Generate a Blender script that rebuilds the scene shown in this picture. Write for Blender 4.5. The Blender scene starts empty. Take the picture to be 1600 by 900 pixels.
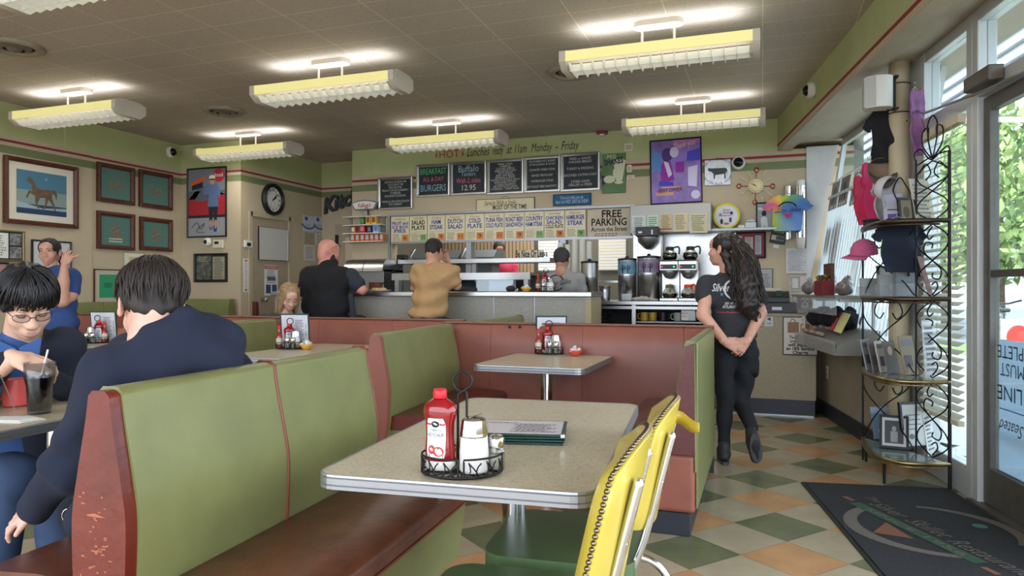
import bpy,math,random
import numpy as np
from mathutils import Vector,Matrix,Euler,Quaternion
R = math.radians
SC = bpy.context.scene
COL = SC.collection
random.seed(7)

# ---------------------------------------------------------------- camera, world, exposure
YAW = R(19.6); CA,SA = math.cos(YAW),math.sin(YAW); FPX = 1100.0; EYE = 1.2; HY = 452.0
cam_data = bpy.data.cameras.new('camera'); cam = bpy.data.objects.new('camera',cam_data); COL.objects.link(cam)
cam.location = (0,0,EYE); cam.rotation_euler = (R(90),0,YAW)
cam_data.sensor_width = 36; cam_data.lens = 36 * FPX / 1600; cam_data.shift_y = (HY - 450) / 1600
cam_data.clip_start = 0.05; cam_data.clip_end = 200
SC.camera = cam
w_ = bpy.data.worlds.new('World'); SC.world = w_; w_.use_nodes = True
nt = w_.node_tree; bg = nt.nodes['Background']
bg.inputs[0].default_value = (0.80,0.88,1.0,1); bg.inputs[1].default_value = 3.8
SC.view_settings.view_transform = 'Standard'; SC.view_settings.look = 'None'
SC.view_settings.gamma = 1; SC.view_settings.use_curve_mapping = False
SC.view_settings.exposure = 0.68
try:
    SC.cycles.use_denoising = True; SC.cycles.max_bounces = 8; SC.cycles.diffuse_bounces = 4
    SC.cycles.sample_clamp_indirect = 6; SC.cycles.caustics_reflective = False; SC.cycles.caustics_refractive = False
except Exception: pass
sun = bpy.data.lights.new('sun','SUN'); sun.energy = 5.0; sun.angle = R(3); sun.color = (1,.95,.85)
suno = bpy.data.objects.new('sun',sun); COL.objects.link(suno); suno.rotation_euler = (R(28),R(-14),0)

# ---------------------------------------------------------------- projecting photo measurements to places
def ray(x,y): 
    k = (x - 800) / FPX
    return k * CA - SA,k * SA + CA,(HY - y) / FPX
def at_z(x,y,z):
    rx,ry,rz = ray(x,y); w = (z - EYE) / rz; return Vector((rx * w,ry * w,z))
def at_w(x,y,w):
    rx,ry,rz = ray(x,y); return Vector((rx * w,ry * w,EYE + rz * w))
def at_Y(x,y,Y):
    rx,ry,rz = ray(x,y); w = Y / ry; return Vector((rx * w,Y,EYE + rz * w))
def at_X(x,y,X):
    rx,ry,rz = ray(x,y); w = X / rx; return Vector((X,ry * w,EYE + rz * w))

# ---------------------------------------------------------------- materials
MATS = {}
def lin(c):
    return tuple(((v / 255) / 12.92 if v / 255 <= .04045 else ((v / 255 + .055) / 1.055) ** 2.4) for v in c)
def mat(name,rgb,rough=.5,metal=0,emit=None,es=1,spec=.5,trans=0,alpha=1,noise=0,nscale=8,bump=0,bscale=60,ior=1.45,coat=0):
    if name in MATS: return MATS[name]
    m = bpy.data.materials.new(name); m.use_nodes = True; MATS[name] = m
    t = m.node_tree; b = t.nodes['Principled BSDF']
    c = lin(rgb)
    b.inputs['Base Color'].default_value = (*c,1); b.inputs['Roughness'].default_value = rough
    b.inputs['Metallic'].default_value = metal; b.inputs['Specular IOR Level'].default_value = spec
    b.inputs['IOR'].default_value = ior
    if trans: b.inputs['Transmission Weight'].default_value = trans
    if alpha < 1: b.inputs['Alpha'].default_value = alpha
    if coat: b.inputs['Coat Weight'].default_value = coat
    if emit is not None:
        b.inputs['Emission Color'].default_value = (*lin(emit),1); b.inputs['Emission Strength'].default_value = es
    m.diffuse_color = (*c,1)
    if noise or bump:
        tc = t.nodes.new('ShaderNodeTexCoord')
        if noise:
            n = t.nodes.new('ShaderNodeTexNoise'); n.inputs['Scale'].default_value = nscale; n.inputs['Detail'].default_value = 6
            t.links.new(tc.outputs['Object'],n.inputs['Vector'])
            mx = t.nodes.new('ShaderNodeMix'); mx.data_type = 'RGBA'
            mx.inputs['A'].default_value = (*[min(1,v * (1 - noise)) for v in c],1)
            mx.inputs['B'].default_value = (*[min(1,v * (1 + noise)) for v in c],1)
            cr = t.nodes.new('ShaderNodeMapRange'); cr.inputs['From Min'].default_value = .3; cr.inputs['From Max'].default_value = .7
            t.links.new(n.outputs['Fac'],cr.inputs['Value']); t.links.new(cr.outputs['Result'],mx.inputs['Factor'])
            t.links.new(mx.outputs['Result'],b.inputs['Base Color'])
        if bump:
            n2 = t.nodes.new('ShaderNodeTexNoise'); n2.inputs['Scale'].default_value = bscale; n2.inputs['Detail'].default_value = 4
            t.links.new(tc.outputs['Object'],n2.inputs['Vector'])
            bp = t.nodes.new('ShaderNodeBump'); bp.inputs['Strength'].default_value = bump; bp.inputs['Distance'].default_value = .01
            t.links.new(n2.outputs['Fac'],bp.inputs['Height']); t.links.new(bp.outputs['Normal'],b.inputs['Normal'])
    return m
def flat(r,g,b,rough=.7):
    return mat('paint_%02x%02x%02x' % (r,g,b),(r,g,b),rough)
def glass(name,rgb=(238,246,248),rough=.02,f=.95):
    # thin clear glass: mostly see-through with a reflective coat
    if name in MATS: return MATS[name]
    m = bpy.data.materials.new(name); m.use_nodes = True; MATS[name] = m
    t = m.node_tree; t.nodes.clear()
    o = t.nodes.new('ShaderNodeOutputMaterial'); mx = t.nodes.new('ShaderNodeMixShader')
    tr = t.nodes.new('ShaderNodeBsdfTransparent'); tr.inputs[0].default_value = (*lin(rgb),1)
    gl = t.nodes.new('ShaderNodeBsdfGlossy'); gl.inputs['Roughness'].default_value = rough
    lw = t.nodes.new('ShaderNodeLayerWeight'); lw.inputs[0].default_value = .35
    mp = t.nodes.new('ShaderNodeMapRange'); mp.inputs['To Min'].default_value = 1 - f; mp.inputs['To Max'].default_value = .3
    t.links.new(lw.outputs['Fresnel'],mp.inputs['Value']); t.links.new(mp.outputs['Result'],mx.inputs[0])
    t.links.new(tr.outputs[0],mx.inputs[1]); t.links.new(gl.outputs[0],mx.inputs[2]); t.links.new(mx.outputs[0],o.inputs[0])
    return m

def translucent(name,rgb):
    m = bpy.data.materials.new(name); m.use_nodes = True; t = m.node_tree; t.nodes.clear()
    o = t.nodes.new('ShaderNodeOutputMaterial'); mx = t.nodes.new('ShaderNodeMixShader'); mx.inputs[0].default_value = .5
    for i,k in enumerate(('ShaderNodeBsdfDiffuse','ShaderNodeBsdfTranslucent')):
        n = t.nodes.new(k); n.inputs[0].default_value = (*lin(rgb),1); t.links.new(n.outputs[0],mx.inputs[1 + i])
    t.links.new(mx.outputs[0],o.inputs[0]); return m
M = dict(
    wall=mat('beige_wall_paint',(188,172,144),.75,noise=.06,nscale=2.5,bump=.08,bscale=90),
    lime=mat('lime_green_paint',(178,184,132),.7,noise=.06,nscale=3),
    dgreen=mat('olive_stripe_paint',(116,124,84),.7,noise=.05),
    red=mat('red_stripe_paint',(138,48,50),.7),
    soffit=mat('soffit_plaster',(176,164,148),.8,noise=.08,nscale=3,bump=.1),
    base=mat('dark_vinyl_baseboard',(38,42,52),.45),
    ceil=None,
    vinyl_g=mat('green_vinyl',(118,121,76),.36,noise=.1,nscale=6,bump=.1,bscale=22),
    vinyl_r=mat('red_brown_vinyl',(138,82,68),.38,noise=.1,nscale=7,bump=.1,bscale=22),
    vinyl_or=mat('oxblood_vinyl',(98,36,24),.27,noise=.22,nscale=9,bump=.16,bscale=34),
    vinyl_b=mat('brown_vinyl',(100,58,40),.3,noise=.3,nscale=12,bump=.15,bscale=30),
    vinyl_m=mat('maroon_vinyl',(86,42,40),.35,noise=.12,nscale=9,bump=.12,bscale=40),
    pipe_r=mat('red_piping',(118,58,40),.4),
    black=mat('black_plastic',(22,22,24),.4),blackm=mat('black_wire',(20,20,22),.35,metal=.4),
    chrome=mat('chrome',(205,205,205),.12,metal=1),steel=mat('brushed_steel',(180,180,178),.32,metal=1,noise=.06,nscale=5),
    steeld=mat('dull_steel',(140,142,142),.4,metal=.9),alu=mat('aluminium_edge',(150,152,156),.36,metal=.75),
    white=mat('white_paint',(220,218,210),.55),paper=mat('white_paper',(222,222,216),.8),cream=mat('cream_paint',(214,204,178),.6),
    glass=glass('clear_glass'),ink=mat('black_ink',(26,26,30),.8),
    brass=mat('worn_brass',(150,130,88),.3,metal=.9,noise=.4,nscale=20),frame_alu=mat('storefront_aluminium',(196,198,198),.4,metal=.35),
    frame_dark=mat('weathered_bronze_frame',(90,86,80),.5,metal=.3,noise=.2),wood=mat('reddish_wood',(84,44,30),.45,noise=.25,nscale=18),
    yellow=mat('yellow_vinyl',(188,168,64),.32,noise=.05,nscale=12,coat=.3),seatg=mat('dark_green_vinyl',(72,94,62),.3,noise=.1,nscale=16),
)
# ---------------------------------------------------------------- mesh building
class MB:
    def __init__(s): s.v = []; s.f = []; s.m = []; s.s = []
    def add(s,vs,fs,m=0,smooth=False):
        o = len(s.v); s.v += [tuple(v) for v in vs]; s.f += [tuple(i + o for i in f) for f in fs]; s.m += [m] * len(fs); s.s += [smooth] * len(fs); return s
    def box(s,x0,x1,y0,y1,z0,z1,m=0):
        v = [(x,y,z) for x in (x0,x1) for y in (y0,y1) for z in (z0,z1)]
        return s.add(v,[(0,1,3,2),(4,6,7,5),(0,4,5,1),(2,3,7,6),(0,2,6,4),(1,5,7,3)],m)
    def obox(s,c,h,rot,m=0):
        v = [Vector(c) + rot @ Vector((a * h[0],b * h[1],d * h[2])) for a in (-1,1) for b in (-1,1) for d in (-1,1)]
        return s.add(v,[(0,1,3,2),(4,6,7,5),(0,4,5,1),(2,3,7,6),(0,2,6,4),(1,5,7,3)],m)
    def prism(s,poly,a0,a1,axis='y',m=0,smooth=False):
        def P(p,a):
            if axis == 'y': return (p[0],a,p[1])
            if axis == 'x': return (a,p[0],p[1])
            return (p[0],p[1],a)
        n = len(poly); v = [P(p,a0) for p in poly] + [P(p,a1) for p in poly]
        s.add(v,[tuple(range(n))[::-1],tuple(range(n,2 * n))],m)
        return s.add(v,[(i,(i + 1) % n,n + (i + 1) % n,n + i) for i in range(n)],m,smooth)
    def cyl(s,p0,p1,r0,r1=None,n=16,m=0,caps=True,smooth=True):
        p0,p1 = Vector(p0),Vector(p1); r1 = r0 if r1 is None else r1
        d = (p1 - p0).normalized(); a = d.orthogonal().normalized(); b = d.cross(a)
        v = []
        for p,r in ((p0,r0),(p1,r1)):
            v += [p + (a * math.cos(2 * math.pi * i / n) + b * math.sin(2 * math.pi * i / n)) * r for i in range(n)]
        s.add(v,[(i,(i + 1) % n,n + (i + 1) % n,n + i) for i in range(n)],m,smooth)
        if caps: s.add(v,[tuple(range(n))[::-1],tuple(range(n,2 * n))],m)
        return s
    def tube(s,path,r,n=8,m=0,closed=False,caps=True):
        P = [Vector(p) for p in path]; k = len(P); rr = r if isinstance(r,(list,tuple)) else [r] * k
        v = []; a = None
        for i,p in enumerate(P):
            if closed: d = P[(i + 1) % k] - P[i - 1]
            else: d = P[min(i + 1,k - 1)] - P[max(i - 1,0)]
            if d.length < 1e-9: d = Vector((0,0,1))
            d.normalize()
            if a is None: a = d.orthogonal().normalized()
            a = (a - d * a.dot(d)); a = a.normalized() if a.length > 1e-6 else d.orthogonal().normalized()
            b = d.cross(a)
            v += [p + (a * math.cos(2 * math.pi * j / n) + b * math.sin(2 * math.pi * j / n)) * rr[i] for j in range(n)]
        f = []
        for i in range(k if closed else k - 1):
            o,q = i * n,((i + 1) % k) * n
            f += [(o + j,o + (j + 1) % n,q + (j + 1) % n,q + j) for j in range(n)]
        s.add(v,f,m,True)
        if not closed and caps: s.add(v,[tuple(range(n))[::-1],tuple(range((k - 1) * n,k * n))],m)
        return s
    def lathe(s,prof,c=(0,0,0),n=24,m=0,sx=1,sy=1,axis='z',smooth=True):
        c = Vector(c); v = []; k = len(prof)
        for r,z in prof:
            for i in range(n):
                t = 2 * math.pi * i / n; x,y = math.cos(t) * r * sx,math.sin(t) * r * sy
                v.append(c + (Vector((x,y,z)) if axis == 'z' else Vector((x,-z,y)) if axis == '-y' else Vector((z,x,y))))
        return s.add(v,[(i * n + j,i * n + (j + 1) % n,(i + 1) * n + (j + 1) % n,(i + 1) * n + j) for i in range(k - 1) for j in range(n)],m,smooth)
    def ball(s,c,r,n=12,m=0,rot=None):
        if not isinstance(r,(tuple,list)): r = (r,r,r)
        c = Vector(c); v = []; h = n // 2 + 1
        for i in range(h + 1):
            a = math.pi * i / h
            for j in range(n):
                b = 2 * math.pi * j / n; p = Vector((math.sin(a) * math.cos(b) * r[0],math.sin(a) * math.sin(b) * r[1],math.cos(a) * r[2]))
                v.append(c + (rot @ p if rot else p))
        return s.add(v,[(i * n + j,(i + 1) * n + j,(i + 1) * n + (j + 1) % n,i * n + (j + 1) % n) for i in range(h) for j in range(n)],m,True)
    def poly2(s,pts,y=0,m=0):   # flat polygon in the xz plane facing -y
        s.add([(p[0],y,p[1]) for p in pts],[tuple(range(len(pts)))],m); return s
    def mesh(s,name,mats):
        me = bpy.data.meshes.new(name); me.from_pydata(s.v,[],s.f)
        for m_ in (mats if isinstance(mats,(list,tuple)) else [mats]): me.materials.append(m_)
        me.polygons.foreach_set('material_index',s.m); me.polygons.foreach_set('use_smooth',s.s); me.update(); return me
    def build(s,name,mats,parent=None,bevel=0,seg=2,loc=None,sub=0,ws=False):
        me = s.mesh(name,mats); o = bpy.data.objects.new(name,me); COL.objects.link(o)
        if parent is not None: o.parent = parent
        if loc is not None: o.location = loc
        if bevel:
            b = o.modifiers.new('bevel','BEVEL'); b.width = bevel; b.segments = seg; b.limit_method = 'ANGLE'; b.angle_limit = R(40); b.harden_normals = False
            me.polygons.foreach_set('use_smooth',[seg > 1] * len(me.polygons)); 
            if seg > 1: b.harden_normals = True
        if sub:
            b = o.modifiers.new('sub','SUBSURF'); b.levels = b.render_levels = sub
        return o

def tag(o,label=None,cat=None,group=None,kind=None):
    if label: o['label'] = label
    if cat: o['category'] = cat
    if group: o['group'] = group
    if kind: o['kind'] = kind
    return o
def thing(name,label,cat,loc=(0,0,0),rz=0,group=None):
    o = bpy.data.objects.new(name,None); COL.objects.link(o); o.empty_display_size = .1
    o.location = loc; o.rotation_euler = (0,0,rz); return tag(o,label,cat,group)
def struct(o,label=None): return tag(o,label,None,None,'structure')
def sroot(name,loc=(0,0,0),rz=0):
    o = bpy.data.objects.new(name,None); COL.objects.link(o); o.location = loc; o.rotation_euler = (0,0,rz); o['kind'] = 'structure'; return o
def dup(root,loc=None,rz=None,label=None,group=None):
    r = root.copy(); COL.objects.link(r)
    if loc is not None: r.location = loc
    if rz is not None: r.rotation_euler = (0,0,rz)
    if label: r['label'] = label
    if group: r['group'] = group
    for ch in list(root.children):
        c = ch.copy(); COL.objects.link(c); c.parent = r
        for g in list(ch.children):
            d = g.copy(); COL.objects.link(d); d.parent = c
    return r

# ---------------------------------------------------------------- lettering
_gl = {}
def glyphs(text,size=1,shear=0,align='CENTER',bold=0,sp=1):
    key = (text,shear,align,bold,sp)
    if key not in _gl:
        cu = bpy.data.curves.new('t','FONT'); cu.body = text; cu.size = 1; cu.shear = shear; cu.align_x = align; cu.align_y = 'CENTER'
        cu.resolution_u = 2; cu.offset = bold; cu.space_character = sp
        ob = bpy.data.objects.new('t',cu); me = ob.to_mesh()
        _gl[key] = ([tuple(v.co) for v in me.vertices],[tuple(p.vertices) for p in me.polygons])
        ob.to_mesh_clear(); bpy.data.objects.remove(ob); bpy.data.curves.remove(cu)
    v,f = _gl[key]; return [(a[0] * size,a[1] * size) for a in v],f
def text(mb,s_,x,z,size,y=-.002,m=0,w=None,shear=0,align='CENTER',bold=0,rot=0,sp=1,flip=False):
    v,f = glyphs(s_,size,shear,align,bold,sp)
    if not v: return
    xs = [a[0] for a in v]; k = 1
    if w is not None and max(xs) - min(xs) > 0: k = w / (max(xs) - min(xs))
    c,sn = math.cos(rot),math.sin(rot); out = []
    for a,b in v:
        a *= k
        if flip: a,b = -a,-b
        out.append((x + a * c - b * sn,y,z + a * sn + b * c))
    mb.add(out,f,m)

# ---------------------------------------------------------------- smooth blended bodies (signed distance + surface nets)
def _prim(P,p):
    t = p[0]
    if t == 'c':
        a,b = np.array(p[1]),np.array(p[2]); ra,rb = p[3],p[4]
        ab = b - a; h = np.clip(((P - a) @ ab) / max(ab @ ab,1e-9),0,1)
        return np.linalg.norm(P - a - h[...,None] * ab,axis=-1) - (ra + (rb - ra) * h)
    if t == 'e':
        q = P - np.array(p[1]); r = np.array(p[2])
        if len(p) > 3 and p[3] is not None: q = q @ np.array(p[3])
        k0 = np.linalg.norm(q / r,axis=-1); k1 = np.linalg.norm(q / (r * r),axis=-1)
        return k0 * (k0 - 1) / np.maximum(k1,1e-6)
    q = np.abs((P - np.array(p[1])) @ np.array(p[3])) - np.array(p[2]) + p[4]   # 'b'
    return np.linalg.norm(np.maximum(q,0),axis=-1) + np.minimum(q.max(-1),0) - p[4]
def _ext(p):
    if p[0] == 'c':
        a,b = np.array(p[1]),np.array(p[2]); r = max(p[3],p[4]); return np.minimum(a,b) - r,np.maximum(a,b) + r
    r = max(p[2]) * 1.75 if p[0] == 'b' else max(p[2]); return np.array(p[1]) - r,np.array(p[1]) + r
def sdf_mesh(prims,vox=.01,k=.03,cut=(),disp=None):
    lo = np.min([_ext(p)[0] for p in prims],0) - 3 * vox - k; hi = np.max([_ext(p)[1] for p in prims],0) + 3 * vox + k
    n = np.ceil((hi - lo) / vox).astype(int) + 1
    D = np.full(n,.3,np.float32); ax = [lo[i] + vox * np.arange(n[i]) for i in range(3)]
    def apply(p,fn,pad):
        a,b = _ext(p); i0 = np.maximum(((a - pad - lo) / vox).astype(int),0); i1 = np.minimum(((b + pad - lo) / vox).astype(int) + 2,n)
        if (i1 <= i0).any(): return
        sl = tuple(slice(i0[i],i1[i]) for i in range(3))
        G = np.stack(np.meshgrid(*[ax[i][sl[i]] for i in range(3)],indexing='ij'),-1)
        D[sl] = fn(D[sl],_prim(G,p))
    def smin(kk):
        def f(a,b):
            h = np.clip(.5 + .5 * (b - a) / kk,0,1); return b * (1 - h) + a * h - kk * h * (1 - h)
        return f
    for p in prims: apply(p,smin(p[5] if p[0] == 'c' and len(p) > 5 else k),k + 3 * vox)
    for p in cut:
        def g(a,b,kk=k * .5):
            b = -b; h = np.clip(.5 - .5 * (b - a) / kk,0,1); return b * (1 - h) + a * h + kk * h * (1 - h)
        apply(p,g,k + 3 * vox)
    if disp is not None:
        G = np.stack(np.meshgrid(*ax,indexing='ij'),-1); D += disp(G).astype(np.float32)
    # surface nets
    S = D < 0
    c = [S[i:n[0] - 1 + i,j:n[1] - 1 + j,l:n[2] - 1 + l] for i in (0,1) for j in (0,1) for l in (0,1)]
    tot = sum(x.astype(np.int8) for x in c); act = (tot > 0) & (tot < 8)
    idx = -np.ones(act.shape,np.int64); cells = np.argwhere(act); idx[act] = np.arange(len(cells))
    acc = np.zeros((len(cells),3)); cnt = np.zeros(len(cells))
    corners = [(i,j,l) for i in (0,1) for j in (0,1) for l in (0,1)]
    for a in range(8):
        for b in range(a + 1,8):
            ca,cb = np.array(corners[a]),np.array(corners[b])
            if abs(ca - cb).sum() != 1: continue
            da = D[tuple((cells + ca).T)]; db = D[tuple((cells + cb).T)]; mk = (da < 0) != (db < 0)
            t = np.where(mk,da / np.where(mk,da - db,1),0)
            acc += np.where(mk[:,None],ca + t[:,None] * (cb - ca),0); cnt += mk
    V = lo + vox * (cells + acc / cnt[:,None]); F = []
    for d in range(3):
        e1,e2 = [(1,2),(2,0),(0,1)][d]
        A = S[tuple(slice(0,n[i] - 1) if i == d else slice(1,n[i] - 1) for i in range(3))]
        B = S[tuple(slice(1,n[i]) if i == d else slice(1,n[i] - 1) for i in range(3))]
        E = np.argwhere(A != B)
        if not len(E): continue
        sg = A[tuple(E.T)]; off = np.array([0 if i == d else 1 for i in range(3)]); C0 = E + off
        q = []
        for s1,s2 in ((-1,-1),(0,-1),(0,0),(-1,0)):
            o = np.zeros(3,int); o[e1] = s1; o[e2] = s2; q.append(idx[tuple((C0 + o).T)])
        q = np.stack(q,1); q[~sg] = q[~sg][:,::-1]; F.append(q)
    F = np.concatenate(F); return V,F
def smooth_mesh(V,F,it=2):
    for _ in range(it):
        acc = np.zeros_like(V); cnt = np.zeros(len(V))
        for a in range(4):
            i,j = F[:,a],F[:,(a + 1) % 4]
            np.add.at(acc,i,V[j]); np.add.at(cnt,i,1); np.add.at(acc,j,V[i]); np.add.at(cnt,j,1)
        V = V * .5 + acc / np.maximum(cnt,1)[:,None] * .5
    return V
def blob(mb,prims,vox=.01,k=.03,cut=(),disp=None,m=0,it=2,mf=None,keep=None):
    V,F = sdf_mesh(prims,vox,k,cut,disp); V = smooth_mesh(V,F,it)
    if keep is not None: F = F[keep(V[F].mean(1))]
    o = len(mb.v); mb.v += [tuple(v) for v in V.tolist()]; mb.f += [tuple(int(i) + o for i in f) for f in F]
    mb.m += ([m] * len(F) if mf is None else mf(V[F].mean(1)).tolist()); mb.s += [True] * len(F); return mb
def arc(c,r,a0,a1,n,plane='xz',ry=None):
    ry = r if ry is None else ry; out = []
    for i in range(n + 1):
        t = R(a0 + (a1 - a0) * i / n); a,b = r * math.cos(t),ry * math.sin(t)
        out.append((c[0] + a,c[1],c[2] + b) if plane == 'xz' else (c[0] + a,c[1] + b,c[2]) if plane == 'xy' else (c[0],c[1] + a,c[2] + b))
    return out
def smoothpath(pts,n=6):
    P = [Vector(p) for p in pts]; P = [P[0]] + P + [P[-1]]; out = []
    for i in range(1,len(P) - 2):
        for j in range(n):
            t = j / n; a,b,c,d = P[i - 1],P[i],P[i + 1],P[i + 2]
            out.append(.5 * ((2 * b) + (c - a) * t + (2 * a - 5 * b + 4 * c - d) * t * t + (3 * b - a - 3 * c + d) * t ** 3))
    return out + [P[-2]]
def rrect(x0,x1,z0,z1,r,n=5):
    out = []
    for cx,cz,a in ((x1 - r,z1 - r,0),(x0 + r,z1 - r,90),(x0 + r,z0 + r,180),(x1 - r,z0 + r,270)):
        out += [(cx + r * math.cos(R(a + 90 * i / n)),cz + r * math.sin(R(a + 90 * i / n))) for i in range(n + 1)]
    return out
# ================================================================ THE ROOM
H = 3.05; YB = 8.15; XL = -7.05; YP = 7.1; XD = -6.1; YA = 8.8
S0 = Vector((1.18,4.95,0)); SR = R(9.5)
def sf(sx,sy,z=0):   # storefront frame: sx outwards, sy towards the counter end
    return Vector((S0.x + sx * math.cos(SR) - sy * math.sin(SR),S0.y + sx * math.sin(SR) + sy * math.cos(SR),z))
def rect_mb(pts,z0,z1,m=0):  # vertical prism over a ground polygon
    mb = MB(); mb.prism([(p[0],p[1]) for p in pts],z0,z1,'z',m); return mb
# floor: twelve inch tiles laid on the diagonal
FT,FS,FO = R(51),.3205,Vector((-.01,4.72))
tile_mats = [mat('beige_tile',(164,153,128),.22,noise=.12,nscale=4),mat('green_tile',(104,109,80),.22,noise=.16,nscale=5),mat('orange_tile',(180,138,96),.22,noise=.12,nscale=5),mat('tile_joint',(84,74,60),.6)]
def streak(m):   # short dark flecks running one way
    t = m.node_tree; b = t.nodes['Principled BSDF']; src = b.inputs['Base Color'].links[0].from_socket
    tc = t.nodes.new('ShaderNodeTexCoord'); mp = t.nodes.new('ShaderNodeMapping'); mp.inputs['Scale'].default_value = (9,70,1); mp.inputs['Rotation'].default_value = (0,0,R(8))
    n = t.nodes.new('ShaderNodeTexNoise'); n.inputs['Scale'].default_value = 1.6; n.inputs['Detail'].default_value = 3
    t.links.new(tc.outputs['Object'],mp.inputs[0]); t.links.new(mp.outputs[0],n.inputs['Vector'])
    r = t.nodes.new('ShaderNodeMapRange'); r.inputs['From Min'].default_value = .62; r.inputs['From Max'].default_value = .7; r.inputs['To Max'].default_value = .45
    x = t.nodes.new('ShaderNodeMix'); x.data_type = 'RGBA'; x.blend_type = 'MULTIPLY'; x.inputs['B'].default_value = (.45,.42,.38,1)
    t.links.new(n.outputs['Fac'],r.inputs['Value']); t.links.new(r.outputs['Result'],x.inputs['Factor']); t.links.new(src,x.inputs['A']); t.links.new(x.outputs['Result'],b.inputs['Base Color'])
for m_ in tile_mats[:3]: streak(m_)
mb = MB(); mb.add([(-7.2,-3,-.004),(3,-3,-.004),(3,11.2,-.004),(-7.2,11.2,-.004)],[(0,1,2,3)],3)
e1 = Vector((math.cos(FT),math.sin(FT))) * FS; e2 = Vector((-math.sin(FT),math.cos(FT))) * FS
for i in range(-34,36):
    for j in range(-34,36):
        c = FO + e1 * i + e2 * j
        d = c - Vector((S0.x,S0.y)); sx = d.x * math.cos(SR) + d.y * math.sin(SR)
        if c.x < -7.3 or sx > .25 or c.y < -2.9 or c.y > 9.2: continue
        g = .497; q = [c + e1 * a + e2 * b for a,b in ((-g,-g),(g,-g),(g,g),(-g,g))]
        m_ = 1 if (i % 2 == 0 and j % 2 == 0) else 2 if (i % 2 and j % 2) else 0
        mb.add([(p.x,p.y,0) for p in q],[(0,1,2,3)],m_)
struct(mb.build('floor',tile_mats))
# ceiling: fibre tiles with fine joints
m = bpy.data.materials.new('ceiling_tiles'); m.use_nodes = True; t = m.node_tree; b = t.nodes['Principled BSDF']; b.inputs['Roughness'].default_value = .9
tc = t.nodes.new('ShaderNodeTexCoord'); br = t.nodes.new('ShaderNodeTexBrick'); br.offset = 0; br.inputs['Scale'].default_value = 1
br.inputs['Brick Width'].default_value = .61; br.inputs['Row Height'].default_value = .305; br.inputs['Mortar Size'].default_value = .003; br.inputs['Mortar Smooth'].default_value = 0
br.inputs['Color1'].default_value = (*lin((190,180,168)),1); br.inputs['Color2'].default_value = (*lin((185,175,163)),1); br.inputs['Mortar'].default_value = (*lin((226,216,196)),1)
n = t.nodes.new('ShaderNodeTexNoise'); n.inputs['Scale'].default_value = 110; n.inputs['Detail'].default_value = 2
mr = t.nodes.new('ShaderNodeMapRange'); mr.inputs['From Min'].default_value = .56; mr.inputs['From Max'].default_value = .66; mr.inputs['To Max'].default_value = .4
mx = t.nodes.new('ShaderNodeMix'); mx.data_type = 'RGBA'; mx.blend_type = 'MULTIPLY'; mx.inputs['B'].default_value = (.4,.38,.34,1)
n3 = t.nodes.new('ShaderNodeTexNoise'); n3.inputs['Scale'].default_value = .7; mr3 = t.nodes.new('ShaderNodeMapRange'); mr3.inputs['To Min'].default_value = .75; mr3.inputs['To Max'].default_value = 1.2
hs = t.nodes.new('ShaderNodeHueSaturation')
t.links.new(tc.outputs['Object'],br.inputs['Vector']); t.links.new(tc.outputs['Object'],n.inputs['Vector']); t.links.new(tc.outputs['Object'],n3.inputs['Vector'])
t.links.new(n.outputs['Fac'],mr.inputs['Value']); t.links.new(mr.outputs['Result'],mx.inputs['Factor']); t.links.new(br.outputs['Color'],mx.inputs['A'])
t.links.new(n3.outputs['Fac'],mr3.inputs['Value']); t.links.new(mr3.outputs['Result'],hs.inputs['Value']); t.links.new(mx.outputs['Result'],hs.inputs['Color']); t.links.new(hs.outputs['Color'],b.inputs['Base Color'])
M['ceil'] = m
pe = [sf(-.485,3.9),sf(-.485,-7.0)]
struct(rect_mb([(XL - .2,-1.9),(pe[1].x,-1.9),(pe[0].x,pe[0].y),(pe[0].x,YA + .3),(XL - .2,YA + .3)],H,H + .06).build('ceiling',[M['ceil']]))
# walls with painted bands (lime over a red stripe over an olive stripe)
Z1,Z2,Z3,Z4 = 2.735,2.70,2.655,2.60   # lime above Z1+, then thin beige, red, beige, olive
BANDS = [(0,2.545,0),(2.545,2.625,2),(2.625,2.66,0),(2.66,2.685,3),(2.685,2.73,0),(2.73,H,1)]
WM = [M['wall'],M['lime'],M['dgreen'],M['red']]
def banded(name,poly,bands=BANDS):
    mb = MB()
    for z0,z1,m_ in bands: mb.prism([(p[0],p[1]) for p in poly],z0,z1,'z',m_)
    return struct(mb.build(name,WM))
banded('wall_left',[(XL - .15,-1.9),(XL,-1.9),(XL,YP),(XL - .15,YP)])
PL = at_X(143,300,XL).y
mb = MB()
for z0,z1,m_ in BANDS: mb.box(XL - .01,XL + .012,PL - .32,PL,z0,z1,m_)
struct(mb.build('wall_left_pilaster',WM))
banded('wall_alcove',[(XL - .15,YP),(XD,YP),(XD,YP + .12),(XL - .15,YP + .12)])
DY0,DY1 = at_X(391,400,XD).y,at_X(453,400,XD).y      # doorway in the side wall
dz = 1.2 + (452 - 338) / FPX * (XD / ray(420,0)[0])
mb = MB()
for z0,z1,m_ in BANDS:
    if z1 <= 2.55:
        for a,b_,c,d in ((YP + .12,DY0,0,z1),(DY1,YA + .1,0,z1),(DY0,DY1,dz,z1)): mb.box(XD - .12,XD,a,b_,c,d,0)
    else: mb.box(XD - .12,XD,YP + .12,YA + .1,z0,z1,m_)
struct(mb.build('wall_side',WM))
banded('wall_far',[(XD - .1,YA),(-5.17,YA),(-5.17,YA + .12),(XD - .1,YA + .12)])
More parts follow.
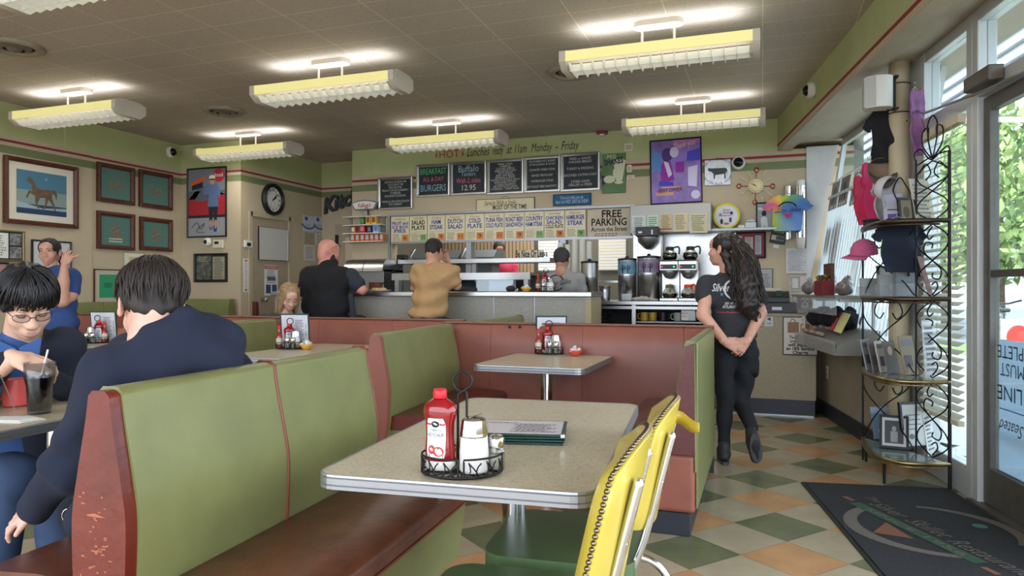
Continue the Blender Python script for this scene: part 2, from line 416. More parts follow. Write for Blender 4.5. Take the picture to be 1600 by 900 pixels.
# menu wall with the kitchen pass-through
OX0,OX1,OZ0,OZ1 = -4.57,-1.41,1.0,1.81
XE = sf(-.485,3.3).x
mb = MB()
BW = [(0,2.50,0),(2.50,2.585,2),(2.585,2.625,0),(2.625,2.655,3),(2.655,2.71,0),(2.71,H,1)]
for z0,z1,m_ in BW:
    if z0 == 0:
        mb.box(-5.17,.9,YB,YB + .14,0,OZ0,0); mb.box(-5.17,OX0,YB,YB + .14,OZ0,OZ1,0); mb.box(OX1,.9,YB,YB + .14,OZ0,OZ1,0); mb.box(-5.17,.9,YB,YB + .14,OZ1,z1,0)
    else: mb.box(-5.17,.9 if z1 < 2.72 else XE + .1,YB,YB + .14,z0,z1,m_)
mb.box(-5.17,-5.05,YB + .14,YA + .1,0,H,0)
struct(mb.build('wall_back',WM))
# kitchen beyond
mb = MB(); mb.box(-5.2,.9,10.9,11.0,0,3.05,0); mb.box(-5.25,-5.15,8.9,11,0,3.05,0); mb.box(.9,1.0,8.2,11,0,3.05,0)
mb.box(-5.2,1,8.29,11,3.05,3.1,0)
struct(mb.build('wall_kitchen',[mat('kitchen_wall',(110,108,100),.6)]))
# storefront side: beam, soffit, low wall, end panel
SFR = sroot('wall_right',(S0.x,S0.y,0),SR)
mb = MB()
mb.box(-.485,-.36,-7.0,3.33,2.75,H,1); mb.box(-.485,-.36,-7.0,3.33,2.70,2.75,2)
mb.box(-.489,-.36,-7.0,3.33,2.745,2.768,3)
mb.build('beam',[M['wall'],M['lime'],M['wall'],M['red']],SFR)
mb = MB(); mb.box(-.40,.30,-7.0,3.4,2.77,2.83,0); mb.box(-.485,-.36,-7,3.3,2.69,2.70,0)
mb.build('soffit',[M['soffit']],SFR)
mb = MB(); mb.box(-.22,-.10,.72,3.1,0,.76,0); mb.build('low_wall',[mat('scuffed_low_wall',(158,148,130),.6,noise=.1,nscale=5)],SFR)
mb = MB(); mb.box(-.24,-.219,.72,3.0,0,.13,0); struct(mb.build('baseboard_right',[M['base']],SFR),'dark vinyl baseboard')
# white end panel and beige return at the far end of the storefront
PE0 = at_Y(1260,300,YB - .01).x
mb = MB()
xs = at_Y(1311,230,YB).x; xb = at_Y(1262,443,YB).x
mb.prism([(PE0,1.15),(max(xb,PE0 + .01),1.2),(xs,2.72),(PE0,2.72)],YB - .016,YB - .001,'y',0)
struct(mb.build('trim_1',[mat('white_end_panel',(200,200,200),.5,noise=.04)]))
# outdoors
mb = MB(); mb.add([(-30,-30,-.12),(60,-30,-.12),(60,60,-.12),(-30,60,-.12)],[(0,1,2,3)])
struct(mb.build('ground',[mat('asphalt_ground',(120,122,124),.9,noise=.1,nscale=1)]))
# ---------------------------------------------------------------- windows and doors
def sfroot(name): return sroot(name,(S0.x,S0.y,0),SR)
w1 = sfroot('window_1')
def cant(z): return -.17 + (z - .78) * .155
def slab(mb,sy0,sy1,z0,z1,t0=-.02,t1=.02,m=0):   # piece lying in the canted plane
    v = [(cant(z) + t,sy,z) for t in (t0,t1) for sy in (sy0,sy1) for z in (z0,z1)]
    mb.add(v,[(0,1,3,2),(4,6,7,5),(0,4,5,1),(2,3,7,6),(0,2,6,4),(1,5,7,3)],m)
mb = MB(); slab(mb,.70,3.13,2.69,2.77); slab(mb,.70,3.13,.76,.82); slab(mb,3.06,3.13,.8,2.7); slab(mb,.70,.77,.8,2.7); slab(mb,1.78,1.84,.8,2.7)
mb.build('window_frame',[M['frame_alu']],w1)
mb = MB(); slab(mb,.74,3.08,.8,2.7,-.002,.002); mb.build('pane',[M['glass']],w1)
bl = tag(bpy.data.objects.new('vertical_blind',None),'white vertical slat blind across the canted window beside the counter','blind'); COL.objects.link(bl); bl.location = (S0.x,S0.y,0); bl.rotation_euler = (0,0,SR)
mb = MB()
for i in range(28):
    sy = .78 + i * .083
    z0,z1 = .86,2.12
    a = R(28); dx,dy = .038 * math.sin(a),.038 * math.cos(a)
    v = [(cant(z) - .06 + s_ * dx,sy + s_ * dy,z) for z in (z0,z1) for s_ in (-1,1)]
    mb.add(v,[(0,1,3,2)],0)
mb.build('slats',[translucent('blind_white',(226,228,230))],bl)
mb = MB(); slab(mb,.76,3.05,2.12,2.15,-.08,-.05); mb.build('head_rail',[M['frame_alu']],bl)

VX = -.06
w2 = sfroot('window_2')
mb = MB()
for a,b in ((.39,.46),(-.29,-.22)): mb.box(VX - .05,VX + .05,a,b,0,2.77)
for a,b in ((2.70,2.77),(2.24,2.33),(0,.18)): mb.box(VX - .045,VX + .045,-.22,.39,a,b)
mb.build('window_frame',[M['frame_alu']],w2,.004,1)
mb = MB(); mb.box(VX - .003,VX + .003,-.22,.39,.18,2.24); mb.box(VX - .003,VX + .003,-.22,.39,2.33,2.70)
mb.build('pane',[M['glass']],w2)
vb = thing('venetian_blind','white venetian blind with wide horizontal slats behind the iron rack','blind',(S0.x,S0.y,0),SR)
mb = MB()
for i in range(37):
    z = .45 + i * .0475; tl = .012
    mb.add([(VX - .085,-.20,z - tl),(VX - .045,-.20,z + tl),(VX - .045,.37,z + tl),(VX - .085,.37,z - tl)],[(0,1,2,3)])
    mb.add([(VX - .0855,-.20,z - tl - .003),(VX - .0455,-.20,z + tl - .003),(VX - .0455,.37,z + tl - .003),(VX - .0855,.37,z - tl - .003)],[(3,2,1,0)])
mb.build('slats',[translucent('blind_cream',(216,214,204))],vb)
mb = MB(); mb.box(VX - .09,VX - .046,-.21,.38,2.17,2.22); mb.build('head_rail',[M['cream']],vb)
mb = MB(); mb.box(VX - .085,VX - .05,-.2,.37,.40,.43); mb.build('bottom_rail',[M['cream']],vb)
mb = MB()
for y in (-.12,.08,.29): mb.cyl((VX - .087,y,.42),(VX - .087,y,2.2),.0018,n=5)
mb.build('ladder_cord',[M['cream']],vb)

d2 = sfroot('door_2')
mb = MB(); mb.box(VX - .05,VX + .05,-.36,-.29,0,2.77); mb.box(VX - .05,VX + .05,-1.6,-.36,2.27,2.35); mb.box(VX - .05,VX + .05,-1.6,-.36,2.70,2.77); mb.box(VX - .05,VX + .05,-1.6,-1.5,0,2.77)
mb.build('door_frame',[M['frame_alu']],d2,.004,1)
mb = MB(); mb.box(VX - .003,VX + .003,-1.5,-.36,2.35,2.70); mb.build('transom_pane',[M['glass']],d2)
mb = MB(); mb.box(VX - .08,VX + .1,-1.6,-.29,0,.015); mb.build('threshold',[M['frame_dark']],d2)
mb = MB()
mb.box(VX - .025,VX + .025,-.44,-.37,.02,2.26); mb.box(VX - .025,VX + .025,-1.49,-1.42,.02,2.26)
mb.box(VX - .025,VX + .025,-1.42,-.44,2.18,2.26); mb.box(VX - .025,VX + .025,-1.42,-.44,.02,.22); mb.box(VX - .02,VX + .02,-1.42,-.44,1.265,1.305)
mb.build('door_leaf',[M['frame_dark']],d2,.003,1)
mb = MB(); mb.box(VX - .003,VX + .003,-1.42,-.44,.22,2.18); mb.build('pane',[M['glass']],d2)
mb = MB(); mb.tube([(VX + .055,-.46,.42),(VX + .055,-1.40,.42)],.012); mb.build('push_bar',[M['chrome']],d2)
mb = MB(); mb.box(VX - .13,VX - .05,-.66,-.37,2.29,2.37); mb.build('door_closer',[mat('closer_bronze',(96,88,78),.4,metal=.4)],d2,.01)
mb = MB(); mb.tube([(VX - .10,-.42,2.27),(VX - .16,.1,2.30),(VX - .10,.36,2.38)],.008); mb.tube([(VX - .10,-.42,2.27),(VX - .05,-.9,2.26)],.01); mb.build('closer_arm',[M['steel']],d2)
# notice seen from behind on the door glass, its writing upside down from in here
nb = thing('door_notice','pale blue notice outside the door glass, its text upside down','notice',(S0.x,S0.y,0),SR)
mb = MB(); mb.box(VX + .012,VX + .016,-1.40,-.46,.22,.93)
mb.build('sheet',[translucent('pale_blue_sheet',(214,226,236))],nb)
r2 = bpy.data.objects.new('lettering',None)
mb = MB()
def dtext(s_,sy_,z,size,**k):
    t_ = MB(); text(t_,s_,0,0,size,0,flip=True,**k); o_ = len(mb.v)
    mb.v += [(VX + .010,sy_ - a[0],z + a[2]) for a in t_.v]; mb.f += [tuple(i + o_ for i in f) for f in t_.f]; mb.m += t_.m; mb.s += t_.s
dtext('COMPLETE',-.70,.87,.10,w=.50); dtext('MUST',-.60,.775,.10,w=.24); dtext('PARTY',-.98,.775,.10,w=.30); dtext('IN LINE',-.66,.65,.115,w=.42)
dtext('Seated',-.60,.47,.10,shear=.5,w=.26)
mb.box(VX + .010,VX + .011,-1.38,-.47,.555,.561,1)
ring = arc((0,0,0),.085,0,330,24,'xz')
mb.tube([(VX + .010,-.86 + p[0],.37 + p[2]) for p in ring],.006,4,0); mb.box(VX + .010,VX + .011,-.97,-.75,.355,.385,2); mb.box(VX + .0095,VX + .0105,-.90,-.82,.385,.42,3)
mb.build('lettering',[M['ink'],flat(40,120,190),flat(60,150,200),flat(190,60,60)],nb)

# ---------------------------------------------------------------- outdoors
mb = MB()
for i in range(12):
    z = 2.92 + i * .115
    mb.add([(.95,-3,z),(.95,8,z),(1.0,8,z + .11),(1.0,-3,z + .11)],[(0,1,2,3)])
    mb.box(.95,1.0,-3,8,z - .01,z,0)
mb.box(1.0,1.2,-3,8,2.9,4.3,0)
o = mb.build('building_siding',[mat('white_siding',(206,208,212),.6)]); o.location = (S0.x,S0.y,0); o.rotation_euler = (0,0,SR)
struct(tag(o,'white clapboard siding of the wing above the entrance',None))
mb = MB(); mb.box(3.6,5.2,-14,12,-.1,.02,0); mb.box(3.5,3.62,-14,12,-.1,.05,1)
o = mb.build('grass',[mat('roadside_grass',(110,150,70),.9,noise=.3,nscale=9),mat('kerb',(200,198,190),.8)]); o.location = (S0.x,S0.y,0); o.rotation_euler = (0,0,SR)
tag(o,'strip of short grass along the kerb outside the door','grass',kind='stuff')
mb = MB(); mb.box(.1,3.5,-14,12,-.1,0,0)
o = mb.build('pavement',[mat('sunlit_pavement',(196,194,188),.9,noise=.06)]); o.location = (S0.x,S0.y,0); o.rotation_euler = (0,0,SR); struct(o)
leafm = [mat('leaf_green',(104,128,74),.6,noise=.4,nscale=3),mat('leaf_light',(176,194,122),.6,noise=.3,nscale=3)]
def tree(x,y,h,r,seed,label):
    rnd = random.Random(seed); rt = thing('street_tree',label,'tree',(x,y,-.1),0,'trees across the street')
    mb = MB(); mb.cyl((0,0,0),(0,0,h),.18,.1,10); mb.build('trunk',[mat('bark',(92,76,60),.9)],rt)
    mb = MB()
    for i in range(4200):
        a = rnd.uniform(0,6.28); ph = math.acos(rnd.uniform(-1,1)); q = r * rnd.uniform(.6,1)
        c = Vector((q * math.sin(ph) * math.cos(a),q * math.sin(ph) * math.sin(a),h + q * .8 * math.cos(ph)))
        rot = Euler((rnd.uniform(0,3),rnd.uniform(0,3),rnd.uniform(0,3))).to_matrix(); s_ = rnd.uniform(.10,.22)
        mb.add([c + rot @ Vector(p) for p in ((-s_,0,0),(0,-s_ * .5,0),(s_,0,0),(0,s_ * .5,0))],[(0,1,2,3)],rnd.randrange(2))
    mb.build('crown',leafm,rt)
tree(*at_w(1560,450,19).xy,3.8,3.2,1,'leafy street tree seen through the upper door glass')
tree(*at_w(1760,450,25).xy,4.2,3.2,2,'pale green street tree at the picture edge beyond the door')
tree(*at_w(1478,450,27).xy,4.4,3.2,3,'tree behind the blinds beyond the iron rack')
# parked bicycle and road barrier
bk = thing('bicycle','dark bicycle parked outside across the pavement','bicycle',(*at_w(1566,400,9.5).xy,0),R(80))
for cx in (-.5,.5):
    mb = MB(); mb.tube([(cx + .33 * math.cos(t_ / 24 * 6.2832),0,.34 + .33 * math.sin(t_ / 24 * 6.2832)) for t_ in range(24)],.02,6,closed=True)
    for q in range(8): mb.cyl((cx,0,.34),(cx + .33 * math.cos(q * .785),0,.34 + .33 * math.sin(q * .785)),.004,n=4)
    mb.build('wheel',[M['black']],bk)
mb = MB()
for a,b in (((-.5,0,.34),(-.2,0,.85)),((-.2,0,.85),(.35,0,.85)),((.35,0,.85),(0,0,.3)),((0,0,.3),(-.2,0,.9)),((-.5,0,.34),(0,0,.3)),((.5,0,.34),(.33,0,.95))): mb.cyl(a,b,.02,n=8)
mb.build('frame',[M['steeld']],bk)
mb = MB(); mb.tube([(.3,-.25,1.05),(.36,-.1,1.0),(.36,.1,1.0),(.3,.25,1.05)],.015); mb.build('handlebar',[M['black']],bk)
mb = MB(); mb.box(-.34,-.08,-.06,.06,.9,.95); mb.build('saddle',[M['black']],bk,.02)
sg = thing('road_sign','small red disc sign on a stand outside the door','sign',(*at_w(1590,530,6.2).xy,0),R(20))
mb = MB(); mb.box(-.16,.16,-.01,.01,.62,.94,0); mb.lathe([(0,.02),(.1,.02),(.11,0)],(0,0,.78),axis='-y',m=1); mb.build('plate',[mat('grey_plate',(190,180,178),.5),mat('sign_red',(214,60,50),.5)],sg,.004)
mb = MB(); mb.cyl((0,.02,0),(0,.02,.7),.02); mb.box(-.2,.2,-.2,.2,0,.03); mb.build('post',[M['steeld']],sg)

# ---------------------------------------------------------------- fluorescent fittings
dif = mat('yellowed_diffuser',(226,216,150),.5,emit=(232,224,150),es=.34)
endm = mat('aged_end_cap',(206,196,182),.6,noise=.06)
blade = mat('louvre_white',(225,225,220),.5)
tubem = mat('fluorescent_tube',(255,255,255),.5,emit=(255,252,245),es=1.6)
def fixture(loc,label,rz=0):
    r = thing('ceiling_light',label,'light',loc,rz,'fluorescent ceiling lights'); L = .62
    mb = MB()
    for s_ in (-1,1): mb.box(-L + .0,L - .0,s_ * .155 - .006,s_ * .155 + .006,-.035,.035)
    mb.build('diffuser',[dif],r)
    for s_ in (-1,1):
        mb = MB(); mb.prism([(-.165,.037),(-.165,-.037),(-.10,-.085),(.10,-.085),(.165,-.037),(.165,.037),(.1,.06),(-.1,.06)],s_ * L,s_ * (L + .045),'x'); mb.build('end_cap',[endm],r,.006,2)
    mb = MB()
    for i in range(16):
        x = -L + .02 + i * (2 * L - .04) / 15; pts = [(-.15,-.03),(-.10,-.075),(.10,-.075),(.15,-.03),(.1,-.02),(-.1,-.02)]
        mb.prism([(a,b - .012) for a,b in pts],x - .0015,x + .0015,'x')
    for y in (-.05,.05): mb.box(-L,L,y - .002,y + .002,-.08,-.03)
    mb.build('louvre',[blade],r)
    mb = MB()
    for y in (-.075,.075): mb.cyl((-L + .02,y,.012),(L - .02,y,.012),.017,n=12)
    mb.build('tube',[tubem],r)
    mb = MB(); mb.box(-L,L,-.02,.02,-.012,.045); mb.build('spine',[endm],r)
    hc = H - loc[2]
    for x in (-.11,.11):
        mb = MB(); mb.cyl((x,0,.04),(x,0,hc - .02),.009,n=10); mb.build('stem',[endm],r)
    mb = MB(); mb.add([],[]); pl = [(.17 * math.copysign(abs(math.cos(t_ / 16 * math.pi)) ** .6,math.cos(t_ / 16 * math.pi)) if 0 else .11 * math.copysign(1,math.cos(t_ / 16 * math.pi + 1e-6)) + .06 * math.cos(t_ / 16 * math.pi),.06 * math.sin(t_ / 16 * math.pi)) for t_ in range(32)]
    mb.prism(pl,hc - .035,hc,'z'); mb.build('canopy',[endm],r,.01,3)
    for up in (1,0):
        l = bpy.data.lights.new('fitting_light','AREA'); l.shape = 'RECTANGLE'; l.size = 1.1; l.size_y = .2; l.energy = 1.3 if up else 5; l.color = (.86,.9,1) if up else (1,.98,.94)
        lo = bpy.data.objects.new('fitting_light',l); COL.objects.link(lo); lo.parent = r; lo.location = (0,0,.065 if up else -.1)
        if up: lo.rotation_euler = (math.pi,0,0)
        l.spread = R(110) if up else R(170)
    return r
FZ = 2.83
fixture((-.68,4.92,FZ),'ceiling light nearest the entrance, above the yellow chairs')
fixture((-3.3,4.88,FZ),'middle ceiling light of the front row, left of the round vent')
fixture((-6.0,4.80,FZ),'ceiling light over the horse paintings')
fixture((-5.72,6.78,FZ),'ceiling light in front of the clock wall')
fixture((-3.27,7.04,FZ),'ceiling light above the chalkboard menus')
fixture((-.64,7.03,FZ),'ceiling light above the purple poster')
fixture((-3.28,2.72,FZ),'ceiling light cut by the top left picture corner')
def vent(x,y,label):
    p = at_z(x,y,H); r = thing('ceiling_vent',label,'vent',(p.x,p.y,H),0,'round ceiling vents')
    mb = MB(); mb.lathe([(.20,0),(.205,-.012),(.17,-.03),(.145,-.022),(.14,-.004)],n=36); mb.build('rim',[mat('vent_rim',(150,138,120),.6,noise=.2)],r)
    mb = MB(); mb.lathe([(.14,-.002),(0,-.002)],n=24); mb.build('throat',[mat('vent_dark',(22,24,30),.8)],r)
    mb = MB(); mb.lathe([(.115,-.01),(.075,-.03),(.07,-.028),(.108,-.004)],n=32); mb.lathe([(.06,-.015),(.04,-.04),(0,-.046)],n=32); mb.build('cone',[mat('vent_cone',(110,104,96),.5)],r)
vent(22,72,'round ceiling vent at the left picture edge'); vent(350,173,'round ceiling vent behind the left front light'); vent(893,112,'round ceiling vent left of the nearest entrance light')
p = at_z(941,205,H)
r = thing('fire_alarm','small red fire alarm strobe on the ceiling near the menu wall','alarm',(p.x,p.y,H))
mb = MB(); mb.box(-.06,.06,-.045,.045,-.035,0); mb.build('body',[mat('alarm_red',(130,24,30),.4)],r,.008)
mb = MB(); mb.box(-.03,.03,-.03,.03,-.055,-.035); mb.build('strobe',[M['white']],r,.005)
# column, speaker, cameras
p = sf(-.187,.609)
col = MB(); col.cyl((p.x,p.y,0),(p.x,p.y,2.77),.066,n=32); struct(col.build('column',[mat('beige_column',(188,172,142),.5,noise=.04)]),'round beige pipe column between the window and the iron rack')
q = at_w(1372,146,4.75)
r = thing('speaker','white box loudspeaker strapped to the beige pipe column','speaker',(q.x,q.y,q.z),YAW + R(-14))
mb = MB(); mb.prism([(-.085,-.04),(-.03,-.075),(.045,-.075),(.085,-.04),(.085,.06),(-.085,.06)],-.105,.105,'z'); mb.build('cabinet',[M['white']],r,.018,3)
mb = MB(); mb.prism([(-.095,.02),(-.095,-.035),(-.03,-.082),(-.088,.03)],-.10,.10,'z'); mb.build('grille',[mat('grille_grey',(186,186,182),.6)],r,.004)
mb = MB(); mb.box(.06,.115,.02,.035,-.115,.115); mb.box(.10,.125,-.01,.06,-.115,-.10); mb.box(.1,.125,-.01,.06,.1,.115); mb.build('bracket',[M['black']],r,.002)
for z in (q.z - .10,q.z + .10):
    c = MB(); c.tube([(p.x + .068 * math.cos(t_ / 24 * 6.283),p.y + .068 * math.sin(t_ / 24 * 6.283),z) for t_ in range(24)],.004,6,closed=True)
    o = c.build('strap',[M['black']]); o.parent = r; o.matrix_parent_inverse = (Matrix.Translation(r.location) @ Matrix.Rotation(YAW + R(-14),4,'Z')).inverted()
def dome(loc,face,label,s=1):
    r = thing('security_camera',label,'camera',loc,face,'dome security cameras')
    mb = MB(); mb.lathe([(0,0),(.07 * s,0),(.072 * s,.02),(.065 * s,.05 * s),(.05 * s,.06 * s)],axis='-y',n=28); mb.build('housing',[M['white']],r)
    mb = MB(); mb.lathe([(.05 * s,.055 * s),(.042 * s,.075 * s),(.025 * s,.09 * s),(0,.095 * s)],axis='-y',n=24); mb.build('lens_dome',[mat('dark_dome',(14,16,20),.08)],r)
q = sf(-.485,(at_z(1268,140,2.9) - S0).dot(Vector((-math.sin(SR),math.cos(SR),0))))
# beam face camera: solve the depth on the beam plane
def on_sx(x,y,sx):
    rx,ry,rz = ray(x,y); n = (math.cos(SR),math.sin(SR)); w = (sx + S0.x * n[0] + S0.y * n[1]) / (rx * n[0] + ry * n[1]); return Vector((rx * w,ry * w,EYE + rz * w))
q = on_sx(1272,141,-.485); dome((q.x,q.y,q.z),SR - R(90),'white dome camera high on the green beam over the register')
q = at_X(265,238,XL); dome((q.x,q.y,q.z),R(90),'white dome camera on the left wall above the horse pictures')
# ================================================================ BOOTHS
BH = .95
def back_profile(x,t0=.034,t1=.085,h=BH,zb=.12):
    # slim at the top, swelling to the lumbar and in again at the foot
    L = [(-t0,h - .012),(-t0 - .010,h - .08),(-t1 + .014,h - .21),(-t1,h - .31),(-t1 + .006,.48),(-t1 + .024,.34),(-t1 + .032,zb)]
    L = [(p.x,p.y) for p in smoothpath([(a,b,0) for a,b in L],4)]
    top = [(-t0 + .012,h),(t0 - .012,h)]
    Rr = [(-a,b) for a,b in L]
    return [(x + a,b) for a,b in (L[::-1] + top + Rr)]
def booth_back(root,x,y0,y1,h=BH,face='g',end_near=True,seams=(),end_mat='vinyl_or'):
    pf = back_profile(x,h=h)
    mb = MB(); mb.prism(pf,y0 + .012,y1,'y',0,True)
    mb.build('backrest',[M['vinyl_g']],root,.018,3)
    mb = MB(); mb.box(x - .05,x + .05,y0 + .02,y1 - .01,0,.122); mb.build('plinth',[M['base']],root)
    if end_near:
        mb = MB(); q = back_profile(x,.030,.079,h - .006)
        mb.prism(q,y0 - .022,y0 + .02,'y'); mb.build('end_panel',[M[end_mat]],root,.012,3)
    for ys in seams:
        mb = MB(); mb.tube([(a,ys,b) for a,b in pf],.006,6); mb.build('piping',[M['pipe_r']],root)
    mb = MB(); mb.tube([(a,y1 - .01,b) for a,b in pf],.006,6); mb.build('piping',[M['pipe_r']],root)
def booth_seat(root,x0,x1,y0,y1,front,cush='vinyl_b',basec='vinyl_g',kick='vinyl_r'):
    # front = +1 when the open side is at x1, -1 when it is at x0
    xf = x1 if front > 0 else x0
    prof = [(x0,.40),(x0,.455),(x0 + .03,.478),((x0 + x1) / 2,.490),(x1 - .03,.478),(x1,.455),(x1,.40)]
    mb = MB(); mb.prism(prof,y0 + .01,y1,'y',0,True); mb.build('seat_cushion',[M[cush]],root,.016,3)
    s = -front
    a = [(xf + s * .005,.40),(xf + s * .035,.19),(xf + s * .40,.19),(xf + s * .40,.40)]
    mb = MB(); mb.prism(a,y0 + .02,y1 - .0,'y'); mb.build('seat_base',[M[basec]],root,.008,2)
    mb = MB(); q0,q1 = sorted((xf + s * .07,xf + s * .40)); mb.box(q0,q1,y0 + .03,y1 - .03,.0,.19,0); mb.build('plinth',[M[kick]],root,.004,1)
    mb = MB(); mb.tube([(xf + s * .002,y0 + .02,.402),(xf + s * .002,y1 - .01,.402)],.005,6); mb.build('piping',[M['pipe_r']],root)
# front bench: the back-to-back seat whose red end faces the camera
b1 = thing('booth_bench','nearest green booth bench with a scuffed red end panel facing the camera','booth',(-1.455,1.24,0),R(3),'vinyl booth benches')
booth_back(b1,0,0,1.21,h=.97,seams=(.60,))
booth_seat(b1,.03,.47,.02,1.17,1); booth_seat(b1,-.47,-.03,.02,1.17,-1)
mb = MB(); rnd = random.Random(3)
for i in range(38):
    z = rnd.gauss(.60,.06); x = rnd.gauss(0,.022); l = rnd.uniform(.0012,.006); mb.box(x - l,x + l,-.0232,-.0218,z - .0012,z + rnd.uniform(.0012,.003))
mb.prism([(-.035,.674),(-.01,.679),(.022,.671),(.0,.670),(-.03,.671)],-.0232,-.0218,'y')
mb.build('scuffs',[mat('scuffed_lining',(160,96,74),.8)],b1)
# second bench of the inner row
b2 = thing('booth_bench','green booth bench with a tall red-brown end, left of the small table with the menu','booth',(-2.06,3.50,0),R(5),'vinyl booth benches')
booth_back(b2,0,0,1.2,end_mat='vinyl_r'); booth_seat(b2,.03,.45,.02,1.18,1,'vinyl_or','vinyl_g'); booth_seat(b2,-.45,-.03,.02,1.18,-1,'vinyl_or','vinyl_g')
b3 = thing('booth_bench','booth bench with its open end by the waitress, maroon end panel and black plinth','booth',(-.33,3.49,0),0,'vinyl booth benches')
mb = MB(); mb.prism([(-.105,.30),(-.085,.62),(-.03,.93),(-.02,.95),(.02,.95),(.032,.93),(.032,.22),(-.10,.22)],.03,1.22,'y'); mb.build('backrest',[M['vinyl_g']],b3,.014,3)
mb = MB(); mb.prism([(-.10,.402),(-.078,.62),(-.022,.92),(.020,.937),(.024,.402)],-.018,.04,'y'); mb.build('end_panel',[M['vinyl_m']],b3,.012,3)
mb = MB(); mb.prism([(-.42,.455),(-.40,.478),(-.25,.49),(-.11,.478),(-.10,.40),(-.42,.40)],.04,1.21,'y'); mb.build('seat_cushion',[M['vinyl_b']],b3,.014,3)
mb = MB(); mb.box(-.40,.026,-.012,1.21,.115,.40); mb.build('seat_base',[M['vinyl_r']],b3,.025,3)
mb = MB(); mb.box(-.38,.0,.01,1.21,0,.115); mb.build('plinth',[M['base']],b3,.004,1)
mb = MB(); mb.box(.026,.036,-.0,1.22,.14,.945); mb.build('side_panel',[M['vinyl_g']],b3,.004,2)
mb = MB(); mb.tube([(-.10,-.008,.32),(-.078,-.008,.62),(-.022,-.008,.92),(.020,-.008,.937),(.026,-.008,.32)],.005,6); mb.build('piping',[M['vinyl_g']],b3)
b4 = thing('booth_bench','booth bench end showing between the two left tables beyond the hoodie','booth',(-3.95,3.5,0),0,'vinyl booth benches')
booth_back(b4,0,0,1.5,end_mat='vinyl_r'); booth_seat(b4,.03,.45,.02,1.2,1,'vinyl_or','vinyl_r'); booth_seat(b4,-.45,-.03,.02,1.2,-1,'vinyl_or','vinyl_r')
# long upholstered partitions
def partition(name,label,x0,x1,y,h=BH,seam=.60,n=None,off=0,th=.05):
    r = thing(name,label,'booth',((x0 + x1) / 2,y,0),0,'upholstered booth partitions'); L = (x1 - x0) / 2
    x = -L + off; edges = [-L]
    while x < L:
        if x > -L + .05: edges.append(x)
        x += seam
    if L - edges[-1] < .05: edges.pop()
    edges.append(L)
    for a,b in zip(edges[:-1],edges[1:]):
        mb = MB(); mb.prism([(0,.10),(-.035,.35),(-.045,.55),(-.030,.80),(-.012,h - .012),(0,h),(th,h),(th,.10)],a + .001,b - .001,'x'); mb.build('back_panel',[M['vinyl_r']],r,.010,3)
    mb = MB(); mb.box(-L,L,-.012,th + .01,h - .001,h + .012); mb.build('top_rail',[mat('worn_top_rail',(128,84,66),.4,noise=.15)],r,.005,2)
    mb = MB(); mb.box(-L,L,.005,th - .005,0,.11); mb.build('plinth',[M['base']],r)
    return r
pr = partition('booth_partition','red-brown partition behind the small table with the menu, two dark buttons on it',-2.24,-.30,4.76,off=.39,seam=.68)
for i,x in enumerate((795,811)):
    q = at_Y(x,511,4.72); mb = MB(); mb.ball((q.x + 1.27,-.024,q.z),(.011,.008,.011),10); mb.build('button',[M['black']],pr)
partition('booth_partition','long red-brown partition behind the condiments, reaching left behind both men',-6.6,-2.22,5.10,off=.25,seam=.70)
# benches and green settles beyond the partition
b5 = thing('booth_bench','pale green bench back showing its top edge beyond the partition','booth',(-2.05,4.86,0),0,'vinyl booth benches')
booth_back(b5,0,0,1.1,h=.965,end_near=False)
def settle(label,x0,x1,y,h,near=1):
    r = thing('booth_settle',label,'booth',((x0 + x1) / 2,y,0),0,'green settles along the wall'); L = (x1 - x0) / 2; n = max(1,round((x1 - x0) / .75))
    for i in range(n):
        a = -L + i * 2 * L / n
        mb = MB(); mb.prism([(0,.3),(-.07,.45),(-.05,h - .08),(-.03,h),(.05,h),(.06,.3)],a,a + 2 * L / n - .006,'x'); mb.build('back_panel',[M['vinyl_g']],r,.014,3)
    mb = MB(); mb.box(-L,L,-.45,-.05,.30,.47); mb.build('seat_cushion',[M['vinyl_g']],r,.03,3)
    mb = MB(); mb.box(-L,L,-.40,.05,0,.30); mb.build('plinth',[M['base']],r)
    return r
settle('green settle under the newspaper frame by the clock wall',-7.0,-6.13,6.98,1.08)
r = settle('green settle along the left wall behind the standing woman',-.65,.65,0,1.06); r.location = (-6.93,5.84,0); r.rotation_euler = (0,0,R(90))
mb = MB(); mb.prism([(0,0),(.06,0),(.10,.45),(.05,1.06),(0,1.06)],-.02,.02,'y')
o = tag(mb.build('booth_end',[M['vinyl_m']],None,.012,3),'dark maroon booth end beside the brown door frame','booth'); q = at_Y(396,480,6.5); o.location = (q.x,6.5,0)

